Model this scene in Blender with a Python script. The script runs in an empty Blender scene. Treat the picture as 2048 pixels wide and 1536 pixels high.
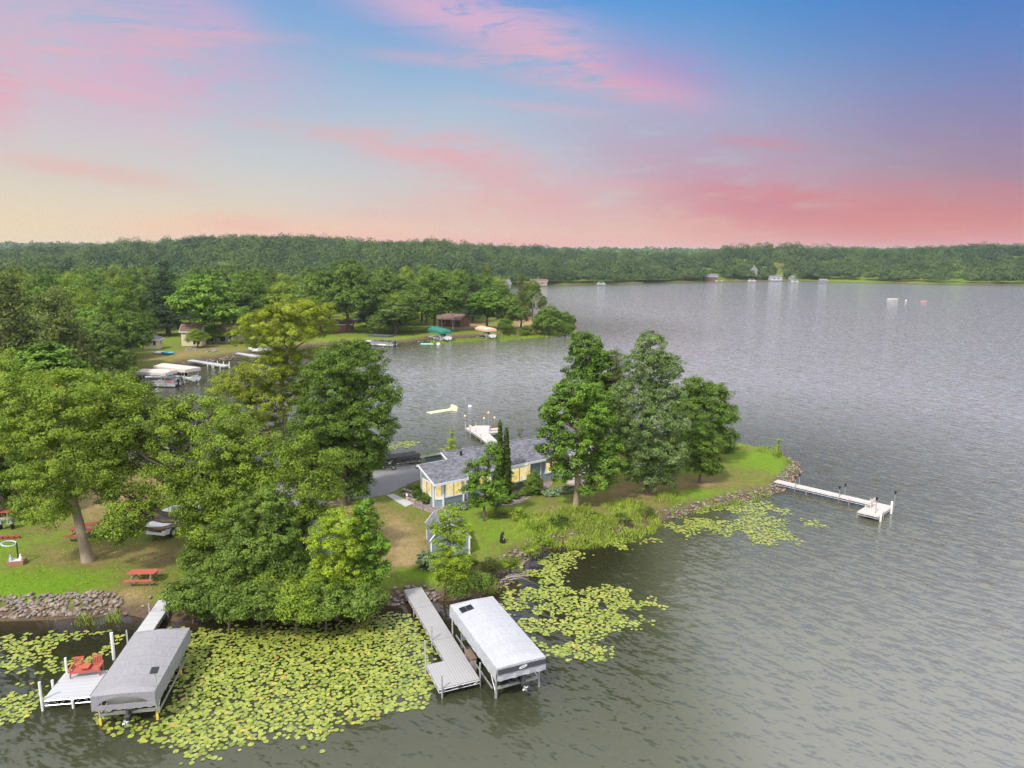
import bpy, bmesh, math, random
import numpy as np
from mathutils import Vector, Matrix
R = math.radians
random.seed(7)
rng = np.random.default_rng(11)
scene = bpy.context.scene
COL = scene.collection

# ------------------------------------------------------------------ camera
HC = 25.0; FPX = 1421.0; PX = 1024.0; PY = 768.0
PITCH = math.atan((768 - 510) / FPX)
cd = bpy.data.cameras.new('camera'); cam = bpy.data.objects.new('camera', cd); COL.objects.link(cam)
cam.location = (0, 0, HC); cam.rotation_euler = (math.pi / 2 - PITCH, 0, 0)
cd.sensor_width = 36; cd.lens = FPX / 2048 * 36; cd.clip_start = 0.5; cd.clip_end = 12000
scene.camera = cam
SN, CS = math.sin(PITCH), math.cos(PITCH)
def ray(x, y):
    u = (x - PX) / FPX; v = (PY - y) / FPX
    return (u, CS + v * SN, -SN + v * CS)
def G(x, y, z=0.0):
    r = ray(x, y); t = (z - HC) / r[2]
    return Vector((r[0] * t, r[1] * t, z))
def WY(x, y, Y):
    r = ray(x, y); t = Y / r[1]
    return Vector((r[0] * t, Y, HC + r[2] * t))

# ------------------------------------------------------------------ node helpers
class NT:
    def __init__(s, tree): s.t = tree; s.t.nodes.clear()
    def n(s, typ, **kw):
        nd = s.t.nodes.new(typ)
        for k, v in kw.items(): setattr(nd, k, v)
        return nd
    def link(s, a, b): s.t.links.new(a, b)
    def m(s, op, a, b=None, c=None, clamp=False):
        nd = s.n('ShaderNodeMath', operation=op); nd.use_clamp = clamp
        for i, v in enumerate((a, b, c)):
            if v is None: continue
            if isinstance(v, (int, float)): nd.inputs[i].default_value = v
            else: s.link(v, nd.inputs[i])
        return nd.outputs[0]
    def mix(s, f, a, b, mode='MIX'):
        nd = s.n('ShaderNodeMix', data_type='RGBA', blend_type=mode)
        for i, v in ((0, f), (6, a), (7, b)):
            if isinstance(v, (int, float)): nd.inputs[i].default_value = v
            elif isinstance(v, tuple): nd.inputs[i].default_value = (*v[:3], 1)
            else: s.link(v, nd.inputs[i])
        return nd.outputs[2]
    def ramp(s, f, stops, interp='LINEAR'):
        nd = s.n('ShaderNodeValToRGB'); cr = nd.color_ramp; cr.interpolation = interp
        while len(cr.elements) > 1: cr.elements.remove(cr.elements[-1])
        for i, (p, c) in enumerate(stops):
            e = cr.elements[0] if i == 0 else cr.elements.new(p)
            e.position = p; e.color = (*c[:3], 1) if isinstance(c, tuple) else (c, c, c, 1)
        s.link(f, nd.inputs[0]); return nd.outputs[0]
    def noise(s, vec, scale, detail=3, rough=0.55, dist=0.0):
        nd = s.n('ShaderNodeTexNoise'); nd.inputs['Scale'].default_value = scale
        nd.inputs['Detail'].default_value = detail; nd.inputs['Roughness'].default_value = rough
        nd.inputs['Distortion'].default_value = dist
        if vec is not None: s.link(vec, nd.inputs['Vector'])
        return nd.outputs['Fac']
    def mapping(s, vec, loc=(0, 0, 0), rot=(0, 0, 0), scale=(1, 1, 1)):
        nd = s.n('ShaderNodeMapping'); nd.inputs[1].default_value = loc
        nd.inputs[2].default_value = rot; nd.inputs[3].default_value = scale
        s.link(vec, nd.inputs[0]); return nd.outputs[0]
    def bump(s, h, strength, dist=0.05):
        nd = s.n('ShaderNodeBump'); nd.inputs['Strength'].default_value = strength
        nd.inputs['Distance'].default_value = dist; s.link(h, nd.inputs['Height']); return nd.outputs[0]
def lin(r, g, b):
    f = lambda c: (c / 255 / 12.92) if c <= 10.3 else ((c / 255 + 0.055) / 1.055) ** 2.4
    return (f(r), f(g), f(b))

# ------------------------------------------------------------------ world
world = bpy.data.worlds.new('World'); scene.world = world; world.use_nodes = True
SUN_AZ, SUN_EL = R(-146), R(50)      # azimuth measured clockwise from +Y
w = NT(world.node_tree)
tc = w.n('ShaderNodeTexCoord'); sep = w.n('ShaderNodeSeparateXYZ'); w.link(tc.outputs['Generated'], sep.inputs[0])
dx, dy, dz = sep.outputs
az = w.m('ARCTAN2', dx, dy); el = w.m('ARCSINE', dz)
eln = w.m('DIVIDE', el, R(24))                      # 0..1 across the visible sky
# slow wobble so that the bands are never straight
comb = w.n('ShaderNodeCombineXYZ'); w.link(az, comb.inputs[0]); w.link(el, comb.inputs[1])
ae = comb.outputs[0]
wob = w.noise(ae, 2.2, 4, 0.55)
eln2 = w.m('ADD', eln, w.m('MULTIPLY', w.m('SUBTRACT', wob, 0.5), 0.16))
L = w.ramp(eln2, [(0.0, lin(246, 216, 156)), (0.1, lin(236, 216, 178)), (0.28, lin(208, 210, 202)), (0.48, lin(180, 199, 212)), (0.75, lin(142, 174, 214)), (1.0, lin(116, 158, 218))])
M = w.ramp(eln2, [(0.0, lin(250, 180, 148)), (0.07, lin(234, 196, 176)), (0.2, lin(206, 204, 204)), (0.42, lin(174, 194, 214)), (0.6, lin(130, 174, 216)), (0.78, lin(84, 153, 218)), (1.0, lin(58, 140, 216))])
Rr = w.ramp(eln2, [(0.0, lin(240, 152, 130)), (0.1, lin(214, 138, 134)), (0.2, lin(176, 142, 156)), (0.38, lin(138, 138, 178)), (0.55, lin(98, 134, 194)), (0.75, lin(54, 122, 200)), (1.0, lin(42, 114, 200))])
mr = lambda v, a, b: w.m('MULTIPLY', w.m('SUBTRACT', v, a), 1.0 / (b - a), clamp=True)
f1 = mr(az, -0.62, 0.02); f2 = mr(az, 0.02, 0.62)
sm = lambda v: w.m('MULTIPLY', w.m('MULTIPLY', v, v), w.m('SUBTRACT', 3.0, w.m('MULTIPLY', v, 2.0)))
base = w.mix(sm(f2), w.mix(sm(f1), L, M), Rr)
# cloud streaks: soft oval masks in (azimuth, elevation), broken up by wisps of stretched noise
def pix_ae(x, y):
    r = Vector(ray(x, y)).normalized(); return math.atan2(r.x, r.y), math.asin(r.z)
wv = w.mapping(ae, rot=(0, 0, R(24)), scale=(5.0, 26.0, 1))
wisp = w.noise(wv, 1.6, 8, 0.68, 1.1)
wv2 = w.mapping(ae, rot=(0, 0, R(12)), scale=(2.2, 9.0, 1))
wisp2 = w.noise(wv2, 1.3, 6, 0.58, 0.6)
wisp3 = w.noise(w.mapping(ae, rot=(0, 0, R(18)), scale=(12.0, 70.0, 1)), 1.0, 6, 0.65, 1.2)
wm = w.m('ADD', w.m('ADD', w.m('MULTIPLY', wisp, 0.45), w.m('MULTIPLY', wisp2, 0.45)), w.m('MULTIPLY', w.m('SUBTRACT', wisp3, 0.25), 0.45))
streaks = [  # x0,y0,x1,y1,half-thickness px, strength, colour
    (-150, 60, 430, 120, 95, 0.62, lin(228, 178, 196)), (-100, 150, 60, 200, 42, 0.75, lin(232, 168, 184)), (60, 140, 640, 170, 40, 0.45, lin(226, 160, 194)),
    (330, 10, 520, 70, 22, 0.5, lin(222, 170, 205)), (700, -25, 1190, 85, 26, 1.0, lin(224, 180, 204)), (1040, 85, 1400, 205, 20, 1.0, lin(220, 176, 200)),
    (1200, 120, 1450, 165, 30, 0.55, lin(186, 140, 196)), (680, 284, 1050, 325, 18, 0.9, lin(230, 178, 180)), (830, 285, 1250, 450, 34, 0.75, lin(222, 172, 178)),
    (740, 390, 1180, 420, 26, 0.5, lin(236, 170, 160)), (1330, 410, 2150, 478, 30, 0.95, lin(226, 138, 124)), (1380, 390, 2100, 432, 22, 0.6, lin(204, 126, 126)),
    (1050, 250, 1750, 330, 60, 0.45, lin(178, 146, 186)), (1650, 180, 2150, 260, 70, 0.15, lin(150, 130, 180)), (200, 455, 900, 470, 16, 0.75, lin(250, 196, 170)),
    (280, 265, 420, 300, 16, 0.25, lin(230, 190, 190)), (1700, 300, 2200, 380, 60, 0.12, lin(110, 100, 140)), (640, 492, 1250, 498, 12, 0.6, lin(250, 158, 138)),
    (1200, 330, 1700, 400, 40, 0.45, lin(206, 138, 160))]
_sr = random.Random(4)
for _k in range(22):
    _x = _sr.uniform(-100, 1900); _y = _sr.uniform(20, 440); _l = _sr.uniform(140, 420); _s = _sr.uniform(0.08, 0.3) * (0.4 + 0.6 * _y / 440 if _y < 250 else 0.5)
    if _y < 240 and _x > 1150: continue
    _c = lin(232, 176, 186) if _y < 240 else lin(236, 168, 162) if _x < 1200 else lin(222, 128, 124)
    streaks.append((_x, _y, _x + _l, _y + _l * _s, _sr.uniform(5, 12), _sr.uniform(0.25, 0.5), _c))
colr = base
for x0, y0, x1, y1, th, st, cc in streaks:
    a0, e0 = pix_ae(x0, y0); a1, e1 = pix_ae(x1, y1)
    L_ = math.hypot(a1 - a0, e1 - e0); ux, uy = (a1 - a0) / L_, (e1 - e0) / L_
    ma, me = (a0 + a1) / 2, (e0 + e1) / 2
    da = w.m('SUBTRACT', az, ma); de = w.m('SUBTRACT', el, me)
    s_ = w.m('ADD', w.m('MULTIPLY', da, ux), w.m('MULTIPLY', de, uy))
    t_ = w.m('SUBTRACT', w.m('MULTIPLY', de, ux), w.m('MULTIPLY', da, uy))
    q = w.m('ADD', w.m('POWER', w.m('ABSOLUTE', w.m('DIVIDE', s_, L_ * 0.5)), 3.0), w.m('POWER', w.m('ABSOLUTE', w.m('DIVIDE', t_, 1.6 * th / FPX)), 2.0))
    g = w.m('EXPONENT', w.m('MULTIPLY', q, -1.0))
    fac = w.m('MULTIPLY', w.m('MULTIPLY', g, st * 0.85), w.m('ADD', w.m('MULTIPLY', w.m('SUBTRACT', wm, 0.44), 6.0), 0.25, clamp=True), clamp=True)
    colr = w.mix(fac, colr, cc)
# overhead the real cloud cover is a bright even grey; a Nishita sky shows thinly through it
sky = w.n('ShaderNodeTexSky', sky_type='NISHITA'); sky.sun_disc = False
sky.sun_elevation = SUN_EL; sky.sun_rotation = SUN_AZ
nsk = w.mix(1.0, sky.outputs[0], (0.1, 0.1, 0.1), 'MULTIPLY')
over = w.mix(0.25, (1.82, 1.82, 1.86), nsk)
cb = w.noise(w.mapping(tc.outputs['Generated'], scale=(1, 1, 2.5)), 3.0, 5, 0.6)
over = w.mix(0.35, over, w.ramp(cb, [(0.3, (0.42, 0.44, 0.5)), (0.7, (1.0, 1.0, 1.02))]), 'MULTIPLY')
hi = sm(mr(el, R(18), R(33))); back = sm(mr(w.m('ABSOLUTE', az), R(41), R(62)))
colr = w.mix(w.m('MAXIMUM', hi, back), colr, over)
bg = w.n('ShaderNodeBackground'); w.link(colr, bg.inputs[0]); bg.inputs[1].default_value = 1.0
w.link(bg.outputs[0], w.n('ShaderNodeOutputWorld').inputs[0])

# ------------------------------------------------------------------ sun (soft, through thin cloud)
ld = bpy.data.lights.new('sun', 'SUN'); sun = bpy.data.objects.new('sun', ld); COL.objects.link(sun)
ld.energy = 4.2; ld.angle = R(5); ld.color = (1.0, 0.95, 0.86)
sd = Vector((math.sin(SUN_AZ) * math.cos(SUN_EL), math.cos(SUN_AZ) * math.cos(SUN_EL), math.sin(SUN_EL)))
sun.rotation_euler = sd.to_track_quat('Z', 'Y').to_euler()
scene.view_settings.view_transform = 'Standard'; scene.view_settings.look = 'None'
scene.view_settings.exposure = 0.0; scene.view_settings.gamma = 1.0
cy = scene.cycles; cy.use_denoising = True
cy.max_bounces = 5; cy.diffuse_bounces = 2; cy.glossy_bounces = 3; cy.transmission_bounces = 3; cy.transparent_max_bounces = 4
cy.denoising_prefilter = 'FAST'; cy.volume_bounces = 0; cy.caustics_reflective = False; cy.caustics_refractive = False

# ------------------------------------------------------------------ object helpers
def tag(o, label=None, cat=None, group=None, kind=None):
    if label: o['label'] = label
    if cat: o['category'] = cat
    if group: o['group'] = group
    if kind: o['kind'] = kind
    return o
def thing(name, label, cat, loc=(0, 0, 0), rz=0.0, group=None):
    o = bpy.data.objects.new(name, None); COL.objects.link(o)
    o.empty_display_size = 0.2; o.location = loc; o.rotation_euler = (0, 0, rz)
    return tag(o, label, cat, group)
def link_mesh(name, me, parent=None):
    o = bpy.data.objects.new(name, me); COL.objects.link(o)
    if parent: o.parent = parent
    return o
KIDS = {}
def copy_tree(o, parent=None):
    c = o.copy(); COL.objects.link(c)
    if parent: c.parent = parent
    for k in [x for x in ALLC() if x.parent == o]: copy_tree(k, c)
    return c
def ALLC(): return list(COL.objects)

class MB:
    def __init__(s): s.v = []; s.f = []; s.mi = []; s.cur = 0
    def mat(s, i): s.cur = i; return s
    def add(s, vs, fs):
        b = len(s.v); s.v += [tuple(v) for v in vs]
        for f in fs: s.f.append([b + i for i in f]); s.mi.append(s.cur)
        return s
    def box(s, c, d, rz=0.0, M_=None, taper=1.0):
        x, y, z = d[0] / 2, d[1] / 2, d[2] / 2; t = taper
        vs = [Vector(p) for p in ((-x, -y, -z), (x, -y, -z), (x, y, -z), (-x, y, -z), (-x * t, -y * t, z), (x * t, -y * t, z), (x * t, y * t, z), (-x * t, y * t, z))]
        m = M_ if M_ is not None else Matrix.Rotation(rz, 3, 'Z')
        vs = [m @ v + Vector(c) for v in vs]
        return s.add(vs, [(3, 2, 1, 0), (4, 5, 6, 7), (0, 1, 5, 4), (1, 2, 6, 5), (2, 3, 7, 6), (3, 0, 4, 7)])
    def tube(s, pts, rads, n=6, cap=True):
        pts = [Vector(p) for p in pts]
        if isinstance(rads, (int, float)): rads = [rads] * len(pts)
        vs = []; fs = []
        for i, p in enumerate(pts):
            d = (pts[min(i + 1, len(pts) - 1)] - pts[max(i - 1, 0)]).normalized()
            a = d.cross(Vector((0, 0, 1)) if abs(d.z) < 0.9 else Vector((1, 0, 0))).normalized(); b = d.cross(a)
            for k in range(n):
                an = 2 * math.pi * k / n
                vs.append(p + (a * math.cos(an) + b * math.sin(an)) * rads[i])
        for i in range(len(pts) - 1):
            for k in range(n):
                fs.append((i * n + k, (i + 1) * n + k, (i + 1) * n + (k + 1) % n, i * n + (k + 1) % n))
        if cap: fs.append(tuple(range(n))); fs.append(tuple((len(pts) - 1) * n + k for k in range(n - 1, -1, -1)))
        return s.add(vs, fs)
    def bar(s, a, b, r, n=6): return s.tube([a, b], r, n)
    def prism(s, poly, z0, z1):   # poly CCW list of (x,y)
        n = len(poly); ar = sum(poly[i][0] * poly[(i + 1) % n][1] - poly[(i + 1) % n][0] * poly[i][1] for i in range(n))
        if ar < 0: poly = poly[::-1]
        vs = [(p[0], p[1], z0) for p in poly] + [(p[0], p[1], z1) for p in poly]
        fs = [tuple(range(n - 1, -1, -1)), tuple(range(n, 2 * n))] + [(i, (i + 1) % n, n + (i + 1) % n, n + i) for i in range(n)]
        return s.add(vs, fs)
    def lathe(s, prof, n=12, c=(0, 0, 0)):
        vs = []; fs = []
        for r, z in prof:
            for k in range(n):
                a = 2 * math.pi * k / n; vs.append((c[0] + r * math.cos(a), c[1] + r * math.sin(a), c[2] + z))
        for i in range(len(prof) - 1):
            for k in range(n): fs.append((i * n + k, i * n + (k + 1) % n, (i + 1) * n + (k + 1) % n, (i + 1) * n + k))
        return s.add(vs, fs)
    def build(s, name, mats, parent=None, smooth=False):
        me = bpy.data.meshes.new(name); me.from_pydata(s.v, [], s.f)
        for m in (mats if isinstance(mats, (list, tuple)) else [mats]): me.materials.append(m)
        me.polygons.foreach_set('material_index', s.mi)
        if smooth: me.polygons.foreach_set('use_smooth', [True] * len(me.polygons))
        me.update()
        return link_mesh(name, me, parent)
def np_mesh(name, V, F, tint=None, mats=(), mi=None, smooth=False, attr='tint'):
    me = bpy.data.meshes.new(name); V = np.asarray(V, np.float32); F = np.asarray(F, np.int32)
    k = F.shape[1]
    me.vertices.add(len(V)); me.vertices.foreach_set('co', V.ravel())
    me.loops.add(F.size); me.loops.foreach_set('vertex_index', F.ravel())
    me.polygons.add(len(F)); me.polygons.foreach_set('loop_start', np.arange(0, F.size, k, dtype=np.int32))
    if mi is not None: me.polygons.foreach_set('material_index', np.asarray(mi, np.int32))
    if smooth: me.polygons.foreach_set('use_smooth', np.ones(len(F), bool))
    for m in mats: me.materials.append(m)
    if tint is not None:
        a = me.attributes.new(attr, 'FLOAT', 'FACE'); a.data.foreach_set('value', np.asarray(tint, np.float32))
    me.update(calc_edges=True)
    return me

# ------------------------------------------------------------------ materials
def mat(name):
    m = bpy.data.materials.new(name); m.use_nodes = True
    t = NT(m.node_tree); out = t.n('ShaderNodeOutputMaterial'); return m, t, out
def pbsdf(t, out, col, rough=0.6, metal=0.0, normal=None, spec=None):
    b = t.n('ShaderNodeBsdfPrincipled')
    if isinstance(col, tuple): b.inputs['Base Color'].default_value = (*col[:3], 1)
    else: t.link(col, b.inputs['Base Color'])
    if isinstance(rough, (int, float)): b.inputs['Roughness'].default_value = rough
    else: t.link(rough, b.inputs['Roughness'])
    b.inputs['Metallic'].default_value = metal
    if spec is not None: b.inputs['Specular IOR Level'].default_value = spec
    if normal is not None: t.link(normal, b.inputs['Normal'])
    t.link(b.outputs[0], out.inputs[0]); return b
def simple(name, col, rough=0.6, metal=0.0, var=0.18, scale=3.0, bump=0.0, bscale=20.0):
    m, t, out = mat(name); tc = t.n('ShaderNodeTexCoord').outputs['Object']
    n = t.noise(tc, scale, 4)
    c = t.mix(n, tuple(x * (1 - var) for x in col), tuple(min(1, x * (1 + var)) for x in col))
    nm = t.bump(t.noise(tc, bscale, 3), bump, 0.02) if bump else None
    pbsdf(t, out, c, rough, metal, nm); return m
def leafmat(name, dark, light, accent=None, trans=0.24, rough=0.6, acc_at=0.93):
    m, t, out = mat(name)
    at = t.n('ShaderNodeAttribute', attribute_name='tint').outputs['Fac']
    oi = t.n('ShaderNodeObjectInfo').outputs['Random']
    f = t.m('ADD', at, t.m('MULTIPLY', t.m('SUBTRACT', oi, 0.5), 0.22), clamp=True)
    st = [(0.0, dark), (0.75, light)]
    if accent: st += [(acc_at, light), (min(1, acc_at + 0.03), accent)]
    c = t.ramp(f, st)
    b = t.n('ShaderNodeBsdfPrincipled'); t.link(c, b.inputs['Base Color']); b.inputs['Roughness'].default_value = rough
    b.inputs['Specular IOR Level'].default_value = 0.16
    tr = t.n('ShaderNodeBsdfTranslucent'); t.link(t.mix(1.0, c, (1.25, 1.3, 0.6), 'MULTIPLY'), tr.inputs[0])
    mx = t.n('ShaderNodeMixShader'); mx.inputs[0].default_value = trans
    t.link(b.outputs[0], mx.inputs[1]); t.link(tr.outputs[0], mx.inputs[2]); t.link(mx.outputs[0], out.inputs[0])
    return m
LM = {
 'ash': leafmat('ash_leaves', (0.0311, 0.0555, 0.0089), (0.2598, 0.3667, 0.0393), (0.42, 0.36, 0.04), acc_at=0.955),
 'oak': leafmat('dark_leaves', (0.0240, 0.0456, 0.0086), (0.1659, 0.2678, 0.0389)),
 'locust': leafmat('yellow_green_leaves', (0.0832, 0.1144, 0.0104), (0.3840, 0.4560, 0.0400), (0.50, 0.36, 0.04)),
 'maple': leafmat('maple_leaves', (0.0281, 0.0585, 0.0094), (0.1980, 0.3409, 0.0404)),
 'poplar': leafmat('silver_poplar_leaves', (0.0353, 0.0630, 0.0176), (0.1935, 0.2856, 0.0840), (0.34, 0.38, 0.26), acc_at=0.9),
 'lime': leafmat('bright_young_leaves', (0.1045, 0.1661, 0.0135), (0.3306, 0.4428, 0.0369)),
 'bush': leafmat('shrub_leaves', (0.0222, 0.0466, 0.0089), (0.1989, 0.2984, 0.0497)),
 'olive': leafmat('olive_leaves', (0.0387, 0.0553, 0.0139), (0.1795, 0.2210, 0.0553)),
 'pine': leafmat('pine_needles', (0.018, 0.045, 0.02), (0.06, 0.10, 0.035), trans=0.15),
 'cedar': leafmat('arborvitae_leaves', (0.02, 0.05, 0.012), (0.10, 0.15, 0.02), trans=0.15),
 'hosta': leafmat('hosta_leaves', (0.07, 0.14, 0.05), (0.30, 0.38, 0.22), trans=0.2),
 'far': leafmat('far_wood_leaves', (0.016, 0.045, 0.024), (0.125, 0.185, 0.05), (0.20, 0.15, 0.07), trans=0.2, acc_at=0.95),
 'reed': leafmat('marsh_grass_blades', (0.15, 0.25, 0.03), (0.42, 0.52, 0.08), (0.48, 0.38, 0.18), acc_at=0.88),
 'dryreed': leafmat('dry_grass_blades', (0.16, 0.13, 0.05), (0.34, 0.27, 0.10)),
 'weed': leafmat('floating_weed', (0.09, 0.055, 0.015), (0.30, 0.19, 0.06), trans=0.1),
}
BARK = simple('bark', (0.13, 0.095, 0.07), 0.9, var=0.5, scale=6, bump=0.8, bscale=18)
BARKL = simple('pale_bark', (0.30, 0.23, 0.17), 0.9, var=0.45, scale=9, bump=0.9, bscale=14)
DEAD = simple('dead_branch', (0.30, 0.26, 0.23), 0.9, var=0.3)
WHITE = simple('white_trim_paint', (0.76, 0.77, 0.79), 0.5, var=0.04)
ALU = simple('aluminium', (0.62, 0.62, 0.62), 0.38, 0.6, var=0.1)
WPOST = simple('white_pvc_post', (0.78, 0.77, 0.75), 0.5, var=0.06)
BLACKM = simple('black_metal', (0.02, 0.02, 0.022), 0.5, 0.2)
YELLOW = simple('yellow_paint', (0.75, 0.55, 0.05), 0.5)
RED = simple('red_stained_wood', (0.42, 0.10, 0.065), 0.65, var=0.25, scale=5, bump=0.2)
DRED = simple('dark_red_paint', (0.25, 0.045, 0.04), 0.7, var=0.25)
BROWNW = simple('brown_wood', (0.20, 0.13, 0.09), 0.75, var=0.3, scale=4)
GREYW = simple('weathered_wood', (0.33, 0.29, 0.26), 0.8, var=0.25, scale=5)
CONC = simple('concrete', (0.45, 0.44, 0.43), 0.85, var=0.08, scale=1.5, bump=0.2)
BLUEGR = simple('blue_plastic', (0.06, 0.35, 0.55), 0.35)
DGLASS = simple('dark_glass', (0.02, 0.025, 0.03), 0.08)
PAINTW = simple('white_car_paint', (0.80, 0.81, 0.82), 0.22, var=0.02)
RUBBER = simple('tyre_rubber', (0.02, 0.02, 0.02), 0.85)
SOLAR = simple('solar_cell', (0.015, 0.018, 0.03), 0.2)
def canvas(name, col, sc=2.2, seam=True):
    m, t, out = mat(name); tc = t.n('ShaderNodeTexCoord').outputs['Object']
    n = t.noise(tc, 0.9, 5); c = t.mix(n, tuple(x * 0.9 for x in col), tuple(min(1, x * 1.06) for x in col))
    n2 = t.noise(tc, 7, 4, 0.65); c = t.mix(t.m('MULTIPLY', t.m('GREATER_THAN', n2, 0.66), 0.06), c, tuple(x * 0.6 for x in col))
    wv = t.n('ShaderNodeTexWave', bands_direction='X'); wv.inputs['Scale'].default_value = 0.32; wv.inputs['Distortion'].default_value = 0.3
    t.link(tc, wv.inputs[0])
    sm_ = t.ramp(wv.outputs[1], [(0.0, 0.0), (0.94, 0.0), (0.97, 1.0)])
    fold = t.noise(t.mapping(tc, rot=(0, 0, R(30)), scale=(0.5, 2.2, 1.4)), sc, 5, 0.65, 1.5); c = t.mix(t.ramp(fold, [(0.35, 0.08), (0.6, 0.0)]), c, tuple(x * 0.55 for x in col)); h = t.m('ADD', t.m('MULTIPLY', sm_, 0.6), t.m('MULTIPLY', fold, 2.2))
    pbsdf(t, out, c, 0.8, 0, t.bump(h, 0.5, 0.08)); return m
CANW = canvas('pale_grey_canvas', (0.43, 0.44, 0.485)); CANG = canvas('grey_canvas', (0.29, 0.285, 0.31))
CANI = canvas('ivory_canvas', (0.60, 0.53, 0.49)); CANK = canvas('charcoal_canvas', (0.05, 0.05, 0.055))
CANT = canvas('green_canvas', (0.02, 0.17, 0.13)); CANP = canvas('faded_pink_canvas', (0.72, 0.42, 0.33))
CANB = simple('dark_mesh_band', (0.06, 0.06, 0.075), 0.7)
def deckmat(name, col, along='X', sc=2.6, contrast=0.5):
    m, t, out = mat(name); tc = t.n('ShaderNodeTexCoord').outputs['Object']
    wv = t.n('ShaderNodeTexWave', bands_direction=along); wv.inputs['Scale'].default_value = sc; t.link(tc, wv.inputs[0])
    n = t.noise(tc, 0.8, 5, 0.6); n3 = t.noise(tc, 6.0, 4, 0.7)
    c = t.mix(n, tuple(x * 0.88 for x in col), tuple(min(1, x * 1.05) for x in col))
    c = t.mix(t.m('MULTIPLY', t.ramp(wv.outputs[1], [(0.0, 1.0), (0.12, 0.0)]), contrast), c, tuple(x * 0.5 for x in col))
    c = t.mix(t.m('MULTIPLY', t.m('GREATER_THAN', n3, 0.64), 0.22), c, (0.3, 0.27, 0.22))
    pbsdf(t, out, c, 0.6, 0, t.bump(wv.outputs[1], 0.4, 0.02)); return m
DECKR = deckmat('ribbed_grey_decking', (0.37, 0.365, 0.375), 'Y', 1.9, 0.7); DECKL = deckmat('pale_grey_decking', (0.50, 0.50, 0.52), 'X', 0.5, 0.25)
DECKW = deckmat('white_decking', (0.44, 0.45, 0.48), 'X', 0.9, 0.15); DECKE = deckmat('cream_decking', (0.54, 0.49, 0.47), 'X', 1.3, 0.3)
DECKD = deckmat('red_brown_decking', (0.32, 0.13, 0.11), 'X', 1.3, 0.4)
def siding(name, col, sp=5.2):
    m, t, out = mat(name); tc = t.n('ShaderNodeTexCoord').outputs['Object']
    wv = t.n('ShaderNodeTexWave', bands_direction='Z', wave_profile='SAW'); wv.inputs['Scale'].default_value = sp / math.pi; t.link(tc, wv.inputs[0])
    n = t.noise(t.mapping(tc, scale=(1, 1, 6)), 1.2, 5)
    c = t.mix(n, tuple(x * 0.86 for x in col), tuple(x * 1.12 for x in col))
    c = t.mix(t.ramp(wv.outputs[1], [(0.0, 0.55), (0.07, 0.0)]), c, tuple(x * 0.35 for x in col))
    pbsdf(t, out, c, 0.6, 0, t.bump(wv.outputs[1], 0.6, 0.03)); return m
SIDE = siding('blue_grey_siding', (0.25, 0.325, 0.375)); SIDEY = siding('cream_siding', (0.70, 0.62, 0.42)); SIDEB = siding('brown_siding', (0.16, 0.07, 0.05))
def roofmat(name, a, b, cc):
    m, t, out = mat(name); tc = t.n('ShaderNodeTexCoord').outputs['Object']
    br = t.n('ShaderNodeTexBrick'); br.inputs['Scale'].default_value = 1.0
    br.inputs['Brick Width'].default_value = 0.32; br.inputs['Row Height'].default_value = 0.15; br.inputs['Mortar Size'].default_value = 0.008
    br.inputs[1].default_value = (*a, 1); br.inputs[2].default_value = (*b, 1); br.inputs[3].default_value = (*cc, 1); br.offset_frequency = 2
    t.link(tc, br.inputs[0])
    vo = t.n('ShaderNodeTexVoronoi'); vo.inputs['Scale'].default_value = 4.6; t.link(t.mapping(tc, scale=(0.8, 1.5, 1.5)), vo.inputs[0])
    c = t.mix(0.55, br.outputs[0], t.ramp(vo.outputs['Color'], [(0.2, a), (0.8, b)]))
    c = t.mix(t.noise(tc, 0.5, 4), c, t.mix(1.0, c, (0.8, 0.8, 0.84), 'MULTIPLY'))
    pbsdf(t, out, c, 0.9, 0, t.bump(t.noise(tc, 22, 3), 0.5, 0.02)); return m
ROOF = roofmat('grey_shingles', (0.075, 0.078, 0.095), (0.25, 0.25, 0.295), (0.05, 0.05, 0.06))
ROOFB = roofmat('brown_shingles', (0.14, 0.075, 0.06), (0.25, 0.15, 0.12), (0.06, 0.04, 0.03))
def litwindow():
    m, t, out = mat('lit_window'); tc = t.n('ShaderNodeTexCoord').outputs['Object']
    vo = t.n('ShaderNodeTexVoronoi', distance='CHEBYCHEV'); vo.inputs['Scale'].default_value = 1.7; t.link(tc, vo.inputs[0])
    n = t.noise(tc, 2.5, 5, 0.6, 1.2)
    f = t.m('ADD', t.m('MULTIPLY', vo.outputs['Distance'], 0.7), t.m('MULTIPLY', n, 0.7))
    c = t.ramp(f, [(0.2, (0.55, 0.28, 0.06)), (0.42, (0.95, 0.60, 0.15)), (0.6, (1.0, 0.76, 0.26)), (0.8, (1.0, 0.93, 0.55)), (1.0, (0.7, 0.45, 0.18))])
    b = pbsdf(t, out, (0.05, 0.04, 0.03), 0.08); t.link(c, b.inputs['Emission Color']); b.inputs['Emission Strength'].default_value = 0.85
    return m
LIT = litwindow()
LAMPM, _t, _o = mat('amber_lamp'); _b = pbsdf(_t, _o, (0.9, 0.5, 0.2), 0.4); _b.inputs['Emission Color'].default_value = (1, 0.55, 0.2, 1); _b.inputs['Emission Strength'].default_value = 1.0
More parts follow.
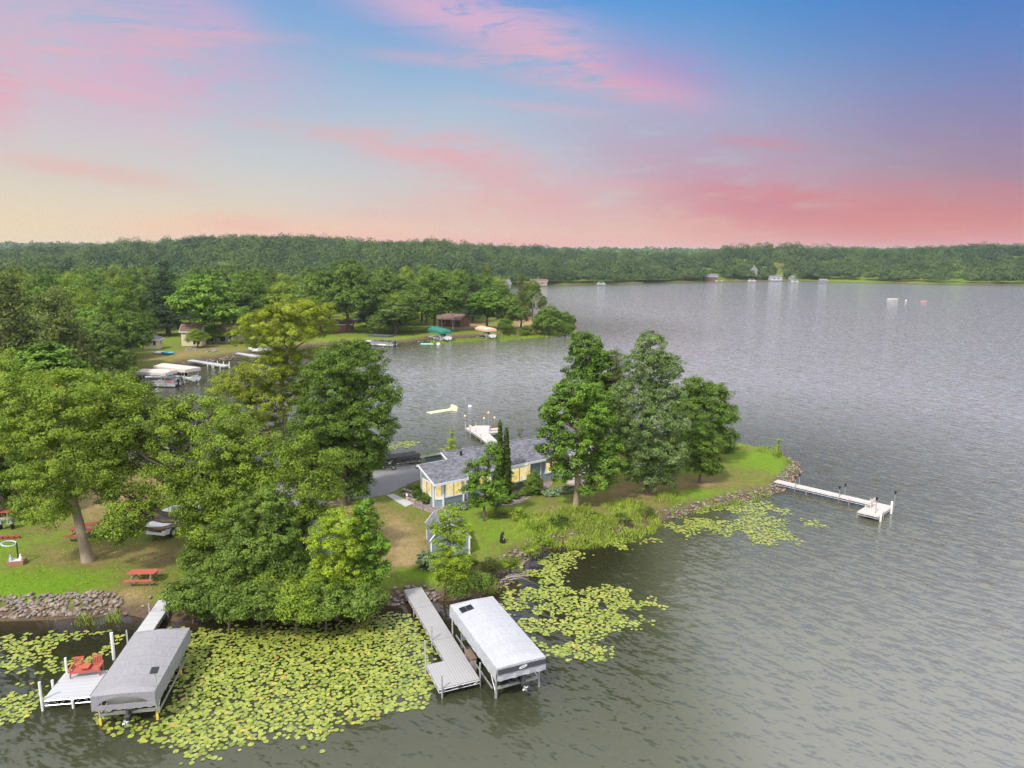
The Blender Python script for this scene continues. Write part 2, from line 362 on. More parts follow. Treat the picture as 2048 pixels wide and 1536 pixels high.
def rampmat(name, stops, rough=0.85, bump=0.5):
    m, t, out = mat(name); tc = t.n('ShaderNodeTexCoord').outputs['Object']
    at = t.n('ShaderNodeAttribute', attribute_name='tint').outputs['Fac']; oi = t.n('ShaderNodeObjectInfo').outputs['Random']
    f = t.m('FRACT', t.m('ADD', at, oi)); c = t.ramp(f, stops)
    c = t.mix(t.m('MULTIPLY', t.noise(tc, 6, 4), 0.5), c, t.mix(1.0, c, (0.5, 0.48, 0.45), 'MULTIPLY'))
    pbsdf(t, out, c, rough, 0, t.bump(t.noise(tc, 9, 3), bump, 0.03)); return m
ROCK = rampmat('field_stone', [(0, (0.14, 0.12, 0.115)), (0.2, (0.30, 0.235, 0.195)), (0.4, (0.19, 0.15, 0.125)), (0.55, (0.40, 0.32, 0.28)), (0.7, (0.24, 0.16, 0.13)), (0.85, (0.28, 0.26, 0.26)), (1, (0.17, 0.15, 0.14))])
PAD = rampmat('lily_pad_leaf', [(0, (0.16, 0.22, 0.035)), (0.3, (0.29, 0.35, 0.06)), (0.6, (0.37, 0.42, 0.085)), (0.85, (0.23, 0.30, 0.055)), (0.95, (0.42, 0.42, 0.08)), (0.98, (0.50, 0.42, 0.08)), (0.992, (0.36, 0.20, 0.06)), (1, (0.17, 0.25, 0.05))], 0.4, 0.15)
GRAVB = rampmat('mulch_stone', [(0, (0.16, 0.12, 0.12)), (0.5, (0.34, 0.27, 0.27)), (1, (0.2, 0.15, 0.15))])

# ------------------------------------------------------------------ land: one sheet, shore from a traced outline
shore_px = [(-700, 1262), (-100, 1244), (0, 1240), (120, 1238), (250, 1228), (310, 1236), (350, 1240), (450, 1234), (560, 1230), (650, 1222), (740, 1215), (785, 1206), (850, 1197),
 (900, 1200), (960, 1192), (1005, 1170), (1018, 1140), (1050, 1115), (1110, 1088), (1160, 1080), (1200, 1078), (1260, 1066), (1330, 1040), (1400, 1020), (1480, 1004), (1560, 984),
 (1590, 965), (1603, 942), (1598, 924), (1570, 911), (1540, 903), (1480, 891), (1400, 882), (1250, 880), (1100, 884), (1000, 895), (930, 903), (850, 912), (770, 921), (700, 930),
 (600, 938), (450, 944), (330, 940), (250, 925), (215, 890), (205, 830), (215, 790), (240, 762), (300, 742), (380, 722), (450, 713), (500, 707), (560, 697), (640, 690), (700, 686),
 (750, 686), (810, 684), (870, 676), (960, 672), (1040, 671), (1100, 667), (1150, 660), (1158, 656), (1140, 648), (1100, 641), (1060, 636), (1040, 629), (1000, 612), (950, 598),
 (925, 588), (960, 580), (1010, 574), (1060, 571), (1200, 568), (1330, 565), (1450, 562), (1600, 561.5), (1750, 565), (1900, 568.5), (2048, 569.5), (2700, 573)]
POLY = [tuple(G(x, y)[:2]) for x, y in shore_px] + [(3800, 640), (3800, 6000), (-3800, 6000), (-3800, 40), (-300, 42)]
PA = np.array(POLY); PB = np.roll(PA, -1, 0)
def sdf(x, y):
    x = np.asarray(x, float).ravel(); y = np.asarray(y, float).ravel()
    d2 = np.full(x.shape, 1e18); ins = np.zeros(x.shape, bool)
    for (ax, ay), (bx, by) in zip(PA, PB):
        ex, ey = bx - ax, by - ay; wx, wy = x - ax, y - ay
        t = np.clip((wx * ex + wy * ey) / (ex * ex + ey * ey), 0, 1)
        d2 = np.minimum(d2, (wx - ex * t) ** 2 + (wy - ey * t) ** 2)
        c = ((ay <= y) & (by > y)) | ((by <= y) & (ay > y))
        with np.errstate(divide='ignore', invalid='ignore'):
            ins ^= c & (x < ax + (y - ay) * ex / (ey if ey != 0 else 1e-9))
    d = np.sqrt(d2); return np.where(ins, d, -d)
def sstep(a, b, v):
    t = np.clip((v - a) / (b - a), 0, 1); return t * t * (3 - 2 * t)
def vnoise(x, y, s, seed=0):
    x = x / s; y = y / s; xi = np.floor(x).astype(np.int64); yi = np.floor(y).astype(np.int64); fx = x - xi; fy = y - yi
    fx = fx * fx * (3 - 2 * fx); fy = fy * fy * (3 - 2 * fy)
    def h(a, b):
        n = (a * 374761393 + b * 668265263 + seed * 974634777) & 0x7fffffff
        n = ((n ^ (n >> 13)) * 1274126177) & 0x7fffffff
        return ((n ^ (n >> 16)) & 0xffff) / 65535.0
    return (h(xi, yi) * (1 - fx) + h(xi + 1, yi) * fx) * (1 - fy) + (h(xi, yi + 1) * (1 - fx) + h(xi + 1, yi + 1) * fx) * fy
HX = [-400, 0, 200, 300, 400, 560, 640, 720, 880, 1000, 1100, 1200, 1300, 1400, 1440, 1540, 1640, 1760, 1850, 1950, 2048, 2500]
HA = [16, 15, 16, 22, 27, 29, 25, 24, 23, 18, 16, 12, 9, 10, 17, 20, 15, 14, 17, 21, 22, 22]
def height(x, y, d=None):
    x = np.asarray(x, float).ravel(); y = np.asarray(y, float).ravel()
    if d is None: d = sdf(x, y)
    z = np.where(d > 0, 0.9 * sstep(-0.1, 2.4, d), -1.6 * sstep(0, 5, -d))
    z = z + np.where(d > 3, 0.25 * (vnoise(x, y, 14) - 0.5) * sstep(60, 110, y) * sstep(3, 10, d), 0)
    px = PX + FPX * x / np.maximum(y, 20)
    A = np.interp(px, HX, HA); ys = np.interp(px, [0, 900, 1050, 1300, 2048], [400, 430, 610, 640, 640])
    hill = A * (0.85 + 0.3 * vnoise(x, y, 90, 3)) * sstep(0, np.interp(px, [0, 900, 1200, 2048], [340, 320, 240, 220]), y - ys)
    hill = hill * sstep(0, 60, d)
    A2 = np.interp(px, [-200, 0, 200, 600, 1100, 1350, 1480, 2100], [36, 37, 36, 26, 22, 24, 20, 26]) * (0.9 + 0.2 * vnoise(x, y, 260, 5))
    far = sstep(1300, 2000, y) * np.maximum(A2 - hill, 0)
    return z + hill + far
def hz(x, y): return float(height([x], [y])[0])
def geo(a, b, n, first):
    r = 1.0; lo, hi_ = 1.0001, 2.0
    for _ in range(60):
        r = (lo + hi_) / 2
        if first * (r ** n - 1) / (r - 1) > (b - a): hi_ = r
        else: lo = r
    return a + first * (r ** np.arange(1, n + 1) - 1) / (r - 1)
xs = np.concatenate([-geo(70, 3600, 60, 1.2)[::-1], np.arange(-70, 46, 0.5), geo(45.5, 3600, 66, 1.0)])
ys_ = np.concatenate([[-200, -60, 0, 20], np.arange(28, 112, 0.5), np.arange(112, 262, 1.6), geo(262, 5200, 70, 3)])
X, Y = np.meshgrid(xs, ys_); D0 = sdf(X, Y); Z = height(X, Y, D0)
nx, ny = len(xs), len(ys_); idx = np.arange(nx * ny).reshape(ny, nx)
F = np.stack([idx[:-1, :-1], idx[:-1, 1:], idx[1:, 1:], idx[1:, :-1]], -1).reshape(-1, 4)
xf, yf = X.ravel(), Y.ravel()
# how dry the turf is (a property of the lawn, patch by patch)
dry = 0.06 + 0.35 * vnoise(xf, yf, 3.5, 9) + 0.2 * vnoise(xf, yf, 1.2, 10)
def patch(px, py, rx, ry, amt, z=0.9):
    global dry
    c = G(px, py, z); ax = abs((G(px + rx, py, z) - c).x); ay = abs((G(px, py - ry, z) - c).y)
    dry = dry + amt * np.exp(-(((xf - c.x) / ax) ** 2 + ((yf - c.y) / ay) ** 2))
for a in [(60, 1165, 200, 30, -0.45), (20, 1185, 120, 18, -0.35), (240, 1195, 40, 18, 0.7), (290, 1165, 60, 22, 0.35), (180, 1115, 90, 25, 0.35), (330, 1110, 60, 30, 0.5), (240, 990, 90, 40, 0.7),
          (810, 1085, 60, 35, 0.6), (820, 1120, 25, 12, 0.7), (775, 1060, 40, 50, 0.4), (840, 1150, 50, 25, -0.3), (960, 1115, 40, 25, 0.1), (780, 1010, 60, 14, -0.15), (700, 1015, 60, 14, 0.6), (1060, 1030, 60, 20, -0.2),
          (1250, 985, 90, 24, 0.45), (1400, 965, 60, 15, 0.5), (1340, 965, 90, 12, 0.4), (1130, 1025, 90, 12, 0.3), (1180, 1040, 60, 12, 0.3), (1480, 945, 45, 30, 0.15), (1520, 930, 60, 20, -0.2), (1450, 985, 100, 10, -0.25),
          (330, 712, 60, 12, 0.35), (300, 740, 60, 5, -0.2), (430, 700, 50, 8, 0.2), (420, 690, 90, 12, 0.1), (940, 650, 50, 10, 0.5), (1060, 645, 30, 14, 1.0), (660, 670, 60, 8, 0.0)]: patch(*a)
me = np_mesh('ground', np.stack([xf, yf, Z.ravel()], -1), F, smooth=True)
for nm_, vals in (('dry', dry), ('inland', D0)):
    a = me.attributes.new(nm_, 'FLOAT', 'POINT'); a.data.foreach_set('value', np.asarray(vals, np.float32).ravel())
m, t, out = mat('turf_ground'); tc = t.n('ShaderNodeTexCoord').outputs['Object']
dr = t.n('ShaderNodeAttribute', attribute_name='dry').outputs['Fac']; inl = t.n('ShaderNodeAttribute', attribute_name='inland').outputs['Fac']
f = t.m('ADD', dr, t.m('MULTIPLY', t.m('SUBTRACT', t.noise(tc, 0.9, 6, 0.65), 0.5), 0.9))
g1 = t.ramp(f, [(0.0, (0.19, 0.33, 0.02)), (0.25, (0.22, 0.31, 0.035)), (0.48, (0.23, 0.23, 0.065)), (0.72, (0.32, 0.235, 0.11)), (1.0, (0.46, 0.32, 0.19))])
fine = t.noise(tc, 7.0, 5, 0.75); g1 = t.mix(t.m('MULTIPLY', t.m('SUBTRACT', fine, 0.3), 1.1, clamp=True), t.mix(1.0, g1, (0.55, 0.6, 0.5), 'MULTIPLY'), t.mix(1.0, g1, (1.25, 1.2, 1.1), 'MULTIPLY'))
tuft = t.noise(t.mapping(tc, scale=(1, 0.5, 1)), 2.6, 4, 0.6); g1 = t.mix(t.ramp(tuft, [(0.5, 0.0), (0.75, 0.45)]), g1, (0.07, 0.12, 0.02))
# mowing rings on the point's lawn
cm = G(1470, 945, 0.9); vm = t.n('ShaderNodeVectorMath', operation='DISTANCE'); t.link(t.mapping(tc, loc=(0, -cm.y * 0.0, 0)), vm.inputs[0]); vm.inputs[1].default_value = cm
ring = t.m('SINE', t.m('ADD', t.m('MULTIPLY', vm.outputs['Value'], 7.0), t.m('MULTIPLY', t.noise(tc, 0.4, 3), 4.0)))
rmask = t.m('MULTIPLY', t.ramp(t.m('DIVIDE', vm.outputs['Value'], 20.0), [(0.1, 1.0), (0.62, 0.0)]), 0.22)
g1 = t.mix(t.m('MULTIPLY', t.m('GREATER_THAN', ring, 0.3), rmask), g1, (0.07, 0.10, 0.025))
mud = t.mix(t.noise(tc, 3, 5), (0.055, 0.04, 0.028), (0.19, 0.13, 0.09))
edge = t.ramp(t.m('ADD', t.m('DIVIDE', inl, 4.0), t.m('MULTIPLY', t.m('SUBTRACT', t.noise(tc, 0.8, 4), 0.5), 0.5)), [(0.15, 0.0), (0.5, 1.0)])
c = t.mix(edge, mud, g1)
pbsdf(t, out, c, 0.95, 0, t.bump(t.m('ADD', fine, t.noise(tc, 1.5, 4)), 0.8, 0.12), spec=0.15)
me.materials.append(m); tag(link_mesh('ground', me), kind='structure')

# lake: a sheet out to the horizon
m, t, out = mat('lake_water'); geo_ = t.n('ShaderNodeNewGeometry').outputs['Position']
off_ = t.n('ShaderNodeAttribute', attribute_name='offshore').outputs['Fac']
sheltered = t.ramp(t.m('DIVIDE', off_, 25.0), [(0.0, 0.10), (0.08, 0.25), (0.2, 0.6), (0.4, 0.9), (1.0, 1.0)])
calm = t.m('MULTIPLY', t.ramp(t.noise(t.mapping(geo_, scale=(0.6, 1, 1)), 0.018, 4, 0.6), [(0.35, 0.78), (0.62, 1.0)]), sheltered)
dist = t.n('ShaderNodeVectorMath', operation='LENGTH'); t.link(geo_, dist.inputs[0])
def slopes(scale, rot, st, detail, amp):
    nd = t.n('ShaderNodeTexNoise'); nd.inputs['Scale'].default_value = scale; nd.inputs['Detail'].default_value = detail; nd.inputs['Roughness'].default_value = 0.6; nd.inputs['Distortion'].default_value = 0.7
    t.link(t.mapping(geo_, rot=(0, 0, rot), scale=(st, 1.0, 1)), nd.inputs['Vector'])
    v = t.n('ShaderNodeVectorMath', operation='SUBTRACT'); t.link(nd.outputs['Color'], v.inputs[0]); v.inputs[1].default_value = (0.5, 0.5, 0.5)
    v2 = t.n('ShaderNodeVectorMath', operation='MULTIPLY'); t.link(v.outputs[0], v2.inputs[0]); v2.inputs[1].default_value = (amp * 0.6, amp, 0); return v2.outputs[0]
def vadd(a, b):
    v = t.n('ShaderNodeVectorMath', operation='ADD'); t.link(a, v.inputs[0]); t.link(b, v.inputs[1]) if not isinstance(b, tuple) else setattr(v.inputs[1], 'default_value', b); return v.outputs[0]
# wave trains: each adds the slope of a long-crested ripple whose phase wanders
def train(kx, ky, lam, amp, wander, seed):
    d = t.n('ShaderNodeVectorMath', operation='DOT_PRODUCT'); t.link(geo_, d.inputs[0]); kk = 2 * math.pi / lam; d.inputs[1].default_value = (kx * kk, ky * kk, 0)
    ph = t.m('ADD', d.outputs['Value'], t.m('MULTIPLY', t.noise(t.mapping(geo_, loc=(seed * 7.3, seed * 3.1, 0)), 0.22 / lam ** 0.5, 3, 0.6), wander))
    am = t.m('MULTIPLY', t.ramp(t.noise(t.mapping(geo_, loc=(seed * 2.7, seed * 5.9, 0)), 0.3 / lam ** 0.5, 3, 0.6), [(0.3, 0.25), (0.65, 1.3)]), amp)
    c_ = t.m('MULTIPLY', t.m('COSINE', ph), am); cb = t.n('ShaderNodeCombineXYZ'); t.link(t.m('MULTIPLY', c_, kx), cb.inputs[0]); t.link(t.m('MULTIPLY', c_, ky), cb.inputs[1]); return cb.outputs[0]
sl = vadd(slopes(2.2, R(-42), 0.3, 4, 0.75), slopes(7.0, R(10), 0.5, 2, 0.35))
for q_ in ((0.76, 0.65, 1.25, 0.075, 26, 1), (0.66, 0.75, 0.78, 0.07, 24, 2), (0.86, 0.51, 0.47, 0.07, 22, 3), (0.5, 0.87, 0.33, 0.06, 20, 4), (0.92, 0.39, 2.6, 0.045, 26, 5)): sl = vadd(sl, train(*q_))
vs_ = t.n('ShaderNodeVectorMath', operation='SCALE'); t.link(sl, vs_.inputs[0]); t.link(calm, vs_.inputs['Scale'])
nr = t.n('ShaderNodeVectorMath', operation='NORMALIZE'); t.link(vadd(vs_.outputs[0], (0, 0, 1.0)), nr.inputs[0])
wc = t.ramp(t.m('DIVIDE', off_, 70.0), [(0.0, (0.050, 0.032, 0.018)), (0.03, (0.018, 0.015, 0.008)), (0.1, (0.024, 0.026, 0.012)), (0.23, (0.055, 0.060, 0.034)), (0.36, (0.090, 0.094, 0.066)), (0.6, (0.16, 0.162, 0.145)), (1.0, (0.25, 0.247, 0.25))])  # dark weedy shallows; open-water body colour brightened to stand in for sky sheen
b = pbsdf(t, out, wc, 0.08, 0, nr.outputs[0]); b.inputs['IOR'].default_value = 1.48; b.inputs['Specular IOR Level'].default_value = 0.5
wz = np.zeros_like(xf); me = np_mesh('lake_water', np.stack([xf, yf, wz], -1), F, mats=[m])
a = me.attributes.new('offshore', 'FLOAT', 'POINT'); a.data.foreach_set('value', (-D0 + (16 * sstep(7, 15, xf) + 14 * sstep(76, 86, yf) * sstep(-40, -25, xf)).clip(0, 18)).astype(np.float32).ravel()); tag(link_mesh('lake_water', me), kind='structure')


# ------------------------------------------------------------------ buildings
def window(parent, p0, d, z0, w_, h_, mull=1, pane_mat=None, fr=0.13, trim=None):
    """window starting at p0 (x,y), running along unit d, outward normal = d rotated -90 deg"""
    p0 = Vector((p0[0], p0[1], z0)); d = Vector((d[0], d[1], 0)).normalized(); o = Vector((d.y, -d.x, 0))
    Mx = Matrix((d, o, Vector((0, 0, 1)))).transposed()
    def bx(mb, a0, a1, b0, b1, dep, off): mb.box(p0 + d * ((a0 + a1) / 2) + o * off + Vector((0, 0, (b0 + b1) / 2)), (a1 - a0, dep, b1 - b0), M_=Mx)
    f = MB()
    bx(f, -fr, 0, -fr, h_ + fr, 0.09, 0.03); bx(f, w_, w_ + fr, -fr, h_ + fr, 0.09, 0.03); bx(f, 0, w_, h_, h_ + fr, 0.09, 0.03); bx(f, 0, w_, -fr, 0, 0.09, 0.03)
    f.mat(1)
    for k in range(1, mull + 1): bx(f, w_ * k / (mull + 1) - 0.025, w_ * k / (mull + 1) + 0.025, 0.002, h_ - 0.002, 0.05, 0.03)
    fo = f.build('window', [trim or WHITE, BLACKM], parent)
    g = MB(); bx(g, 0.002, w_ - 0.002, 0.002, h_ - 0.002, 0.02, 0.006); g.build('pane', pane_mat or LIT, fo)
    return fo
def slab(mb, poly, zf, th=0.12):
    n = len(poly); ar = sum(poly[i][0] * poly[(i + 1) % n][1] - poly[(i + 1) % n][0] * poly[i][1] for i in range(n))
    if ar < 0: poly = poly[::-1]
    vs = [(x, y, zf(x, y) - th) for x, y in poly] + [(x, y, zf(x, y)) for x, y in poly]
    mb.add(vs, [tuple(range(n - 1, -1, -1)), tuple(range(n, 2 * n))] + [(i, (i + 1) % n, n + (i + 1) % n, n + i) for i in range(n)])
def strip(mb, a, b, zf, h=0.23, w_=0.05, dz=0.012):
    """fascia board under a roof edge from a to b"""
    a3 = Vector((a[0], a[1], zf(*a) + dz)); b3 = Vector((b[0], b[1], zf(*b) + dz)); d = (b3 - a3); o = Vector((d.y, -d.x, 0)).normalized() * w_
    up = Vector((0, 0, -h)); vs = [a3, b3, b3 + o, a3 + o, a3 + up, b3 + up, b3 + o + up, a3 + o + up]
    mb.add(vs, [(0, 1, 2, 3), (7, 6, 5, 4), (0, 4, 5, 1), (1, 5, 6, 2), (2, 6, 7, 3), (3, 7, 4, 0)])
def walls(mb, foot, top, z0=-0.35):
    n = len(foot)
    for i in range(n):
        a, b = foot[i], foot[(i + 1) % n]
        mb.add([(a[0], a[1], z0), (b[0], b[1], z0), (b[0], b[1], top(*b)), (a[0], a[1], top(*a))], [(0, 1, 2, 3)])
house = thing('lake_house', 'long blue-grey sided house with grey shingle roof and lit windows on the point', 'house', (-7.63, 65.81, 0.9), math.atan2(0.56, 0.829))
fp = lambda x, y: 2.6 + 0.33 * (y + 0.8)
wing_b = lambda x, y: fp(0, 2.5) - 0.33 * (y - 2.5)
main_b = lambda x, y: fp(0, 3.85) - 0.33 * (y - 3.85)
wtop = lambda x, y: (fp(x, y) if y <= 2.5 else wing_b(x, y)) - 0.13
mtop = lambda x, y: (fp(x, y) if y <= 3.85 else main_b(x, y)) - 0.13
mb = MB()
walls(mb, [(0, 0), (0.8, -0.52), (3.05, -0.52), (3.75, 0), (3.75, 2.6), (0, 2.6)], wtop)
walls(mb, [(3.3, 0.01), (16.8, 0.01), (16.8, 3.85), (16.8, 8.2), (3.3, 8.2), (3.3, 3.85)], mtop)
mb.build('wall', SIDE, house)
mb = MB()
slab(mb, [(-0.3, -0.88), (3.45, -0.88), (3.45, -0.35), (17.1, -0.35), (17.1, 3.85), (3.0, 3.85), (3.0, 2.5), (-0.3, 2.5)], fp)
slab(mb, [(-0.3, 2.5), (3.0, 2.5), (3.0, 2.95), (-0.3, 2.95)], wing_b); slab(mb, [(3.0, 3.85), (17.1, 3.85), (17.1, 8.6), (3.0, 8.6)], main_b)
roof = mb.build('roof', ROOF, house)
mb = MB(); zv = fp(0, 2.79); mb.lathe([(0.12, -0.1), (0.12, 0.32), (0.15, 0.33), (0.15, 0.42), (0.0, 0.44)], 10, (4.75, 2.79, zv)); mb.build('roof_vent', BLACKM, roof)
mb = MB(); mb.tube([(3.6, 3.62, fp(0, 3.62) + 0.02), (17.0, 3.62, fp(0, 3.62) + 0.02)], 0.03, 5)
for k in range(40): pass
mb.build('ridge_cap', ROOF, roof)
mb = MB()
strip(mb, (-0.3, -0.88), (3.45, -0.88), fp); strip(mb, (3.45, -0.35), (17.1, -0.35), fp); strip(mb, (3.45, -0.88), (3.45, -0.4), fp)
strip(mb, (-0.3, 2.5), (-0.3, -0.88), fp); strip(mb, (-0.3, 2.95), (-0.3, 2.5), wing_b); strip(mb, (3.0, 2.95), (-0.3, 2.95), wing_b); strip(mb, (3.0, 3.85), (3.0, 2.55), fp); strip(mb, (3.0, 8.6), (3.0, 3.85), main_b)
strip(mb, (17.1, -0.35), (17.1, 3.85), fp); strip(mb, (17.1, 3.85), (17.1, 8.6), main_b)
mb.build('fascia', WHITE, house)
for q in [(0, 0), (0.8, -0.52), (3.05, -0.52), (3.75, 0)]: mb = MB(); mb.box((q[0], q[1], (wtop(*q) - 0.3) / 2), (0.16, 0.16, wtop(*q) + 0.28), R(-15)); mb.build('corner_board', WHITE, house)
for c_, d_ in (((0, 2.5, 1.5), (0.1, 0.1, 3.7)), ((16.8, 0.0, 1.1), (0.14, 0.14, 2.9)), ((12.9, -0.02, 1.1), (0.10, 0.08, 2.9))): mb = MB(); mb.box(c_, d_); mb.build('corner_board', WHITE, house)
mb = MB(); mb.box((10.3, -0.03, -0.12), (12.8, 0.08, 0.5)); mb.build('foundation', simple('tan_foundation', (0.36, 0.22, 0.14), 0.9), house)
s2 = lambda a, b: Vector((b[0] - a[0], b[1] - a[1])).normalized()
window(house, (0, 2.05), (0, -1), 1.05, 1.62, 1.2)
window(house, (1.12, -0.52), (1, 0), 1.02, 1.7, 1.3)
dv = s2((0, 0), (0.8, -0.52)); window(house, (0.24, -0.155), dv, 0.9, 0.48, 1.45, 0); 
dv = s2((3.05, -0.52), (3.75, 0)); window(house, (3.2, -0.41), dv, 0.9, 0.42, 1.45, 0)
window(house, (5.2, 0.0), (1, 0), 1.2, 1.4, 1.0); window(house, (13.6, 0.0), (1, 0), 1.1, 1.5, 1.25)
# box bay on the long front
bay = MB(); bf = [(8.0, 0), (8.7, -0.55), (10.8, -0.55), (11.5, 0)]
bay.prism([(8.0, 0.05), (8.7, -0.55), (10.8, -0.55), (11.5, 0.05)], 0.86, 1.0); bay.prism([(8.0, 0.05), (8.7, -0.55), (10.8, -0.55), (11.5, 0.05)], 2.42, 2.62)
for q in ((8.0, -0.02), (8.7, -0.55), (10.8, -0.55), (11.5, -0.02)): bay.box((q[0], q[1], 1.71), (0.1, 0.1, 1.42))
for x in (8.75, 10.75): bay.bar((x, -0.5, 0.86), (x, -0.02, 0.35), 0.045)
bo = bay.build('bay_window', WHITE, house)
for a, b, mu in (((8.0, 0), (8.7, -0.55), 0), ((8.7, -0.55), (10.8, -0.55), 1), ((10.8, -0.55), (11.5, 0), 0)):
    d = s2(a, b); L_ = math.hypot(b[0] - a[0], b[1] - a[1]); g = MB(); o = Vector((d.y, -d.x))
    Mx = Matrix((Vector((d.x, d.y, 0)), Vector((o.x, o.y, 0)), Vector((0, 0, 1)))).transposed()
    c_ = Vector(((a[0] + b[0]) / 2, (a[1] + b[1]) / 2, 1.71)); g.box(c_, (L_ - 0.12, 0.03, 1.40), M_=Mx); g.build('pane', LIT, bo)
    g = MB()
    if mu: g.box(c_ + Vector((o.x, o.y, 0)) * 0.02, (0.05, 0.05, 1.40), M_=Mx)
    else: g.box(c_ + Vector((o.x, o.y, 0)) * 0.02, (L_ - 0.13, 0.05, 0.05), M_=Mx)
    g.build('mullion', BLACKM, bo)

# gambrel garden shed
sh = thing('garden_shed', 'blue-grey gambrel roof garden shed behind the bright young tree', 'shed', (-5.4, 56.3, 0.9), R(12))
W2, L2 = 1.55, 1.9
prof = [(-W2, 1.55), (-W2 * 0.62, 2.3), (0, 2.72), (W2 * 0.62, 2.3), (W2, 1.55)]
mb = MB()
for sy in (-L2, L2):
    vs = [(-W2, sy, -0.3), (W2, sy, -0.3)] + [(x, sy, z - 0.03) for x, z in reversed(prof)]
    mb.add(vs, [tuple(range(7)) if sy < 0 else tuple(range(6, -1, -1))])
for sx in (-1, 1): mb.add([(sx * W2, -L2, -0.3), (sx * W2, L2, -0.3), (sx * W2, L2, 1.55), (sx * W2, -L2, 1.55)], [(0, 1, 2, 3)])
mb.build('wall', SIDE, sh)
mb = MB(); ext = [(-W2 - 0.12, 1.42)] + prof[1:4] + [(W2 + 0.12, 1.42)]
for i in range(4):
    (xa, za), (xb, zb) = ext[i], ext[i + 1]; e = L2 + 0.12; tk = 0.07
    mb.add([(xa, -e, za), (xb, -e, zb), (xb, e, zb), (xa, e, za), (xa, -e, za + tk), (xb, -e, zb + tk), (xb, e, zb + tk), (xa, e, za + tk)], [(3, 2, 1, 0), (4, 5, 6, 7), (0, 1, 5, 4), (1, 2, 6, 5), (2, 3, 7, 6), (3, 0, 4, 7)])
mb.build('roof', ROOF, sh)
for sy in (-1, 1):
    mb = MB(); mb.tube([(e_[0], sy * (L2 + 0.13), e_[1] + 0.02) for e_ in ext], 0.055, 4); mb.build('rake_trim', WHITE, sh)
    for sx in (-1, 1): mb = MB(); mb.box((sx * W2, sy * L2, 0.6), (0.13, 0.13, 1.7)); mb.build('corner_board', WHITE, sh)
mb = MB(); mb.box((0, -L2 - 0.03, 0.75), (1.5, 0.06, 1.7)); mb.build('double_door', SIDE, sh)
# cabin half hidden by the shore trees
cb_ = thing('small_cabin', 'small blue-grey cabin almost hidden behind the yellow-green shore tree', 'cabin', tuple(G(625, 1095, 0.9)), R(-20))
mb = MB(); g2 = lambda x, y: 3.0 - 0.45 * abs(y)
walls(mb, [(-2.6, -1.9), (2.6, -1.9), (2.6, 0), (2.6, 1.9), (-2.6, 1.9), (-2.6, 0)], lambda x, y: g2(x, y) - 0.1); mb.build('wall', SIDE, cb_)
mb = MB(); slab(mb, [(-2.9, -2.2), (2.9, -2.2), (2.9, 0), (-2.9, 0)], g2); slab(mb, [(-2.9, 0), (2.9, 0), (2.9, 2.2), (-2.9, 2.2)], g2); mb.build('roof', ROOF, cb_)
mb = MB(); strip(mb, (2.9, -2.2), (2.9, 0), g2); strip(mb, (2.9, 0), (2.9, 2.2), g2); strip(mb, (-2.9, -2.2), (2.9, -2.2), g2); strip(mb, (-2.9, 0), (-2.9, -2.2), g2); mb.build('fascia', WHITE, cb_)
window(cb_, (-1.2, -1.9), (1, 0), 0.9, 0.9, 0.8, 1, DGLASS)

# ------------------------------------------------------------------ paths and beds (thin sheets on the turf)
def sheet(name, pts, m, dz=0.004, z=0.9, label=None, cat=None, kind='structure', seg=0.7, rag=0.0):
    """flat patch following the terrain, traced on the ground"""
    P = [Vector(G(x, y, z)[:2]) for x, y in pts]; bm = bmesh.new()
    Q = []
    for i, p in enumerate(P):
        q = P[(i + 1) % len(P)]; n = max(1, int((q - p).length / seg))
        for k in range(n):
            v = p.lerp(q, k / n); Q.append(v + Vector((random.uniform(-rag, rag), random.uniform(-rag, rag))))
    x0, x1 = min(q.x for q in Q), max(q.x for q in Q); y0, y1 = min(q.y for q in Q), max(q.y for q in Q)
    f = bm.faces.new([bm.verts.new((q.x, q.y, 0)) for q in Q])
    x = x0 + seg
    while x < x1: bmesh.ops.bisect_plane(bm, geom=bm.verts[:] + bm.edges[:] + bm.faces[:], plane_co=(x, 0, 0), plane_no=(1, 0, 0)); x += seg
    y = y0 + seg
    while y < y1: bmesh.ops.bisect_plane(bm, geom=bm.verts[:] + bm.edges[:] + bm.faces[:], plane_co=(0, y, 0), plane_no=(0, 1, 0)); y += seg
    bm.normal_update()
    if bm.faces and sum(f.normal.z for f in bm.faces) < 0: bmesh.ops.reverse_faces(bm, faces=bm.faces[:])
    hs = height([v.co.x for v in bm.verts], [v.co.y for v in bm.verts])
    for v, h_ in zip(bm.verts, hs): v.co.z = h_ + dz + 0.03
    me = bpy.data.meshes.new(name); bm.to_mesh(me); bm.free(); me.materials.append(m)
    return tag(link_mesh(name, me), label, cat, None, kind)
m, t, out = mat('gravel_drive'); tc = t.n('ShaderNodeTexCoord').outputs['Object']
c = t.mix(t.noise(tc, 0.35, 5, 0.6), (0.19, 0.19, 0.20), (0.31, 0.30, 0.31)); c = t.mix(t.m('MULTIPLY', t.noise(tc, 14, 3, 0.8), 0.8), c, t.mix(1.0, c, (0.55, 0.55, 0.56), 'MULTIPLY'))
pbsdf(t, out, c, 0.95, 0, t.bump(t.noise(tc, 16, 3), 0.7, 0.04)); GRAVEL = m
sheet('driveway', [(846, 928), (800, 930), (762, 940), (730, 944), (640, 952), (560, 962), (520, 990), (560, 1012), (640, 1012), (690, 1001), (735, 997), (775, 990), (806, 974), (846, 958), (852, 945)], GRAVEL, rag=0.08)
m, t, out = mat('red_mulch_stone'); tc = t.n('ShaderNodeTexCoord').outputs['Object']
vo = t.n('ShaderNodeTexVoronoi'); vo.inputs['Scale'].default_value = 9; t.link(tc, vo.inputs[0])
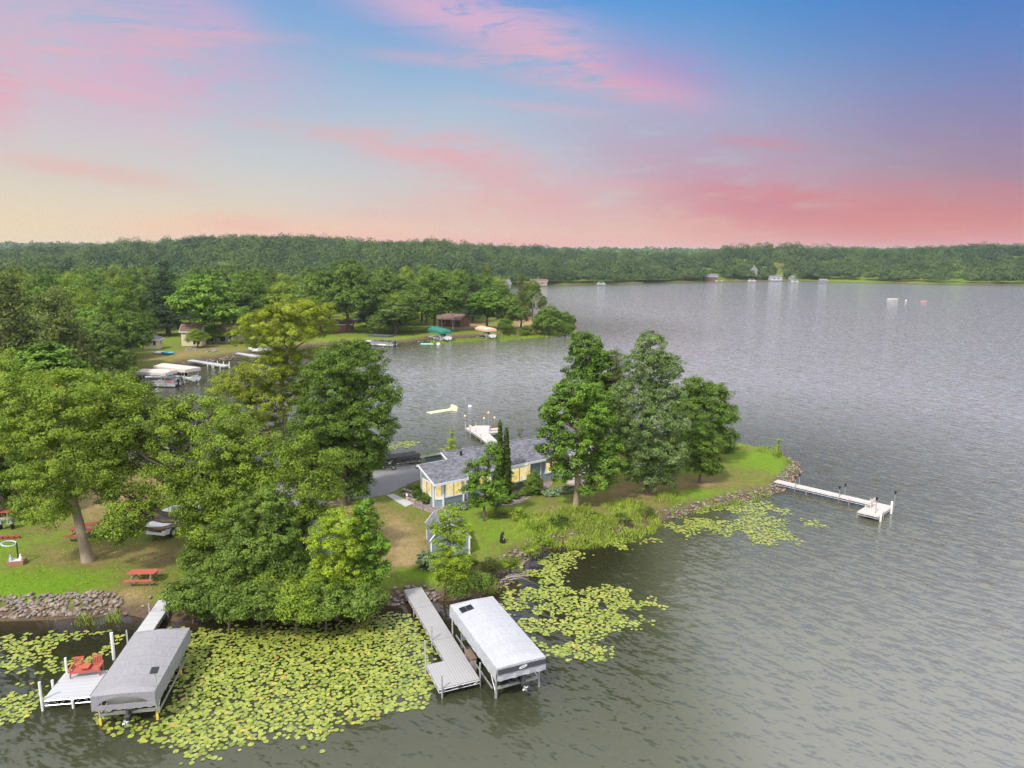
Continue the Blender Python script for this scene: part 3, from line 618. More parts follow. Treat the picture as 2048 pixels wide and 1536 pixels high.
c = t.ramp(vo.outputs['Color'], [(0.1, (0.10, 0.07, 0.07)), (0.5, (0.26, 0.20, 0.20)), (0.9, (0.40, 0.34, 0.33))]); pbsdf(t, out, c, 0.9, 0, t.bump(vo.outputs['Distance'], 0.8, 0.05)); MULCH = m
sheet('landscape_bed', [(800, 985), (845, 985), (870, 1006), (930, 998), (1000, 985), (1066, 968), (1090, 962), (1110, 962), (1098, 975), (1068, 990), (1042, 1007), (1010, 1012), (960, 1010), (925, 1018), (895, 1026), (860, 1026), (826, 1014)], MULCH, dz=0.008)
mb = MB()
for a, b in (((772, 992), (826, 1012)),):
    pass
pw = [G(773, 992, 0.9), G(787, 989, 0.9), G(828, 1008, 0.9), G(812, 1015, 0.9)]
mb = MB(); mb.prism([(p.x, p.y) for p in pw], 0.85, 0.99); walk = tag(mb.build('walkway', CONC), kind='structure')
mb = MB()
for k in range(3):
    p = G(822 - 3 * k, 1000 - 6 * k, 0.9); mb.box((p.x, p.y, 1.0 + 0.13 * k), (1.5, 0.35, 0.14), R(-40))
tag(mb.build('garden_steps', GREYW), 'three weathered timber garden steps beside the clipped round shrubs', 'steps')

# ------------------------------------------------------------------ docks
def px_prism(mb, pts, z0, z1):
    mb.prism([tuple(G(x, y, z1)[:2]) for x, y in pts], z0, z1)
def dock(name, label, decks, posts, deckm, z=0.6, th=0.16, group=None, under=0.0, postm=None, caps=None, rz=0.0, cat='dock', truss=None, pr=0.05):
    """decks: list of world (x,y) polygons; posts: (x, y, z_top)"""
    c = Vector((sum(p[0] for p in decks[0]) / len(decks[0]), sum(p[1] for p in decks[0]) / len(decks[0]), 0))
    t_ = thing(name, label, cat, c, rz, group); inv = Matrix.Rotation(-rz, 2)
    loc = lambda p: tuple(inv @ Vector((p[0] - c.x, p[1] - c.y)))
    for poly in decks:
        mb = MB(); mb.prism([loc(p) for p in poly], z - 0.05, z); mb.build('deck_section', deckm, t_)
        mb = MB(); P = [Vector((*loc(p), 0)) for p in poly]; n = len(P)
        for i in range(n):
            a, b = P[i], P[(i + 1) % n]; za, zb_ = z - 0.09, z - 0.28 - under
            mb.bar(a + Vector((0, 0, za)), b + Vector((0, 0, za)), 0.035, 4); mb.bar(a + Vector((0, 0, zb_)), b + Vector((0, 0, zb_)), 0.025, 4)
            k = max(2, int((b - a).length / 0.4))
            for j in range(k):
                q0, q1 = a.lerp(b, j / k), a.lerp(b, (j + 1) / k)
                mb.bar(q0 + Vector((0, 0, za if j % 2 else zb_)), q1 + Vector((0, 0, zb_ if j % 2 else za)), 0.012, 3)
        mb.build('side_truss', ALU, t_)
    for q in posts:
        x, y, zt = q[:3]; lx, ly = loc((x, y)); mb = MB()
        mb.tube([(lx, ly, -1.5), (lx, ly, zt)], pr, 8); mb.build('post', postm or ALU, t_)
    return t_
def frame(o, d):
    d = Vector(d).normalized(); p = Vector((-d.y, d.x)) if False else Vector((d.y, -d.x)); o = Vector(o)
    return lambda s, w_: tuple(o + d * s - p * w_)
# right-hand L dock (w to the right seen from the water)
fr_ = frame((-7.99, 49.03), (0.385, -0.923)); rq = lambda s0, s1, w0, w1: [fr_(s0, w0), fr_(s1, w0), fr_(s1, w1), fr_(s0, w1)]
aR = math.atan2(-0.923, 0.385)
dk = dock('lake_dock', 'L-shaped ribbed grey dock beside the white covered boat lift', [rq(0.0, 3.0, 0, 1.32), rq(3.03, 7.6, 0, 1.32), rq(7.63, 12.7, 0, 1.32), rq(10.1, 12.7, -1.15, -0.004)],
          [(*fr_(7.5, -0.06), 1.6), (*fr_(7.3, 1.40), 1.6), (*fr_(12.76, -1.0), 1.45), (*fr_(12.5, 1.42), 1.5), (*fr_(10.1, -1.22), 2.2), (*fr_(3.0, -0.06), 0.5)], DECKR, rz=aR)
mb = MB(); q = fr_(12.77, 0.1); mb.box((q[0], q[1], 0.47), (0.22, 0.05, 0.13), aR + math.pi / 2)
dx_ = tag(mb.build('plate', BLACKM), None); dx_.parent = dk; dx_.matrix_parent_inverse = (Matrix.Translation(dk.location) @ Matrix.Rotation(aR, 4, 'Z')).inverted()
# left T dock
fl = frame((-25.49, 48.01), (0.148, -0.989)); lq = lambda s0, s1, w0, w1: [fl(s0, w0), fl(s1, w0), fl(s1, w1), fl(s0, w1)]
aL = math.atan2(-0.989, 0.148)
dock('lake_dock', 'pale dock with a square platform carrying the red double chair', [lq(-0.3, 2.2, 0, 1.05), lq(2.25, 6.2, 0, 1.05), lq(6.23, 12.0, 0, 1.05)],
     [(*fl(2.2, -0.08), 1.2), (*fl(2.2, 1.12), 1.3), (*fl(6.2, -0.08), 1.4)], DECKL, rz=aL)
dock('dock_platform', 'bright white square platform fixed to the side of the left dock', [lq(9.45, 12.0, -2.42, -0.01)],
     [(*fl(12.05, -2.48), 1.75), (*fl(10.6, -2.55), 0.95), (*fl(9.4, -2.3), 1.6), (*fl(12.05, -0.9), 0.5)], DECKW, z=0.64, under=0.1, rz=aL, postm=WPOST, pr=0.07)
# solar torches and the long narrow dock on the right
fe = frame((28.69, 74.63), (0.70, -0.714)); eq = lambda s0, s1, w0, w1: [fe(s0, w0), fe(s1, w0), fe(s1, w1), fe(s0, w1)]
aE = math.atan2(-0.714, 0.70)
dock('lake_dock', 'long narrow cream dock reaching out from the tip of the point', [eq(0, 3.6, 0, 0.95), eq(3.63, 8.0, 0, 0.95), eq(8.03, 11.75, 0, 0.95), eq(9.9, 11.75, -3.1, -0.004)],
     [(*fe(3.6, -0.07), 0.55), (*fe(3.6, 1.0), 0.55), (*fe(8.0, -0.07), 0.55), (*fe(8.0, 1.0), 0.55), (*fe(9.9, -3.12), 0.55), (*fe(11.78, -1.6), 0.7)], DECKE, rz=aE, postm=GREYW)
def torch(p, zt, label):
    t_ = thing('solar_torch', label, 'torch', (p[0], p[1], 0), 0, 'black torches on the long dock')
    mb = MB(); mb.tube([(0, 0, -1.2), (0, 0, zt - 0.25)], 0.03, 6); mb.build('pole', GREYW, t_)
    mb = MB(); mb.lathe([(0.05, zt - 0.3), (0.13, zt), (0.10, zt + 0.02), (0.0, zt + 0.05)], 8); mb.build('lamp_head', BLACKM, t_)
for i, (s, w_, zt, lb) in enumerate([(2.4, -0.12, 1.75, 'black-headed torch nearest the shore on the near side of the long dock'), (2.3, 1.1, 1.75, 'black-headed torch nearest the shore on the far side of the long dock'),
    (7.0, -0.12, 1.75, 'black-headed torch midway along the near side of the long dock'), (7.1, 1.1, 1.75, 'black-headed torch midway along the far side of the long dock'),
    (11.85, 1.1, 2.1, 'tall black-headed torch at the outer far corner of the long dock'), (11.3, -2.4, 2.2, 'tall black-headed torch on the end platform of the long dock')]):
    torch(fe(s, w_), zt, lb)
for k, (s, w_) in enumerate(((11.85, 0.35), (11.85, -2.6))):
    t_ = thing('mooring_post', ['white round-topped mooring post at the outer end of the long dock', 'white mooring post at the near corner of the long dock platform'][k], 'post', (*fe(s, w_), 0), 0, 'white mooring posts'); mb = MB()
    mb.lathe([(0.11, -1.2), (0.11, 1.15 - 0.5 * k), (0.09, 1.25 - 0.5 * k), (0.0, 1.28 - 0.5 * k)], 10); mb.build('sleeve', WPOST, t_)
def bench(label, p, rz, m=None, w_=1.2, z=0.6, group=None):
    t_ = thing('bench', label, 'bench', (p[0], p[1], z), rz, group); m = m or GREYW
    mb = MB()
    for k in range(3): mb.box((0, -0.16 + 0.16 * k, 0.44), (w_, 0.13, 0.035))
    mb.build('seat', m, t_); mb = MB()
    for k in range(2): mb.box((0, 0.26, 0.62 + 0.2 * k), (w_, 0.03, 0.14))
    mb.build('backrest', m, t_)
    for sx in (-1, 1):
        mb = MB(); mb.box((sx * (w_ / 2 - 0.08), -0.18, 0.21), (0.06, 0.06, 0.42)); mb.box((sx * (w_ / 2 - 0.08), 0.25, 0.45), (0.06, 0.05, 0.9)); mb.box((sx * (w_ / 2 - 0.08), 0.03, 0.62), (0.06, 0.5, 0.04)); mb.build('side_frame', m, t_)
    return t_
bench('small cream bench on the end platform of the long dock', fe(9.9 + 0.35, -0.9), aE - math.pi / 2, simple('cream_plastic', (0.66, 0.60, 0.54)), 1.3)
# square dock behind the house
nd = [G(x, y, 0.6)[:2] for x, y in ((931, 856), (952, 851), (977, 851), (1004, 857), (998, 864), (978, 866), (962, 876))]
nd2 = [G(x, y, 0.6)[:2] for x, y in ((962, 876.3), (978, 866.3), (1000, 887), (978, 889))]
pp = [(931, 856, 1.6), (952, 851, 1.2), (1004, 857, 1.2), (940, 862, 1.1), (962, 876, 1.1), (978, 866, 1.1), (976, 888, 1.3)]
dock('lake_dock', 'pale square dock behind the house with lamp posts around it', [nd, nd2], [(*G(x, y, 0.6)[:2], z) for x, y, z in pp], DECKE)
for k, (x, y, zt) in enumerate(((930, 856, 2.3), (977, 850.5, 2.4), (989, 854, 1.9), (952, 872, 1.8), (968, 851, 1.6), (941, 866, 1.5))):
    p = G(x, y, 0.6); t_ = thing('lamp_post', ['amber dock lamp at the left corner of the square dock', 'tall amber dock lamp on the far edge of the square dock', 'amber dock lamp by the bench on the square dock', 'amber dock lamp at the near corner of the square dock', 'short amber lamp between the far lamps of the square dock', 'short amber lamp near the left edge of the square dock'][k], 'lamp', (p.x, p.y, 0), 0, 'amber lamps around the square dock')
    mb = MB(); mb.tube([(0, 0, -0.8), (0, 0, zt)], 0.035, 6); mb.build('pole', GREYW, t_)
    mb = MB(); mb.lathe([(0.05, zt), (0.12, zt + 0.02), (0.12, zt + 0.16), (0.0, zt + 0.24)], 8); mb.build('lamp_shade', LAMPM, t_)
bench('brown bench facing the lake on the square dock', G(990, 861, 0.6), R(200), BROWNW, 1.6)

# ------------------------------------------------------------------ boat lifts with canopies
def canopy_mesh(L_, Wd, skirt, crown=0.28, win=None, rag=0.02, seed=1, arch=False, slope_end=0.5):
    """x along length 0..L_, y across; returns MB (open underneath, like the real cover)"""
    rr = random.Random(seed); mb = MB(); nxx, nyy = 36, 14
    def top(i, j):
        x = i / nxx; y = j / nyy * 2 - 1
        ex = min(x, 1 - x) * L_
        zc = crown * (1 - abs(y) ** (2.0 if arch else 1.6)) * min(1, 0.15 + ex / slope_end)
        sag = 0.012 * math.sin(x * L_ * 3.1) + rr.uniform(-0.006, 0.006)
        inx = 0.03 if min(x, 1 - x) == 0 else 0
        return (x * L_, y * Wd / 2, zc + sag * (1 - abs(y)))
    vs = [top(i, j) for i in range(nxx + 1) for j in range(nyy + 1)]
    mb.add(vs, [(i * (nyy + 1) + j, (i + 1) * (nyy + 1) + j, (i + 1) * (nyy + 1) + j + 1, i * (nyy + 1) + j + 1) for i in range(nxx) for j in range(nyy)])
    T = lambda i, j: Vector(vs[i * (nyy + 1) + j])
    edges = [('L', [T(i, 0) for i in range(nxx + 1)], Vector((0, -1, 0))), ('R', [T(i, nyy) for i in range(nxx, -1, -1)], Vector((0, 1, 0))),
             ('F', [T(0, j) for j in range(nyy, -1, -1)], Vector((-1, 0, 0))), ('N', [T(nxx, j) for j in range(nyy + 1)], Vector((1, 0, 0)))]
    for nm, E_, o in edges:
        n = len(E_); rows = 6
        if nm == 'N' and win:
            # denser row so that the eye-shaped window has a clean edge
            E2 = [T(nxx, 0).lerp(T(nxx, 0), 0)]; pts = []
            K = 40
            for k in range(K + 1):
                f = k / K * nyy; j = min(int(f), nyy - 1); pts.append(T(nxx, j).lerp(T(nxx, j + 1), f - j))
            u = lambda k: (k / K - win[0]) / (win[1] - win[0])
            hi_ = lambda k: -skirt * 0.30 if not 0 < u(k) < 1 else -skirt * (0.62 - 0.44 * (4 * u(k) * (1 - u(k))) ** 0.7)
            lo = lambda k: hi_(k) if not 0 < u(k) < 1 else -skirt * 0.62
            def band(fa, fb, steps=3):
                vv = []; 
                for k, p in enumerate(pts):
                    for q in range(steps + 1):
                        z = fa(k) + (fb(k) - fa(k)) * q / steps; vv.append((p.x + 0.04 * (-z) , p.y, (p.z if z == 0 else 0) + z))
                mb.add(vv, [(k * (steps + 1) + q, (k + 1) * (steps + 1) + q, (k + 1) * (steps + 1) + q + 1, k * (steps + 1) + q + 1) for k in range(K) for q in range(steps)])
            zero = lambda k: 0.0
            hh = lambda k: hi_(k) if 0 < u(k) < 1 else -skirt * 0.62
            band(zero, hh); band(lambda k: -skirt * 0.62, lambda k: -skirt * (1 - 0.04 * math.sin(k)))
            continue
        vv = []
        for i, p in enumerate(E_):
            for q in range(rows + 1):
                f = q / rows; wv = rag * math.sin(i * 1.7 + q) * f + rr.uniform(-rag, rag) * 0.6 * f
                vv.append(p + o * (0.05 * math.sin(f * 1.6) + wv) + Vector((0, 0, -skirt * f + (rr.uniform(-0.03, 0.03) if q == rows else 0) + (-p.z * f if nm in 'FN' else 0))))
        mb.add(vv, [(i * (rows + 1) + q, (i + 1) * (rows + 1) + q, (i + 1) * (rows + 1) + q + 1, i * (rows + 1) + q + 1) for i in range(n - 1) for q in range(rows)])
    return mb
def lift(label, far, near, z, Wd, cm, skirt, group=None, win=None, seed=1, crown=0.28, arch=False, posts=None, foot=YELLOW, detail=True, cov_z=None):
    """far, near: world (x,y) of canopy's ridge ends"""
    far, near = Vector(far[:2]), Vector(near[:2]); d = near - far; L_ = d.length; rz = math.atan2(d.y, d.x)
    t_ = thing('boat_lift', label, 'boat lift', (far.x, far.y, 0), rz, group)
    mb = canopy_mesh(L_, Wd, skirt, crown, win, seed=seed, arch=arch)
    mb.v = [(x, y, zz + z) for x, y, zz in mb.v]; can = mb.build('canopy', cm, t_, smooth=False)
    px_ = [0.22 * L_, 0.93 * L_] if posts is None else posts
    hw = Wd / 2 - 0.16
    for x in px_:
        for sy in (-1, 1):
            mb = MB(); mb.box((x, sy * hw, (z - 0.25 - 1.3) / 2 + 0.0), (0.09, 0.09, z - 0.2 + 1.3)); mb.mat(1).box((x, sy * hw, 0.05), (0.12, 0.12, 0.75)); mb.build('leg', [ALU, foot], t_)
    mb = MB()
    for x in px_: mb.box((x, 0, 0.62), (0.12, 2 * hw - 0.13, 0.14)); mb.box((x, 0, z - 0.32), (0.05, 2 * hw - 0.12, 0.05))
    for sy in (-1, 1):
        mb.box((L_ / 2, sy * (hw + 0.08), 0.45), (L_ * 0.78, 0.06, 0.10)); mb.box((L_ / 2, sy * hw, z - 0.22), (L_ * 0.96, 0.05, 0.05))
        mb.bar((px_[0], sy * (hw + 0.05), 0.5), (px_[0] + 1.3, sy * (hw + 0.05), z - 0.3), 0.03, 5); mb.bar((px_[1], sy * (hw + 0.05), 0.5), (px_[1] - 1.2, sy * (hw + 0.05), z - 0.3), 0.03, 5)
    mb.build('lift_frame', ALU, t_)
    return t_, can, L_, rz
def loft(mb, secs):
    n = len(secs[0]); vs = [p for s in secs for p in s]
    mb.add(vs, [(i * n + k, (i + 1) * n + k, (i + 1) * n + k + 1, i * n + k + 1) for i in range(len(secs) - 1) for k in range(n - 1)]); return mb
def runabout(label, loc, rz, L_=6.4, hullm=None, group=None, sterndrive=True):
    t_ = thing('motorboat', label, 'boat', loc, rz, group); mb = MB(); secs = []
    for i in range(13):
        f = i / 12; hwid = 1.15 * (1 - max(0, (f - 0.45) / 0.55) ** 2.4); x = -f * L_; k = 0.35 * f ** 3
        secs.append([(x, -hwid, 0.95 + 0.15 * f), (x, -hwid * 0.97, 0.6 + k), (x, -hwid * 0.75, 0.25 + k * 1.4), (x, 0, 0.0 + k * 2.2), (x, hwid * 0.75, 0.25 + k * 1.4), (x, hwid * 0.97, 0.6 + k), (x, hwid, 0.95 + 0.15 * f)])
    loft(mb, secs); mb.add(secs[0], [tuple(range(7))])
    mb.mat(1); loft(mb, [[s[0], (s[0][0], s[0][1] * 0.8, s[0][2] + 0.04)] for s in secs]); loft(mb, [[(s[-1][0], s[-1][1] * 0.8, s[-1][2] + 0.04), s[-1]] for s in secs])
    loft(mb, [[(s[0][0], s[0][1] * 0.8, s[0][2] + 0.04), (s[0][0], 0, s[0][2] + 0.12), (s[-1][0], s[-1][1] * 0.8, s[-1][2] + 0.04)] for s in secs[8:]])
    mb.build('hull', [hullm or DGLASS, WHITE], t_, smooth=True)
    mb = MB(); mb.box((-L_ * 0.4, 0, 0.45), (L_ * 0.7, 1.7, 0.06)); mb.build('cockpit_floor', BROWNW, t_)
    for x, y in ((-0.7, 0), (-2.6, 0.5), (-2.6, -0.5)):
        mb = MB(); mb.box((x, y, 0.68), (0.6, 1.5 if y == 0 else 0.55, 0.36)); mb.box((x - 0.28 if y else x + 0.28, y, 1.0), (0.14, 1.5 if y == 0 else 0.55, 0.5)); mb.build('seat', simple_seat, t_)
    mb = MB(); mb.box((-3.6, 0, 1.25), (0.05, 1.6, 0.45), M_=Matrix.Rotation(R(-25), 3, 'Y')); mb.build('windshield', DGLASS, t_)
    o = MB(); o.box((0.2, 0, 0.05), (0.35, 0.14, 0.75), taper=0.8); o.box((0.32, 0, -0.38), (0.55, 0.1, 0.12)); o.box((0.3, 0, -0.1), (0.5, 0.3, 0.03))
    do = o.build('outdrive', ALUD, t_)
    o = MB(); 
    for k in range(4):
        a = k * math.pi / 2 + 0.4; o.box((0.64, 0.11 * math.cos(a), -0.38 + 0.11 * math.sin(a)), (0.05, 0.15, 0.11), M_=Matrix.Rotation(a, 3, 'X') @ Matrix.Rotation(0.5, 3, 'Y'))
    o.build('propeller', ALU, do)
    return t_
simple_seat = simple('boat_vinyl', (0.62, 0.60, 0.57), 0.5); ALUD = simple('grey_cast_metal', (0.12, 0.12, 0.13), 0.45, 0.5)
def outboard(parent, x, z=0.35):
    mb = MB(); mb.box((x, 0, z + 0.75), (0.45, 0.34, 0.55), taper=0.75); mb.box((x + 0.02, 0, z + 0.15), (0.24, 0.16, 0.8)); mb.box((x + 0.1, 0, z - 0.3), (0.45, 0.06, 0.08)); mb.build('outboard_motor', BLACKM, parent)
# right lift
mid = lambda a, b: ((a[0] + b[0]) / 2, (a[1] + b[1]) / 2)
zR = 2.2
farR = mid(G(901, 1212, zR), G(984, 1190, zR)); nearR = mid(G(1091, 1313, zR), G(994, 1338, zR))
WR = (G(984, 1190, zR) - G(901, 1212, zR)).length
lr, canR, LR, azR = lift('boat lift under the pale grey-white cover with dark band beside the L dock', farR, nearR, zR, 3.05, CANW, 0.78, seed=3, foot=ALU)
mb = MB(); mb.add([(LR + 0.052, -1.5, -0.02 + zR - 0.04), (LR + 0.052, 1.5, zR - 0.06), (LR + 0.064, 1.5, zR - 0.36), (LR + 0.064, -1.5, zR - 0.36)], [(0, 1, 2, 3)])
mb.v = [(x + 0.012 + 0.02, y, z) for x, y, z in mb.v]; bnd = mb.build('mesh_band', CANB, canR)
mb = MB(); mb.add([(LR + 0.105 + 0.0, 0.05 + 0.26 * math.cos(a), zR - 0.2 + 0.09 * math.sin(a) + 0.05 * math.cos(a)) for a in [2 * math.pi * k / 20 for k in range(20)]], [tuple(range(20))])
mb.mat(1).add([(LR + 0.110, 0.05 + 0.15 * math.cos(a), zR - 0.2 + 0.035 * math.sin(a) + 0.03 * math.cos(a)) for a in [2 * math.pi * k / 14 for k in range(14)]], [tuple(range(14))])
mb.build('emblem', [WHITE, simple('logo_grey', (0.25, 0.3, 0.35))], canR)
mb = MB(); 
for k in range(2): mb.box((1.25 , -1.05 + 0.44 * k + 0.0, zR + 0.17 + 0.05 * k), (0.62, 0.41, 0.03), M_=Matrix.Rotation(R(9), 3, 'X'))
mb.build('solar_panel', SOLAR, canR)
def place(fr_loc, rz, x, y, z): return (fr_loc[0] + math.cos(rz) * x - math.sin(rz) * y, fr_loc[1] + math.sin(rz) * x + math.cos(rz) * y, z)
runabout('dark-hulled ski boat hanging under the pale grey-white cover', place(farR, azR, LR - 0.45, 0.15, 1.0), azR, 6.6).scale = (1, 1, 0.9)
# step bench and ladder between dock and lift
p = G(941, 1309, 0.9); mb = MB(); t_ = thing('dock_step', 'brown step stool between the L dock and the covered lift', 'step', (p.x, p.y, 0), azR)
mb.box((0, 0, 0.92), (1.15, 0.42, 0.05)); mb.build('tread', BROWNW, t_)
for sx in (-1, 1): mb = MB(); mb.box((sx * 0.5, 0, 0.2), (0.06, 0.36, 1.4)); mb.build('leg', GREYW, t_)
# left lift
zL = 2.0
lfar = Vector(((G(271, 1262, zL) + G(379, 1257, zL)) / 2)[:2]); lnear = Vector(((G(309, 1386, zL) + G(181, 1391, zL)) / 2)[:2])
ll, canL, LL, azL = lift('boat lift under the dark grey cover with an eye-shaped window beside the left dock', lfar, lnear, zL, 3.2, CANG, 0.85, win=(0.10, 0.88), seed=5, posts=[1.9, 6.2])
runabout('ski boat seen through the window of the dark grey cover', place(lfar, azL, LL - 0.4, 0.1, 0.8), azL, 5.8, simple_seat).scale = (1, 1, 0.9)
p = place(lfar, azL, LL - 0.35, 1.62, 0); t_ = thing('solar_mast', 'solar panel on a thin mast at the corner of the grey boat lift', 'solar panel', p, azL)
mb = MB(); mb.bar((0, 0, 0.5), (-0.15, -0.1, 2.9), 0.035); mb.build('mast', ALU, t_)
mb = MB(); mb.box((-0.15, -0.1, 2.94), (0.42, 0.4, 0.04), M_=Matrix.Rotation(R(18), 3, 'Y')); mb.build('panel', SOLAR, t_)
mb = MB(); mb.box((0, 0, 1.0), (0.16, 0.16, 2.3)); p = fl(6.9, -0.25)
t_ = thing('mooring_post', 'tall white sleeve post behind the red double chair', 'post', (*fl(7.7, -0.35), 0), 0); mb = MB(); mb.lathe([(0.095, 0.3), (0.095, 2.1), (0.0, 2.13)], 10); mb.build('sleeve', WPOST, t_); mb = MB(); mb.bar((0, 0, -1), (0, 0, 0.4), 0.04); mb.build('stake', ALU, t_)
# red double chair with a table between the seats
def red_chair(p, rz):
    t_ = thing('double_chair', 'red slatted double garden chair with a small table between its seats', 'garden chair', (p[0], p[1], 0.64), rz)
    W_ = 1.75
    mb = MB()
    for k in range(4): mb.box((0, -0.2 + 0.14 * k, 0.42), (W_ - 0.1, 0.12, 0.03))
    mb.box((0, -0.3, 0.37), (W_ - 0.06, 0.03, 0.13)); mb.build('seat', RED, t_)
    for sx in (-1, 1):
        mb = MB(); Mx = Matrix.Rotation(R(-14), 3, 'X')
        for k in range(6): mb.box((sx * 0.55 - 0.25 + 0.1 * k, 0.38, 0.72), (0.06, 0.03, 0.5), M_=Mx)
        mb.box((sx * 0.55, 0.46, 1.0), (0.64, 0.04, 0.09), M_=Mx); mb.box((sx * 0.55, 0.32, 0.48), (0.64, 0.045, 0.08), M_=Mx); mb.build('backrest', RED, t_)
        mb = MB(); mb.box((sx * (W_ / 2), 0.0, 0.64), (0.11, 0.75, 0.035)); mb.build('armrest', RED, t_)
        for y in (-0.3, 0.34): mb = MB(); mb.box((sx * (W_ / 2 - 0.03), y, 0.31), (0.07, 0.07, 0.62)); mb.build('leg', RED, t_)
    mb = MB(); mb.box((0, 0.0, 0.6), (0.46, 0.62, 0.035)); mb.box((0, -0.2, 0.52), (0.4, 0.03, 0.12)); mb.box((0, 0.2, 0.52), (0.4, 0.03, 0.12)); mb.build('table', RED, t_)
red_chair(fl(9.75, -1.05), aL + math.pi / 2 + R(4)); bpy.data.objects['double_chair'].scale = (0.92, 0.92, 0.92)

# ------------------------------------------------------------------ docks, lifts and boats of the cove and the far bank
def pontoon(label, loc, rz, L_=6.5, bim=None, group=None, railm=None, scale=1.0, stripe=None):
    t_ = thing('pontoon_boat', label, 'boat', loc, rz, group); t_.scale = (scale,) * 3; rm = railm or ALU
    for sy in (-1, 1): mb = MB(); mb.tube([(-L_ - 0.3, sy * 0.85, 0.3), (-L_ + 0.3, sy * 0.85, 0.14), (0, sy * 0.85, 0.14)], [0.05, 0.3, 0.3], 10); mb.build('pontoon', ALU, t_, True)
    mb = MB(); mb.box((-L_ / 2, 0, 0.5), (L_, 2.4, 0.12)); mb.build('deck', simple_seat, t_)
    mb = MB()
    for sy in (-1, 1): mb.box((-L_ / 2, sy * 1.15, 0.9), (L_ - 0.2, 0.05, 0.62))
    mb.box((-0.12, 0, 0.9), (0.05, 2.2, 0.62)); mb.box((-L_ + 0.12, 0, 0.9), (0.05, 2.2, 0.62)); mb.build('side_panel', rm, t_)
    if stripe: mb = MB(); mb.box((-0.9, -1.185, 0.95), (1.0, 0.02, 0.28)); mb.build('stripe', stripe, t_)
    for x, y in ((-1.0, 0.7), (-L_ + 1.3, 0.7), (-L_ + 1.3, -0.7)): mb = MB(); mb.box((x, y, 0.75), (1.6, 0.6, 0.4)); mb.box((x, y * 1.3, 1.05), (1.6, 0.15, 0.4)); mb.build('seat', simple_seat, t_)
    mb = MB(); mb.box((-L_ * 0.45, -0.6, 0.95), (0.5, 0.7, 0.8)); mb.build('console', rm, t_); outboard(t_, 0.2)
    if bim:
        mb = MB(); mb.box((-L_ * 0.4, 0, 2.25), (2.6, 2.3, 0.05)); 
        mb.mat(1)
        for sx in (-1, 1):
            for sy in (-1, 1): mb.bar((-L_ * 0.4, sy * 1.15, 1.1), (-L_ * 0.4 + sx * 1.2, sy * 1.12, 2.23), 0.02, 4)
        mb.build('bimini_top', [bim, ALU], t_)
    return t_
CRED = simple('red_marking', (0.5, 0.04, 0.04)); SEAG = simple('sea_green_mat', (0.30, 0.62, 0.50)); MATY = simple('pale_yellow_foam', (0.74, 0.72, 0.40), 0.5, var=0.05)
def two(a, b, z): return G(a[0], a[1], z), G(b[0], b[1], z)
a, b = two((281, 741), (343, 743), 2.9); lift('nearer of the two boat lifts under ivory canopies in the cove', a, b, 2.9, 3.4, CANI, 0.55, 'ivory canopied lifts in the cove', seed=7, foot=ALU, crown=0.35)
d = (b - a).normalized(); rzA = math.atan2(d.y, d.x)
pontoon('silver pontoon boat with red marking under the nearer ivory canopy', (b.x + d.x * 1.2, b.y + d.y * 1.2 - 0.2, 0.15), rzA, 7.2, stripe=CRED)
a, b = two((322, 729.5), (386, 737), 3.1); lift('farther of the two boat lifts under ivory canopies in the cove', a, b, 3.1, 3.4, CANI, 0.6, 'ivory canopied lifts in the cove', seed=8, foot=ALU, crown=0.35)
d = (b - a).normalized(); runabout('white motorboat under the farther ivory canopy in the cove', (b.x + d.x * 0.6, b.y + d.y * 0.6, 0.5), math.atan2(d.y, d.x), 6.5, WHITE)
P2 = lambda pts, z=0.6: [tuple(G(x, y, z)[:2]) for x, y in pts]
def pdock(label, decks, posts, m, ptop=1.1, postm=None, pr=0.09):
    return dock('lake_dock', label, [P2(d) for d in decks], [(*G(x, y, 0.6)[:2], ptop) for x, y in posts], m, postm=postm or WPOST, pr=pr)
pdock('pale dock between the two ivory canopied lifts', [[(290, 752), (345, 752), (362, 747), (366, 750), (350, 757), (292, 757)]], [(345, 752), (362, 748), (350, 757)], DECKL, 0.9)
pdock('white dock with white posts jutting from the stone bank of the cove', [[(374, 721), (384, 719), (460, 730), (448, 733)]], [(415, 729), (424, 731), (427, 731), (440, 733), (435, 727), (447, 728), (458, 731), (459, 728)], DECKW, 1.2)
pdock('long white dock beside the white motorboat in the inner cove', [[(471, 706.5), (477, 705), (528, 712), (520, 716)]], [(507, 714), (519, 717), (528, 713)], DECKW, 1.0)
runabout('white motorboat with pale canvas top at the inner cove dock', (*G(540, 707, 0)[:2], 0.25), R(-8), 6.0, WHITE)
mb = MB(); p = G(517, 702, 1.9); mb.box((0, 0, 0), (2.6, 2.0, 0.1)); o = mb.build('boat_cover', CANI); o.location = (*G(517, 701, 2.2)[:2], 2.2); tag(o, 'ivory canvas cover raised above the inner cove motorboat', 'boat cover')
pdock('grey dock running out beside the charcoal canopied lift', [[(690, 676), (700, 675), (772, 684), (764, 687)]], [(720, 681), (745, 685), (765, 687)], DECKL, 1.1)
a, b = two((744, 669), (784, 671.5), 3.0); lift('boat lift under the flat charcoal canopy on the middle shore', a, b, 3.0, 3.6, CANK, 0.3, seed=9, foot=ALU, crown=0.15)
d = (b - a).normalized(); pontoon('pontoon boat with dark sides under the charcoal canopy', (b.x + d.x * 0.8, b.y, 0.15), math.atan2(d.y, d.x), 7.5, railm=simple('dark_rail', (0.25, 0.25, 0.28)))
pdock('short pale dock beside the green canopied lift', [[(845, 669.5), (852, 668), (896, 676), (884, 679)]], [(868, 677), (884, 679.5), (896, 677)], DECKL, 1.0)
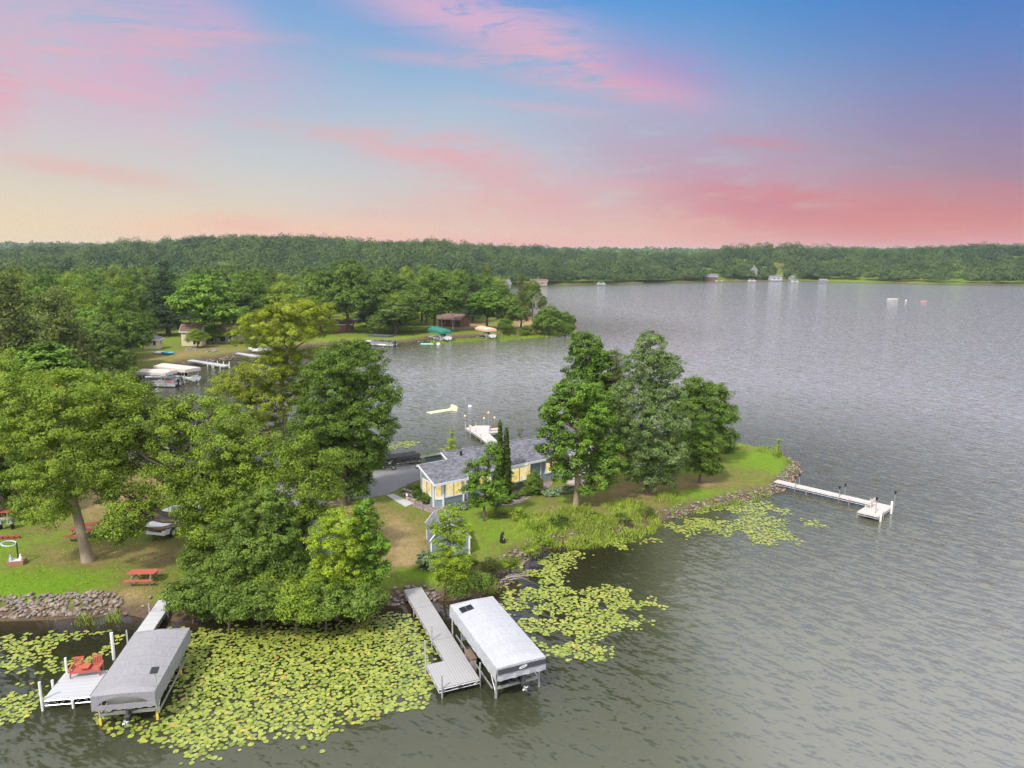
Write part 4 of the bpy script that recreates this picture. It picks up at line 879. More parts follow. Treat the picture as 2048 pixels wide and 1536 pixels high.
a, b = two((866, 655.5), (893, 662), 3.2); lift('boat lift under the arched dark green canopy', a, b, 3.0, 3.4, CANT, 0.7, seed=10, foot=ALU, crown=0.8, arch=True)
d = (b - a).normalized(); runabout('white motorboat under the dark green canopy', (b.x + d.x * 1.2, b.y - 0.5, 0.5), math.atan2(d.y, d.x), 6.5, WHITE)
pdock('red-brown dock leading to the faded pink canopied lift', [[(935, 663.5), (940, 662), (985, 670), (976, 673)]], [(950, 667), (965, 671), (976, 673)], DECKD, 0.8, GREYW)
a, b = two((960, 654.5), (983, 659), 3.1); lift('boat lift under the faded pink canopy near the wooded tip', a, b, 3.1, 3.4, CANP, 0.6, seed=12, foot=ALU, crown=0.5, arch=True)
d = (b - a).normalized(); runabout('white motorboat under the faded pink canopy', (b.x + d.x * 0.9, b.y, 0.5), math.atan2(d.y, d.x), 6.2, WHITE)
# floating things
def fmat(name, label, pts, m, th=0.06, curl=None):
    P = P2(pts, th); c = Vector((sum(p[0] for p in P) / len(P), sum(p[1] for p in P) / len(P))); mb = MB(); mb.prism([(p[0] - c.x, p[1] - c.y) for p in P], -0.02, th)
    o = mb.build(name, m); o.location = (c.x, c.y, 0); return tag(o, label, 'water mat')
ym = fmat('floating_mat', 'long pale yellow foam water mat floating behind the house', [(853, 824), (862, 827), (904, 820), (914, 822), (914, 815), (905, 811), (898, 817)], MATY)
mb = MB(); mb.tube([(G(904, 812, 0.1) - Vector((ym.location.x, ym.location.y, 0))), (G(914, 816, 0.1) - Vector((ym.location.x, ym.location.y, 0)))], 0.28, 10); mb.build('rolled_end', MATY, ym)
fmat('floating_mat', 'sea-green water mat floating off the middle shore', [(841, 686.5), (866, 686.5), (867, 688.5), (841, 688.5)], SEAG)
def buoy(label, x, y, r=0.35, m=None):
    p = G(x, y, 0.1); mb = MB(); mb.lathe([(r * 0.5, -0.2), (r, 0.05), (r * 0.9, r * 0.7), (r * 0.4, r), (0, r * 1.05)], 12); o = mb.build('buoy', m or WHITE, None, True); o.location = (p.x, p.y, 0); tag(o, label, 'buoy')
buoy('white round buoy floating beside the yellow water mat', 940, 813); buoy('white buoy floating beside the sea-green mat', 877, 689, 0.6)
buoy('small white buoy between the pontoon boat and the pink raft', 1812, 601, 0.45)
pontoon('cream pontoon boat with passengers area open, drifting far out on the lake', (*G(1795, 600, 0)[:2], 0), R(-4), 7.5, railm=simple('cream_rail', (0.6, 0.55, 0.42)), scale=0.72)
p = G(1848, 603, 0); mb = MB(); mb.tube([(-3.2, 0, 0.2), (-1.5, -0.9, 0.25), (1.5, -0.9, 0.25), (3.2, 0, 0.25), (1.5, 0.9, 0.25), (-1.5, 0.9, 0.25), (-3.2, 0, 0.2)], 0.42, 8); mb.box((0, 0, 0.15), (4, 1.6, 0.1))
o = mb.build('inflatable_raft', simple('pink_vinyl', (0.62, 0.22, 0.24), 0.4), None, True); o.scale = (0.55,) * 3; o.location = p; tag(o, 'pinkish red inflatable raft floating far out on the lake', 'raft')
# kayaks on the cove lawn
for k, (x, y, rz, mm, lb) in enumerate(((336, 708, -0.05, BLUEGR, 'bright blue kayak lying across a white one on the cove lawn'), (322, 707, 0.1, WHITE, 'white kayak lying on the cove lawn beside the cottage'))):
    p = G(x, y, 1.1); mb = MB(); mb.tube([(-2.0 + 0.5 * q, 0, 0.3 + 0.14 * abs(q - 4) / 4) for q in range(9)], [0.06, 0.28, 0.38, 0.42, 0.43, 0.42, 0.38, 0.28, 0.06], 10)
    o = mb.build('kayak', mm, None, True); o.location = (p.x, p.y, 0.95 + 0.1 * (1 - k)); o.rotation_euler = (0, 0, rz); o.scale = (0.9, 1.3, 0.9); tag(o, lb, 'kayak')
# houses round the cove and on the far bank
def cottage(name, label, cat, px, py, Wd, Dp, H, rise, rz, wm, rm, wins=(), z=None, hip=False, sc=1.0, trimm=None):
    p = G(px, py, 0.9); z = hz(p.x, p.y) if z is None else z; t_ = thing(name, label, cat, (p.x, p.y, z), rz)
    ov = 0.35; x, y = Wd / 2, Dp / 2; mb = MB()
    zf = lambda a, b: H + rise * (1 - abs(b) / y)
    if hip: mb.prism([(-x, -y), (x, -y), (x, y), (-x, y)], -0.5, H)
    else: walls(mb, [(-x, -y), (x, -y), (x, 0), (x, y), (-x, y), (-x, 0)], lambda a, b: zf(a, b) - 0.12, -0.5)
    mb.build('wall', wm, t_); mb = MB()
    if hip:
        r_ = max(0, x - y); e = ov; V = [(-x - e, -y - e, H), (x + e, -y - e, H), (x + e, y + e, H), (-x - e, y + e, H), (-r_, 0, H + rise), (r_, 0, H + rise)]
        mb.add(V, [(0, 1, 5, 4), (2, 3, 4, 5), (1, 2, 5), (3, 0, 4), (3, 2, 1, 0)])
    else:
        slab(mb, [(-x - ov, -y - ov), (x + ov, -y - ov), (x + ov, 0), (-x - ov, 0)], zf); slab(mb, [(-x - ov, 0), (x + ov, 0), (x + ov, y + ov), (-x - ov, y + ov)], zf)
    mb.build('roof', rm, t_)
    mb = MB(); 
    if hip: 
        for q in ((-x - ov, -y - ov, x + ov, -y - ov), (x + ov, -y - ov, x + ov, y + ov), (-x - ov, y + ov, -x - ov, -y - ov)): strip(mb, q[:2], q[2:], lambda a, b: H - 0.01)
    else: strip(mb, (-x - ov, -y - ov), (x + ov, -y - ov), zf); strip(mb, (x + ov, -y - ov), (x + ov, 0), zf); strip(mb, (x + ov, 0), (x + ov, y + ov), zf); strip(mb, (-x - ov, 0), (-x - ov, -y - ov), zf)
    mb.build('fascia', trimm or WHITE, t_)
    for (face, a0, z0, ww, hh) in wins:
        if face == 's': window(t_, (a0, -y), (1, 0), z0, ww, hh, 0, DGLASS, 0.08)
        elif face == 'e': window(t_, (x, a0), (0, 1), z0, ww, hh, 0, DGLASS, 0.08)
    return t_
cottage('cottage', 'small cream garden cottage with a grey pyramid roof beside the cove', 'cottage', 308, 697, 3.6, 3.6, 2.5, 1.3, R(10), SIDEY, ROOF, (('s', 0.4, 1.0, 0.7, 1.1), ('e', -0.5, 1.0, 0.7, 1.1)), hip=True)
cottage('yellow_shed', 'cream two-storey shed behind the small fruit tree', 'shed', 389, 690, 5.2, 4.0, 4.2, 1.6, R(4), SIDEY, ROOFB, (('s', 0.4, 0.4, 0.7, 1.6), ('s', 1.5, 0.4, 0.7, 1.6)))
cottage('brown_house', 'brown hip-roofed house half behind the tall oaks of the cove', 'house', 452, 682, 9, 7, 2.7, 2.2, R(-3), simple('tan_wall', (0.36, 0.30, 0.24)), ROOFB, (('s', -3, 0.3, 1.2, 1.8), ('s', 0, 0.3, 1.6, 1.8), ('s', 2.5, 0.8, 1, 1.1)), hip=True)
cottage('red_brown_house', 'dark red-brown house low under the trees of the middle shore', 'house', 908, 652, 9, 6, 2.6, 1.7, R(-30), SIDEB, ROOFB, (('s', -3, 1, 1.2, 1.2), ('s', 1, 1, 1.2, 1.2)), trimm=simple('brown_trim', (0.14, 0.08, 0.06)))
cottage('brick_cabin', 'low red-brick cabin behind the big oak on the middle shore', 'cabin', 668, 662, 12, 6, 2.6, 1.2, R(5), simple('brick_wall', (0.26, 0.10, 0.07)), ROOFB, (('s', -3, 1, 1.2, 1.0),))
FARW = simple('dimmed_white', (0.22, 0.22, 0.23)); far_spec = [('white_house', 'tall white gabled house with a red roof high above the far bank', 'house', 1507, 542, 9, 7, 6.0, 4.5, R(70), FARW, ROOFB, 714), ('small_white_house', 'small white-gabled house peeping out above the far trees', 'house', 1470, 538, 5, 5, 4, 3, R(75), FARW, ROOFB, 730),  # white of the far walls darkened to cut their brightness and reflected streaks
 ('lakeside_house', 'dark-roofed house behind the left far dock', 'house', 1420, 556, 12, 8, 3.5, 2.5, R(0), SIDEB, ROOF, None), ('lakeside_house', 'grey and white low house on the far bank beside the little boathouse', 'house', 1550, 556, 11, 6, 2.6, 1.8, R(2), simple('pale_wall', (0.5, 0.5, 0.52)), ROOF, None),
 ('boathouse', 'small white boathouse on the far bank', 'boathouse', 1583, 556, 6, 5, 2.8, 1.8, R(60), FARW, ROOF, None), ('lakeside_house', 'white house in the inlet behind the middle point', 'house', 1002, 571, 13, 8, 3.0, 3.0, R(20), FARW, ROOF, None),
 ('lakeside_house', 'low tan house among the willows left of the far dock', 'house', 1078, 566, 13, 8, 2.8, 2.0, R(0), simple('tan_wall_2', (0.34, 0.27, 0.22)), ROOFB, None), ('boathouse', 'white covered boat shelter standing at the edge of the far bank', 'boathouse', 1645, 561, 6, 4, 2.4, 1.0, R(5), FARW, ROOF, None)]
def far_house(nm, lb, cat, px, py, Wd, Dp, H, rise, rz, wm, rm, Yd):
    if Yd: p = WY(px, py + 6, Yd); 
    else: p = G(px, py + 4, 0.9)
    z = hz(p.x, p.y) if Yd else 0.9
    if Yd: z = p.z - 2
    t_ = cottage(nm, lb, cat, px, py, Wd, Dp, H, rise, rz, wm, rm, (('s', -Wd / 4, 1, 1.6, 1.6), ('s', Wd / 8, 1, 1.6, 1.6), ('e', -1, H - 2.2, 2, 1.5)), z=z)
    t_.location = (p.x, p.y, z); return t_
for q in far_spec: far_house(*q)
for k, (x, y, w_, lb) in enumerate(((1438, 562, 9, 'dark dock with a covered boat at the left of the far bank'), (1504, 561, 8, 'white-roofed dock below the tall white house on the far bank'), (1590, 562.5, 7, 'low pale dock below the far boathouse'), (1202, 567, 8, 'small white boat shelter dock on the far left bank'), (2030, 565, 16, 'long red-brown dock at the right edge of the far bank'))):
    p = G(x, y + 2, 0.6); t_ = thing('boat_dock', lb, 'dock', (p.x, p.y, 0), 0); mb = MB(); mb.box((0, 0, 0.7), (w_, 2.2, 0.25)); mb.build('deck_section', [DECKD, DECKE, DECKE, DECKE, DECKD][k], t_)
    mb = MB(); mb.box((0, 1, 3.0), (w_ * 0.55, 3.2, 0.3)); 
    if k != 4: mb.build('canopy', [CANK, FARW, FARW, CANT, FARW][k], t_)
    mb = MB()
    for sx in (-1, 1):
        for sy in (-0.4, 2.4): mb.box((sx * w_ * 0.25, sy, 1.2), (0.2, 0.2, 3.6))
    mb.build('post_frame', WPOST, t_)
    mb = MB(); loft(mb, [[(x_, -s_, 1.9), (x_, 0, 1.0), (x_, s_, 1.9)] for x_, s_ in ((-3, 0.9), (0, 1.0), (2, 0.8), (3.4, 0.05))]); mb.box((0, 0, 1.9), (4, 1.5, 0.2)); o = mb.build('motorboat', WHITE); o.location = (p.x, p.y + 1, 0); tag(o, 'white boat moored under the ' + ['black', 'white', 'low white', 'green', 'open'][k] + ' shelter on the far bank', 'boat')
    if k == 4: o.location = (p.x - 5, p.y - 2, -0.8)

# street-style lamps on the middle shore
for k, (x, y, n_) in enumerate(((884, 657, 3), (906, 660, 1))):
    p = G(x, y, 0.9); t_ = thing('lamp_post', ['white triple-headed garden lamp on the middle shore', 'white single garden lamp on the middle shore'][k], 'lamp', (p.x, p.y, 0.8), 0)
    mb = MB(); mb.bar((0, 0, 0), (0, 0, 5.0), 0.09); mb.build('pole', WPOST, t_)
    for q in range(n_): mb = MB(); mb.lathe([(0.1, 4.9), (0.4, 5.1), (0.4, 5.35), (0.0, 5.7)], 8, ((q - (n_ - 1) / 2) * 0.9, 0, 0)); mb.build('lamp_shade', WHITE, t_)

# ------------------------------------------------------------------ garden things near the camera
def picnic(label, p, rz, m, sc=1.0):
    t_ = thing('picnic_table', label, 'picnic table', (p[0], p[1], hz(p[0], p[1])), rz, 'red picnic tables on the lawn'); t_.scale = (sc,) * 3
    mb = MB()
    for k in range(5): mb.box((0, -0.3 + 0.15 * k, 0.75), (1.85, 0.14, 0.04))
    mb.build('tabletop', m, t_)
    for sy in (-1, 1):
        mb = MB(); 
        for k in range(2): mb.box((0, sy * (0.68 + 0.14 * k), 0.45), (1.85, 0.13, 0.04))
        mb.build('seat', m, t_)
    for sx in (-1, 1):
        mb = MB(); mb.box((sx * 0.62, 0, 0.40), (0.05, 1.6, 0.09)); mb.box((sx * 0.62, 0, 0.69), (0.05, 0.72, 0.08))
        for sy in (-1, 1): mb.bar((sx * 0.62, sy * 0.62, -0.02), (sx * 0.62, sy * 0.2, 0.72), 0.045, 4)
        mb.build('leg_frame', GREYW, t_)
picnic('red picnic table standing alone near the stone bank', G(288, 1164, 0.9), R(3), RED, 1.1)
picnic('red picnic table with a pale front edge under the farthest left tree', G(44, 990, 0.9), R(-25), RED, 1.0)
picnic('dark red picnic table behind the foot of the leaning trunk', G(166, 1078, 0.9), R(-15), DRED, 1.15)
picnic('dark red picnic table half hidden to the right of the leaning trunk', G(185, 1066, 0.9), R(20), DRED, 1.1)
picnic('red picnic table cut off by the left edge beside the grey grill', G(4, 1040, 0.9), R(10), RED, 1.1)
p = G(14, 1058, 0.9); t_ = thing('camp_grill', 'grey metal camp grill on dark legs beside the left edge', 'grill', (p.x, p.y, 0.9), R(5))
mb = MB(); mb.box((0, 0, 0.95), (1.3, 0.55, 0.08)); mb.box((-0.5, 0.02, 0.75), (0.45, 0.5, 0.45)); mb.box((0.4, 0.02, 0.75), (0.5, 0.5, 0.45)); mb.build('grill_box', simple('galvanised', (0.36, 0.42, 0.44), 0.5, 0.3), t_)
for sx in (-1, 1): mb = MB(); mb.box((sx * 0.5, 0, 0.3), (0.05, 0.45, 0.6)); mb.build('leg', BLACKM, t_)
p = G(18, 1078, 0.9); mb = MB()
for k in range(4): mb.box((0.45 * k - 0.7, 0.05 * k, 0.1), (0.38, 0.25, 0.2), 0.1 * k)
o = mb.build('brick_edging', DRED); o.location = (p.x, p.y, 0.9); tag(o, 'row of dark red edging blocks in front of the grey grill', 'edging')
p = G(41, 1040, 0.9); t_ = thing('fire_screen', 'pale grey upright panel on a dark stand near the left picnic tables', 'panel', (p.x, p.y, 0.9), R(-10))
mb = MB(); mb.box((0, 0, 1.3), (0.55, 0.05, 0.5)); mb.build('panel', simple('grey_panel', (0.38, 0.40, 0.44)), t_); mb = MB(); mb.bar((0, 0, 0), (0, 0, 1.1), 0.04); mb.box((0, 0, 0.03), (0.5, 0.4, 0.06)); mb.build('stand', BLACKM, t_)
# memorial post: ring on a post over a planter box with small figures
p = G(34, 1128, 0.9); t_ = thing('planter_box', 'reddish planter box with a dark post and tilted pale ring at the left lawn', 'planter', (p.x, p.y, 0.9), R(14))
mb = MB(); mb.box((0, 0, 0.17), (1.15, 0.75, 0.34)); mb.build('box', simple('planter_wood', (0.33, 0.16, 0.11), 0.8), t_)
mb = MB(); mb.box((0, 0, 0.352), (0.85, 0.5, 0.03)); mb.build('white_pebbles', simple('pebbles', (0.65, 0.6, 0.62), 0.9, var=0.4, scale=15), t_)
mb = MB(); mb.bar((0.1, 0.1, 0.3), (0.12, 0.1, 1.75), 0.05); mb.build('post', BLACKM, t_)
mb = MB(); mb.tube([(-0.42 + 0.5 * math.cos(a), 0.1 + 0.42 * math.sin(a), 1.72 + 0.05 * math.sin(a) - 0.08 * math.cos(a)) for a in [2 * math.pi * k / 20 for k in range(21)]], 0.05, 6, False); mb.build('ring', simple('pale_blue_paint', (0.50, 0.62, 0.68), 0.4), t_)
for k, (x, cc, lb) in enumerate(((-0.35, (0.35, 0.48, 0.55), 'small blue-grey garden figure on the left of the planter box'), (0.33, (0.78, 0.76, 0.7), 'small white garden figure on the right of the planter box'))):
    mb = MB(); mb.lathe([(0.13, 0), (0.15, 0.12), (0.1, 0.26), (0.05, 0.29), (0.08, 0.35), (0.07, 0.42), (0.02, 0.5), (0, 0.52)], 10); o = mb.build('garden_figure', simple('figure_%d' % k, cc, 0.6), None, True)
    q = place((p.x, p.y), R(14), x, -0.05, 1.26); o.location = q; tag(o, lb, 'garden figure')
# black sculpture cover on the lawn
p = G(1005, 1084, 0.9); mb = MB(); mb.lathe([(0.26, 0), (0.22, 0.35), (0.17, 0.62), (0.13, 0.85), (0.05, 0.95), (0, 0.96)], 9); mb.v = [(x + 0.04 * math.sin(z * 9), y, z) for x, y, z in mb.v]
t_ = thing('covered_grill', 'small black covered stand alone on the lawn by the bay', 'garden object', (p.x, p.y, hz(p.x, p.y)), 0.3); mb.build('cover', BLACKM, t_); mb = MB(); mb.tube([(0, -0.235, 0.7), (0.1, -0.25, 0.55), (0.0, -0.26, 0.4), (0.03, -0.27, 0.3)], 0.015, 4); mb.build('tie', WHITE, t_)
# path light by the shrubs
p = G(814, 1003, 0.9); t_ = thing('path_light', 'small lit amber path light beside the concrete walk', 'lamp', (p.x, p.y, 0.9), 0)
mb = MB(); mb.bar((0, 0, 0), (0, 0, 0.6), 0.035); mb.build('pole', WPOST, t_); mb = MB(); mb.lathe([(0.09, 0.6), (0.1, 0.78), (0.0, 0.82)], 8); mb.build('lamp_shade', LAMPM, t_)
# shepherd's hook
p = G(846, 930, 0.9); mb = MB(); mb.tube([(0, 0, 0)] + [(0, 0, 2.2)] + [(-0.25 + 0.25 * math.cos(a), 0, 2.2 + 0.25 * math.sin(a)) for a in (0.5, 1.2, 1.9, 2.6, 3.2, 3.9)], 0.03, 5); o = mb.build('shepherd_hook', GREYW); o.location = (p.x, p.y, 0.9); tag(o, 'thin hooked garden pole between the trailers and the house', 'garden pole')
# trailers on the drive
def trailer(label, px, py, rz, rails=True, covered=False):
    p = G(px, py, 0.9); t_ = thing('boat_trailer', label, 'trailer', (p.x, p.y, 0.92), rz); mb = MB()
    for sy in (-1, 1):
        mb.bar((-2.4, sy * 0.85, 0.5), (1.6, sy * 0.85, 0.5), 0.05, 4); mb.bar((1.6, sy * 0.85, 0.5), (3.4, 0, 0.5), 0.05, 4)
        if rails: mb.bar((-2.2, sy * 0.8, 0.85), (1.4, sy * 0.8, 0.85), 0.05, 4)
        for k in range(6): mb.bar((-2.2 + 0.7 * k, sy * 0.85, 0.5), (-2.0 + 0.7 * k, sy * 0.8, 0.85), 0.03, 4)
    for x in (-2.3, -1, 0.3, 1.5): mb.bar((x, -0.85, 0.5), (x, 0.85, 0.5), 0.04, 4)
    mb.build('frame', simple('dark_steel', (0.05, 0.05, 0.06), 0.5, 0.3), t_)
    for x in (-0.6, -1.4):
        for sy in (-1, 1):
            mb = MB(); vs = MB(); vs.tube([(x, sy * 1.02 - 0.1, 0.3), (x, sy * 1.02 + 0.1, 0.3)], 0.3, 14); wl = vs.build('wheel', RUBBER, t_)
            mb.tube([(x, sy * 1.02 - 0.105, 0.3), (x, sy * 1.02 + 0.105, 0.3)], 0.15, 10); mb.build('rim', ALU, wl)
    mb = MB(); mb.box((0, 0, 0.55), (3.0, 0.16, 0.08)); mb.build('bunk', GREYW, t_)
    return t_
dv_ = G(750, 935, 0.9) - G(850, 922, 0.9); rzT = math.atan2(dv_.y, dv_.x)
trailer('black boat trailer with raised side rails parked nearest the lamp pole', 820, 934, rzT)
t2 = trailer('black trailer loaded with a dark covered hull on the edge of the drive', 800, 925, rzT)
mb = MB(); loft(mb, [[(x, -h_, 0.7), (x, -h_ * 0.6, 0.7 + k_), (x, 0, 0.8 + k_ * 1.1), (x, h_ * 0.6, 0.7 + k_), (x, h_, 0.7)] for x, h_, k_ in ((-2.4, 0.7, 0.08), (-1.5, 0.85, 0.2), (0, 0.85, 0.26), (1.4, 0.7, 0.16), (2.4, 0.1, 0.05))]); mb.add([(-2.4, -0.7, 0.7), (-2.4, -0.42, 0.78), (-2.4, 0, 0.888), (-2.4, 0.42, 0.78), (-2.4, 0.7, 0.7)], [(0, 1, 2, 3, 4)])
o = mb.build('covered_hull', CANK, None); o.location = t2.location; o.rotation_euler = t2.rotation_euler; tag(o, 'dark tarpaulined boat hull lying on the farther trailer', 'boat')
p = G(777, 940, 0.9); t_ = thing('motorbike', 'small black off-road motorbike leaning on the gravel drive', 'motorbike', (p.x, p.y, 0.95), R(-8))
for x in (-0.62, 0.62):
    mb = MB(); mb.tube([(x + 0.27 * math.cos(a), 0, 0.28 + 0.27 * math.sin(a)) for a in [2 * math.pi * k / 16 for k in range(17)]], 0.05, 6, False); wl = mb.build('wheel', RUBBER, t_); mb = MB(); mb.tube([(x, -0.05, 0.28), (x, 0.05, 0.28)], 0.1, 8)
    for k in range(4): a = k * math.pi / 4; mb.bar((x + 0.25 * math.cos(a), 0, 0.28 + 0.25 * math.sin(a)), (x - 0.25 * math.cos(a), 0, 0.28 - 0.25 * math.sin(a)), 0.01, 3)
    mb.build('rim', ALU, wl)
mb = MB(); mb.bar((0.62, 0.05, 0.28), (0.42, 0, 0.95), 0.04); mb.bar((-0.62, 0, 0.28), (-0.1, 0, 0.35), 0.04); mb.box((0, 0, 0.42), (0.4, 0.26, 0.32)); mb.bar((0.42, 0, 0.85), (-0.1, 0, 0.6), 0.04); mb.build('frame', BLACKM, t_)
mb = MB(); mb.box((-0.3, 0, 0.78), (0.7, 0.2, 0.1)); mb.build('seat', BLACKM, t_); mb = MB(); mb.box((0.18, 0, 0.78), (0.35, 0.24, 0.18), taper=0.7); mb.build('tank', GREYW, t_)
mb = MB(); mb.bar((0.4, -0.36, 1.0), (0.4, 0.36, 1.0), 0.02); mb.build('handlebar', ALU, t_); mb = MB(); mb.box((0.75, 0, 0.62), (0.5, 0.12, 0.03)); mb.box((-0.7, 0, 0.66), (0.5, 0.13, 0.03)); mb.build('mudguard', BLACKM, t_)

# white pickup truck facing the lake
def truck():
    p = Vector((-30.4, 58.6)); t_ = thing('pickup_truck', 'white pickup truck with a black grille parked under the light green tree', 'pickup truck', (p.x, p.y, hz(p.x, p.y) + 0.02), math.atan2(-0.95, -0.22))
    # +x is forward; origin at front axle
    prof = [(-4.5, 0.55), (-4.5, 1.25), (-2.75, 1.28), (-2.6, 1.85), (-1.0, 1.9), (-0.1, 1.30), (0.78, 1.18), (0.9, 0.95), (0.92, 0.5), (0.45, 0.42)]
    secs = []; 
    def sec(y, k): return [(x, y, z if z < 1.3 else 1.3 + (z - 1.3) * k) for x, z in prof]
    mb = MB(); Ws = [(-1.0, 1), (1.0, 1)]
    def shell(pr, y0, y1, yt):
        n = len(pr); vs = [(x, (y0 if z < 1.29 else y0 * yt), z) for x, z in pr] + [(x, (y1 if z < 1.29 else y1 * yt), z) for x, z in pr]
        mb.add(vs, [tuple(range(n)), tuple(range(2 * n - 1, n - 1, -1))] + [(i, n + i, n + (i + 1) % n, (i + 1) % n) for i in range(n)])
    shell([(-4.5, 0.55), (-4.5, 1.25), (-2.62, 1.27), (-2.62, 1.28), (0.3, 1.28), (0.78, 1.20), (0.9, 0.98), (0.92, 0.5), (0.45, 0.42), (-4.3, 0.42)], -1.0, 1.0, 1)
    b = mb.build('body', PAINTW, t_); bv = b.modifiers.new('b', 'BEVEL'); bv.width = 0.06; bv.segments = 2; bv.limit_method = 'ANGLE'
    mb = MB(); shell([(-2.65, 1.285), (-2.45, 1.86), (-1.0, 1.9), (-0.15, 1.29)], -0.95, 0.95, 0.82); mb.build('cab', PAINTW, t_)
    mb = MB(); mb.add([(-0.18, -0.84, 1.33), (-0.18, 0.84, 1.33), (-0.93, 0.74, 1.86), (-0.93, -0.74, 1.86)], [(0, 1, 2, 3)]); mb.v = [(x + 0.03, y, z + 0.015) for x, y, z in mb.v]; mb.build('windshield', DGLASS, t_)
    for sy in (-1, 1):
        mb = MB(); mb.add([(-2.35, sy * 0.93, 1.36), (-0.4, sy * 0.93, 1.36), (-1.05, sy * 0.83, 1.8), (-2.3, sy * 0.83, 1.8)], [(0, 1, 2, 3)]); mb.build('side_window', DGLASS, t_)
        mb = MB(); mb.box((0.88, sy * 0.8, 0.98), (0.1, 0.32, 0.2)); mb.build('headlight', DGLASS, t_)
        mb = MB(); mb.box((-0.35, sy * 1.08, 1.35), (0.12, 0.2, 0.2)); mb.build('mirror', PAINTW, t_)
        for x in (0, -3.6):
            mb = MB(); mb.tube([(x, sy * 0.93 - 0.12, 0.4), (x, sy * 0.93 + 0.12, 0.4)], 0.4, 18); wl = mb.build('wheel', RUBBER, t_); mb = MB(); mb.tube([(x, sy * 0.93 - 0.13, 0.4), (x, sy * 0.93 + 0.13, 0.4)], 0.24, 12); mb.build('rim', ALU, wl)
    mb = MB(); mb.box((0.92, 0, 0.9), (0.06, 1.25, 0.36)); mb.build('grille', BLACKM, t_); mb = MB(); mb.box((0.95, 0, 0.58), (0.16, 1.95, 0.2)); mb.build('bumper', PAINTW, t_)
truck()
# log pile, stump things in the shade
p = G(415, 1124, 0.9); mb = MB()
for k in range(7): a = random.uniform(-0.3, 0.3); mb.tube([(-0.5, 0.28 * (k % 4), 0.15 + 0.26 * (k // 4)), (0.6, 0.28 * (k % 4) + a, 0.15 + 0.26 * (k // 4))], 0.13, 7)
o = mb.build('log_pile', BARK); o.location = (p.x, p.y, 0.9); tag(o, 'small pile of cut logs under the shore trees', 'log pile')
# patio with white furniture behind the front maple
pc = G(1165, 950, 0.9); pt = thing('patio_deck', 'grey patio deck with broad white steps behind the front maple', 'deck', (pc.x, pc.y, 0.9), math.atan2(0.56, 0.829))
mb = MB(); mb.box((0.8, 1.2, 0.45), (7.0, 4.0, 0.12)); mb.build('deck_boards', simple('lavender_grey_boards', (0.42, 0.38, 0.42), 0.8), pt)
mb = MB(); mb.box((0.8, -0.82, 0.2), (7.0, 0.06, 0.42)); mb.build('deck_skirt', WHITE, pt)
mb = MB(); mb.box((-1.6, -1.35, 0.32), (1.7, 0.9, 0.12)); mb.box((-1.6, -1.35, 0.13), (1.75, 0.95, 0.25)); mb.build('step', GREYW, pt)
mb = MB(); mb.box((-2.4, -1.9, 0.14), (1.9, 1.1, 0.22), 0.2); mb.build('lower_step', simple('pink_grey_step', (0.5, 0.42, 0.42)), pt)
def pat(x, y): return place((pc.x, pc.y), math.atan2(0.56, 0.829), x, y, 1.41)
t_ = thing('patio_umbrella', 'large open white patio umbrella on the deck behind the front maple', 'umbrella', pat(-1.0, 1.0)); mb = MB(); mb.bar((0, 0, 0), (0, 0, 2.45), 0.03); mb.build('pole', ALU, t_)
mb = MB(); mb.lathe([(1.45, 1.9), (0.8, 2.2), (0.0, 2.5)], 8); mb.build('canopy', WHITE, t_)
t_ = thing('patio_umbrella', 'lavender-grey patio umbrella right of the white one', 'umbrella', pat(2.0, 1.4)); mb = MB(); mb.bar((0, 0, 0), (0, 0, 2.3), 0.03); mb.build('pole', ALU, t_)
mb = MB(); mb.lathe([(1.5, 1.75), (0.8, 2.05), (0.0, 2.35)], 8); mb.build('canopy', simple('lavender_canvas', (0.42, 0.38, 0.42)), t_)
for k, (x, y) in enumerate(((-1.6, -0.2), (0.6, -0.3), (1.6, -0.4), (2.8, -0.3))):
    t_ = thing('patio_chair', ['white patio chair left of the steps on the deck', 'white patio chair near the maple trunk on the deck', 'white patio chair under the lavender-grey umbrella', 'white patio chair at the right end of the deck'][k], 'chair', pat(x, y), 0.5 * k, 'white patio chairs')
    mb = MB(); mb.box((0, 0, 0.42), (0.55, 0.5, 0.05)); mb.build('seat', WHITE, t_); mb = MB(); mb.box((0, 0.25, 0.7), (0.55, 0.05, 0.6)); mb.build('backrest', WHITE, t_)
    for sx in (-1, 1):
        for sy in (-1, 1): mb = MB(); mb.box((sx * 0.24, sy * 0.22, 0.2), (0.04, 0.04, 0.4)); mb.build('leg', WHITE, t_)
# fallen driftwood on the bank
p = G(1015, 1158, 0.3); mb = MB()
for k in range(9):
    a = random.uniform(-0.5, 0.6); L_ = random.uniform(0.8, 2.2); q = Vector((random.uniform(-0.6, 0.3), random.uniform(-0.4, 0.4), random.uniform(0, 0.3)))
    mb.tube([q, q + Vector((L_ * 0.5 * math.cos(a), L_ * 0.5 * math.sin(a), 0.15)), q + Vector((L_ * math.cos(a * 1.4), L_ * math.sin(a * 1.4), random.uniform(-0.1, 0.4)))], [0.05, 0.035, 0.012], 5)
o = mb.build('driftwood', DEAD); o.location = (p.x, p.y, 0.2); tag(o, 'tangle of bare grey fallen branches reaching over the water', 'driftwood')

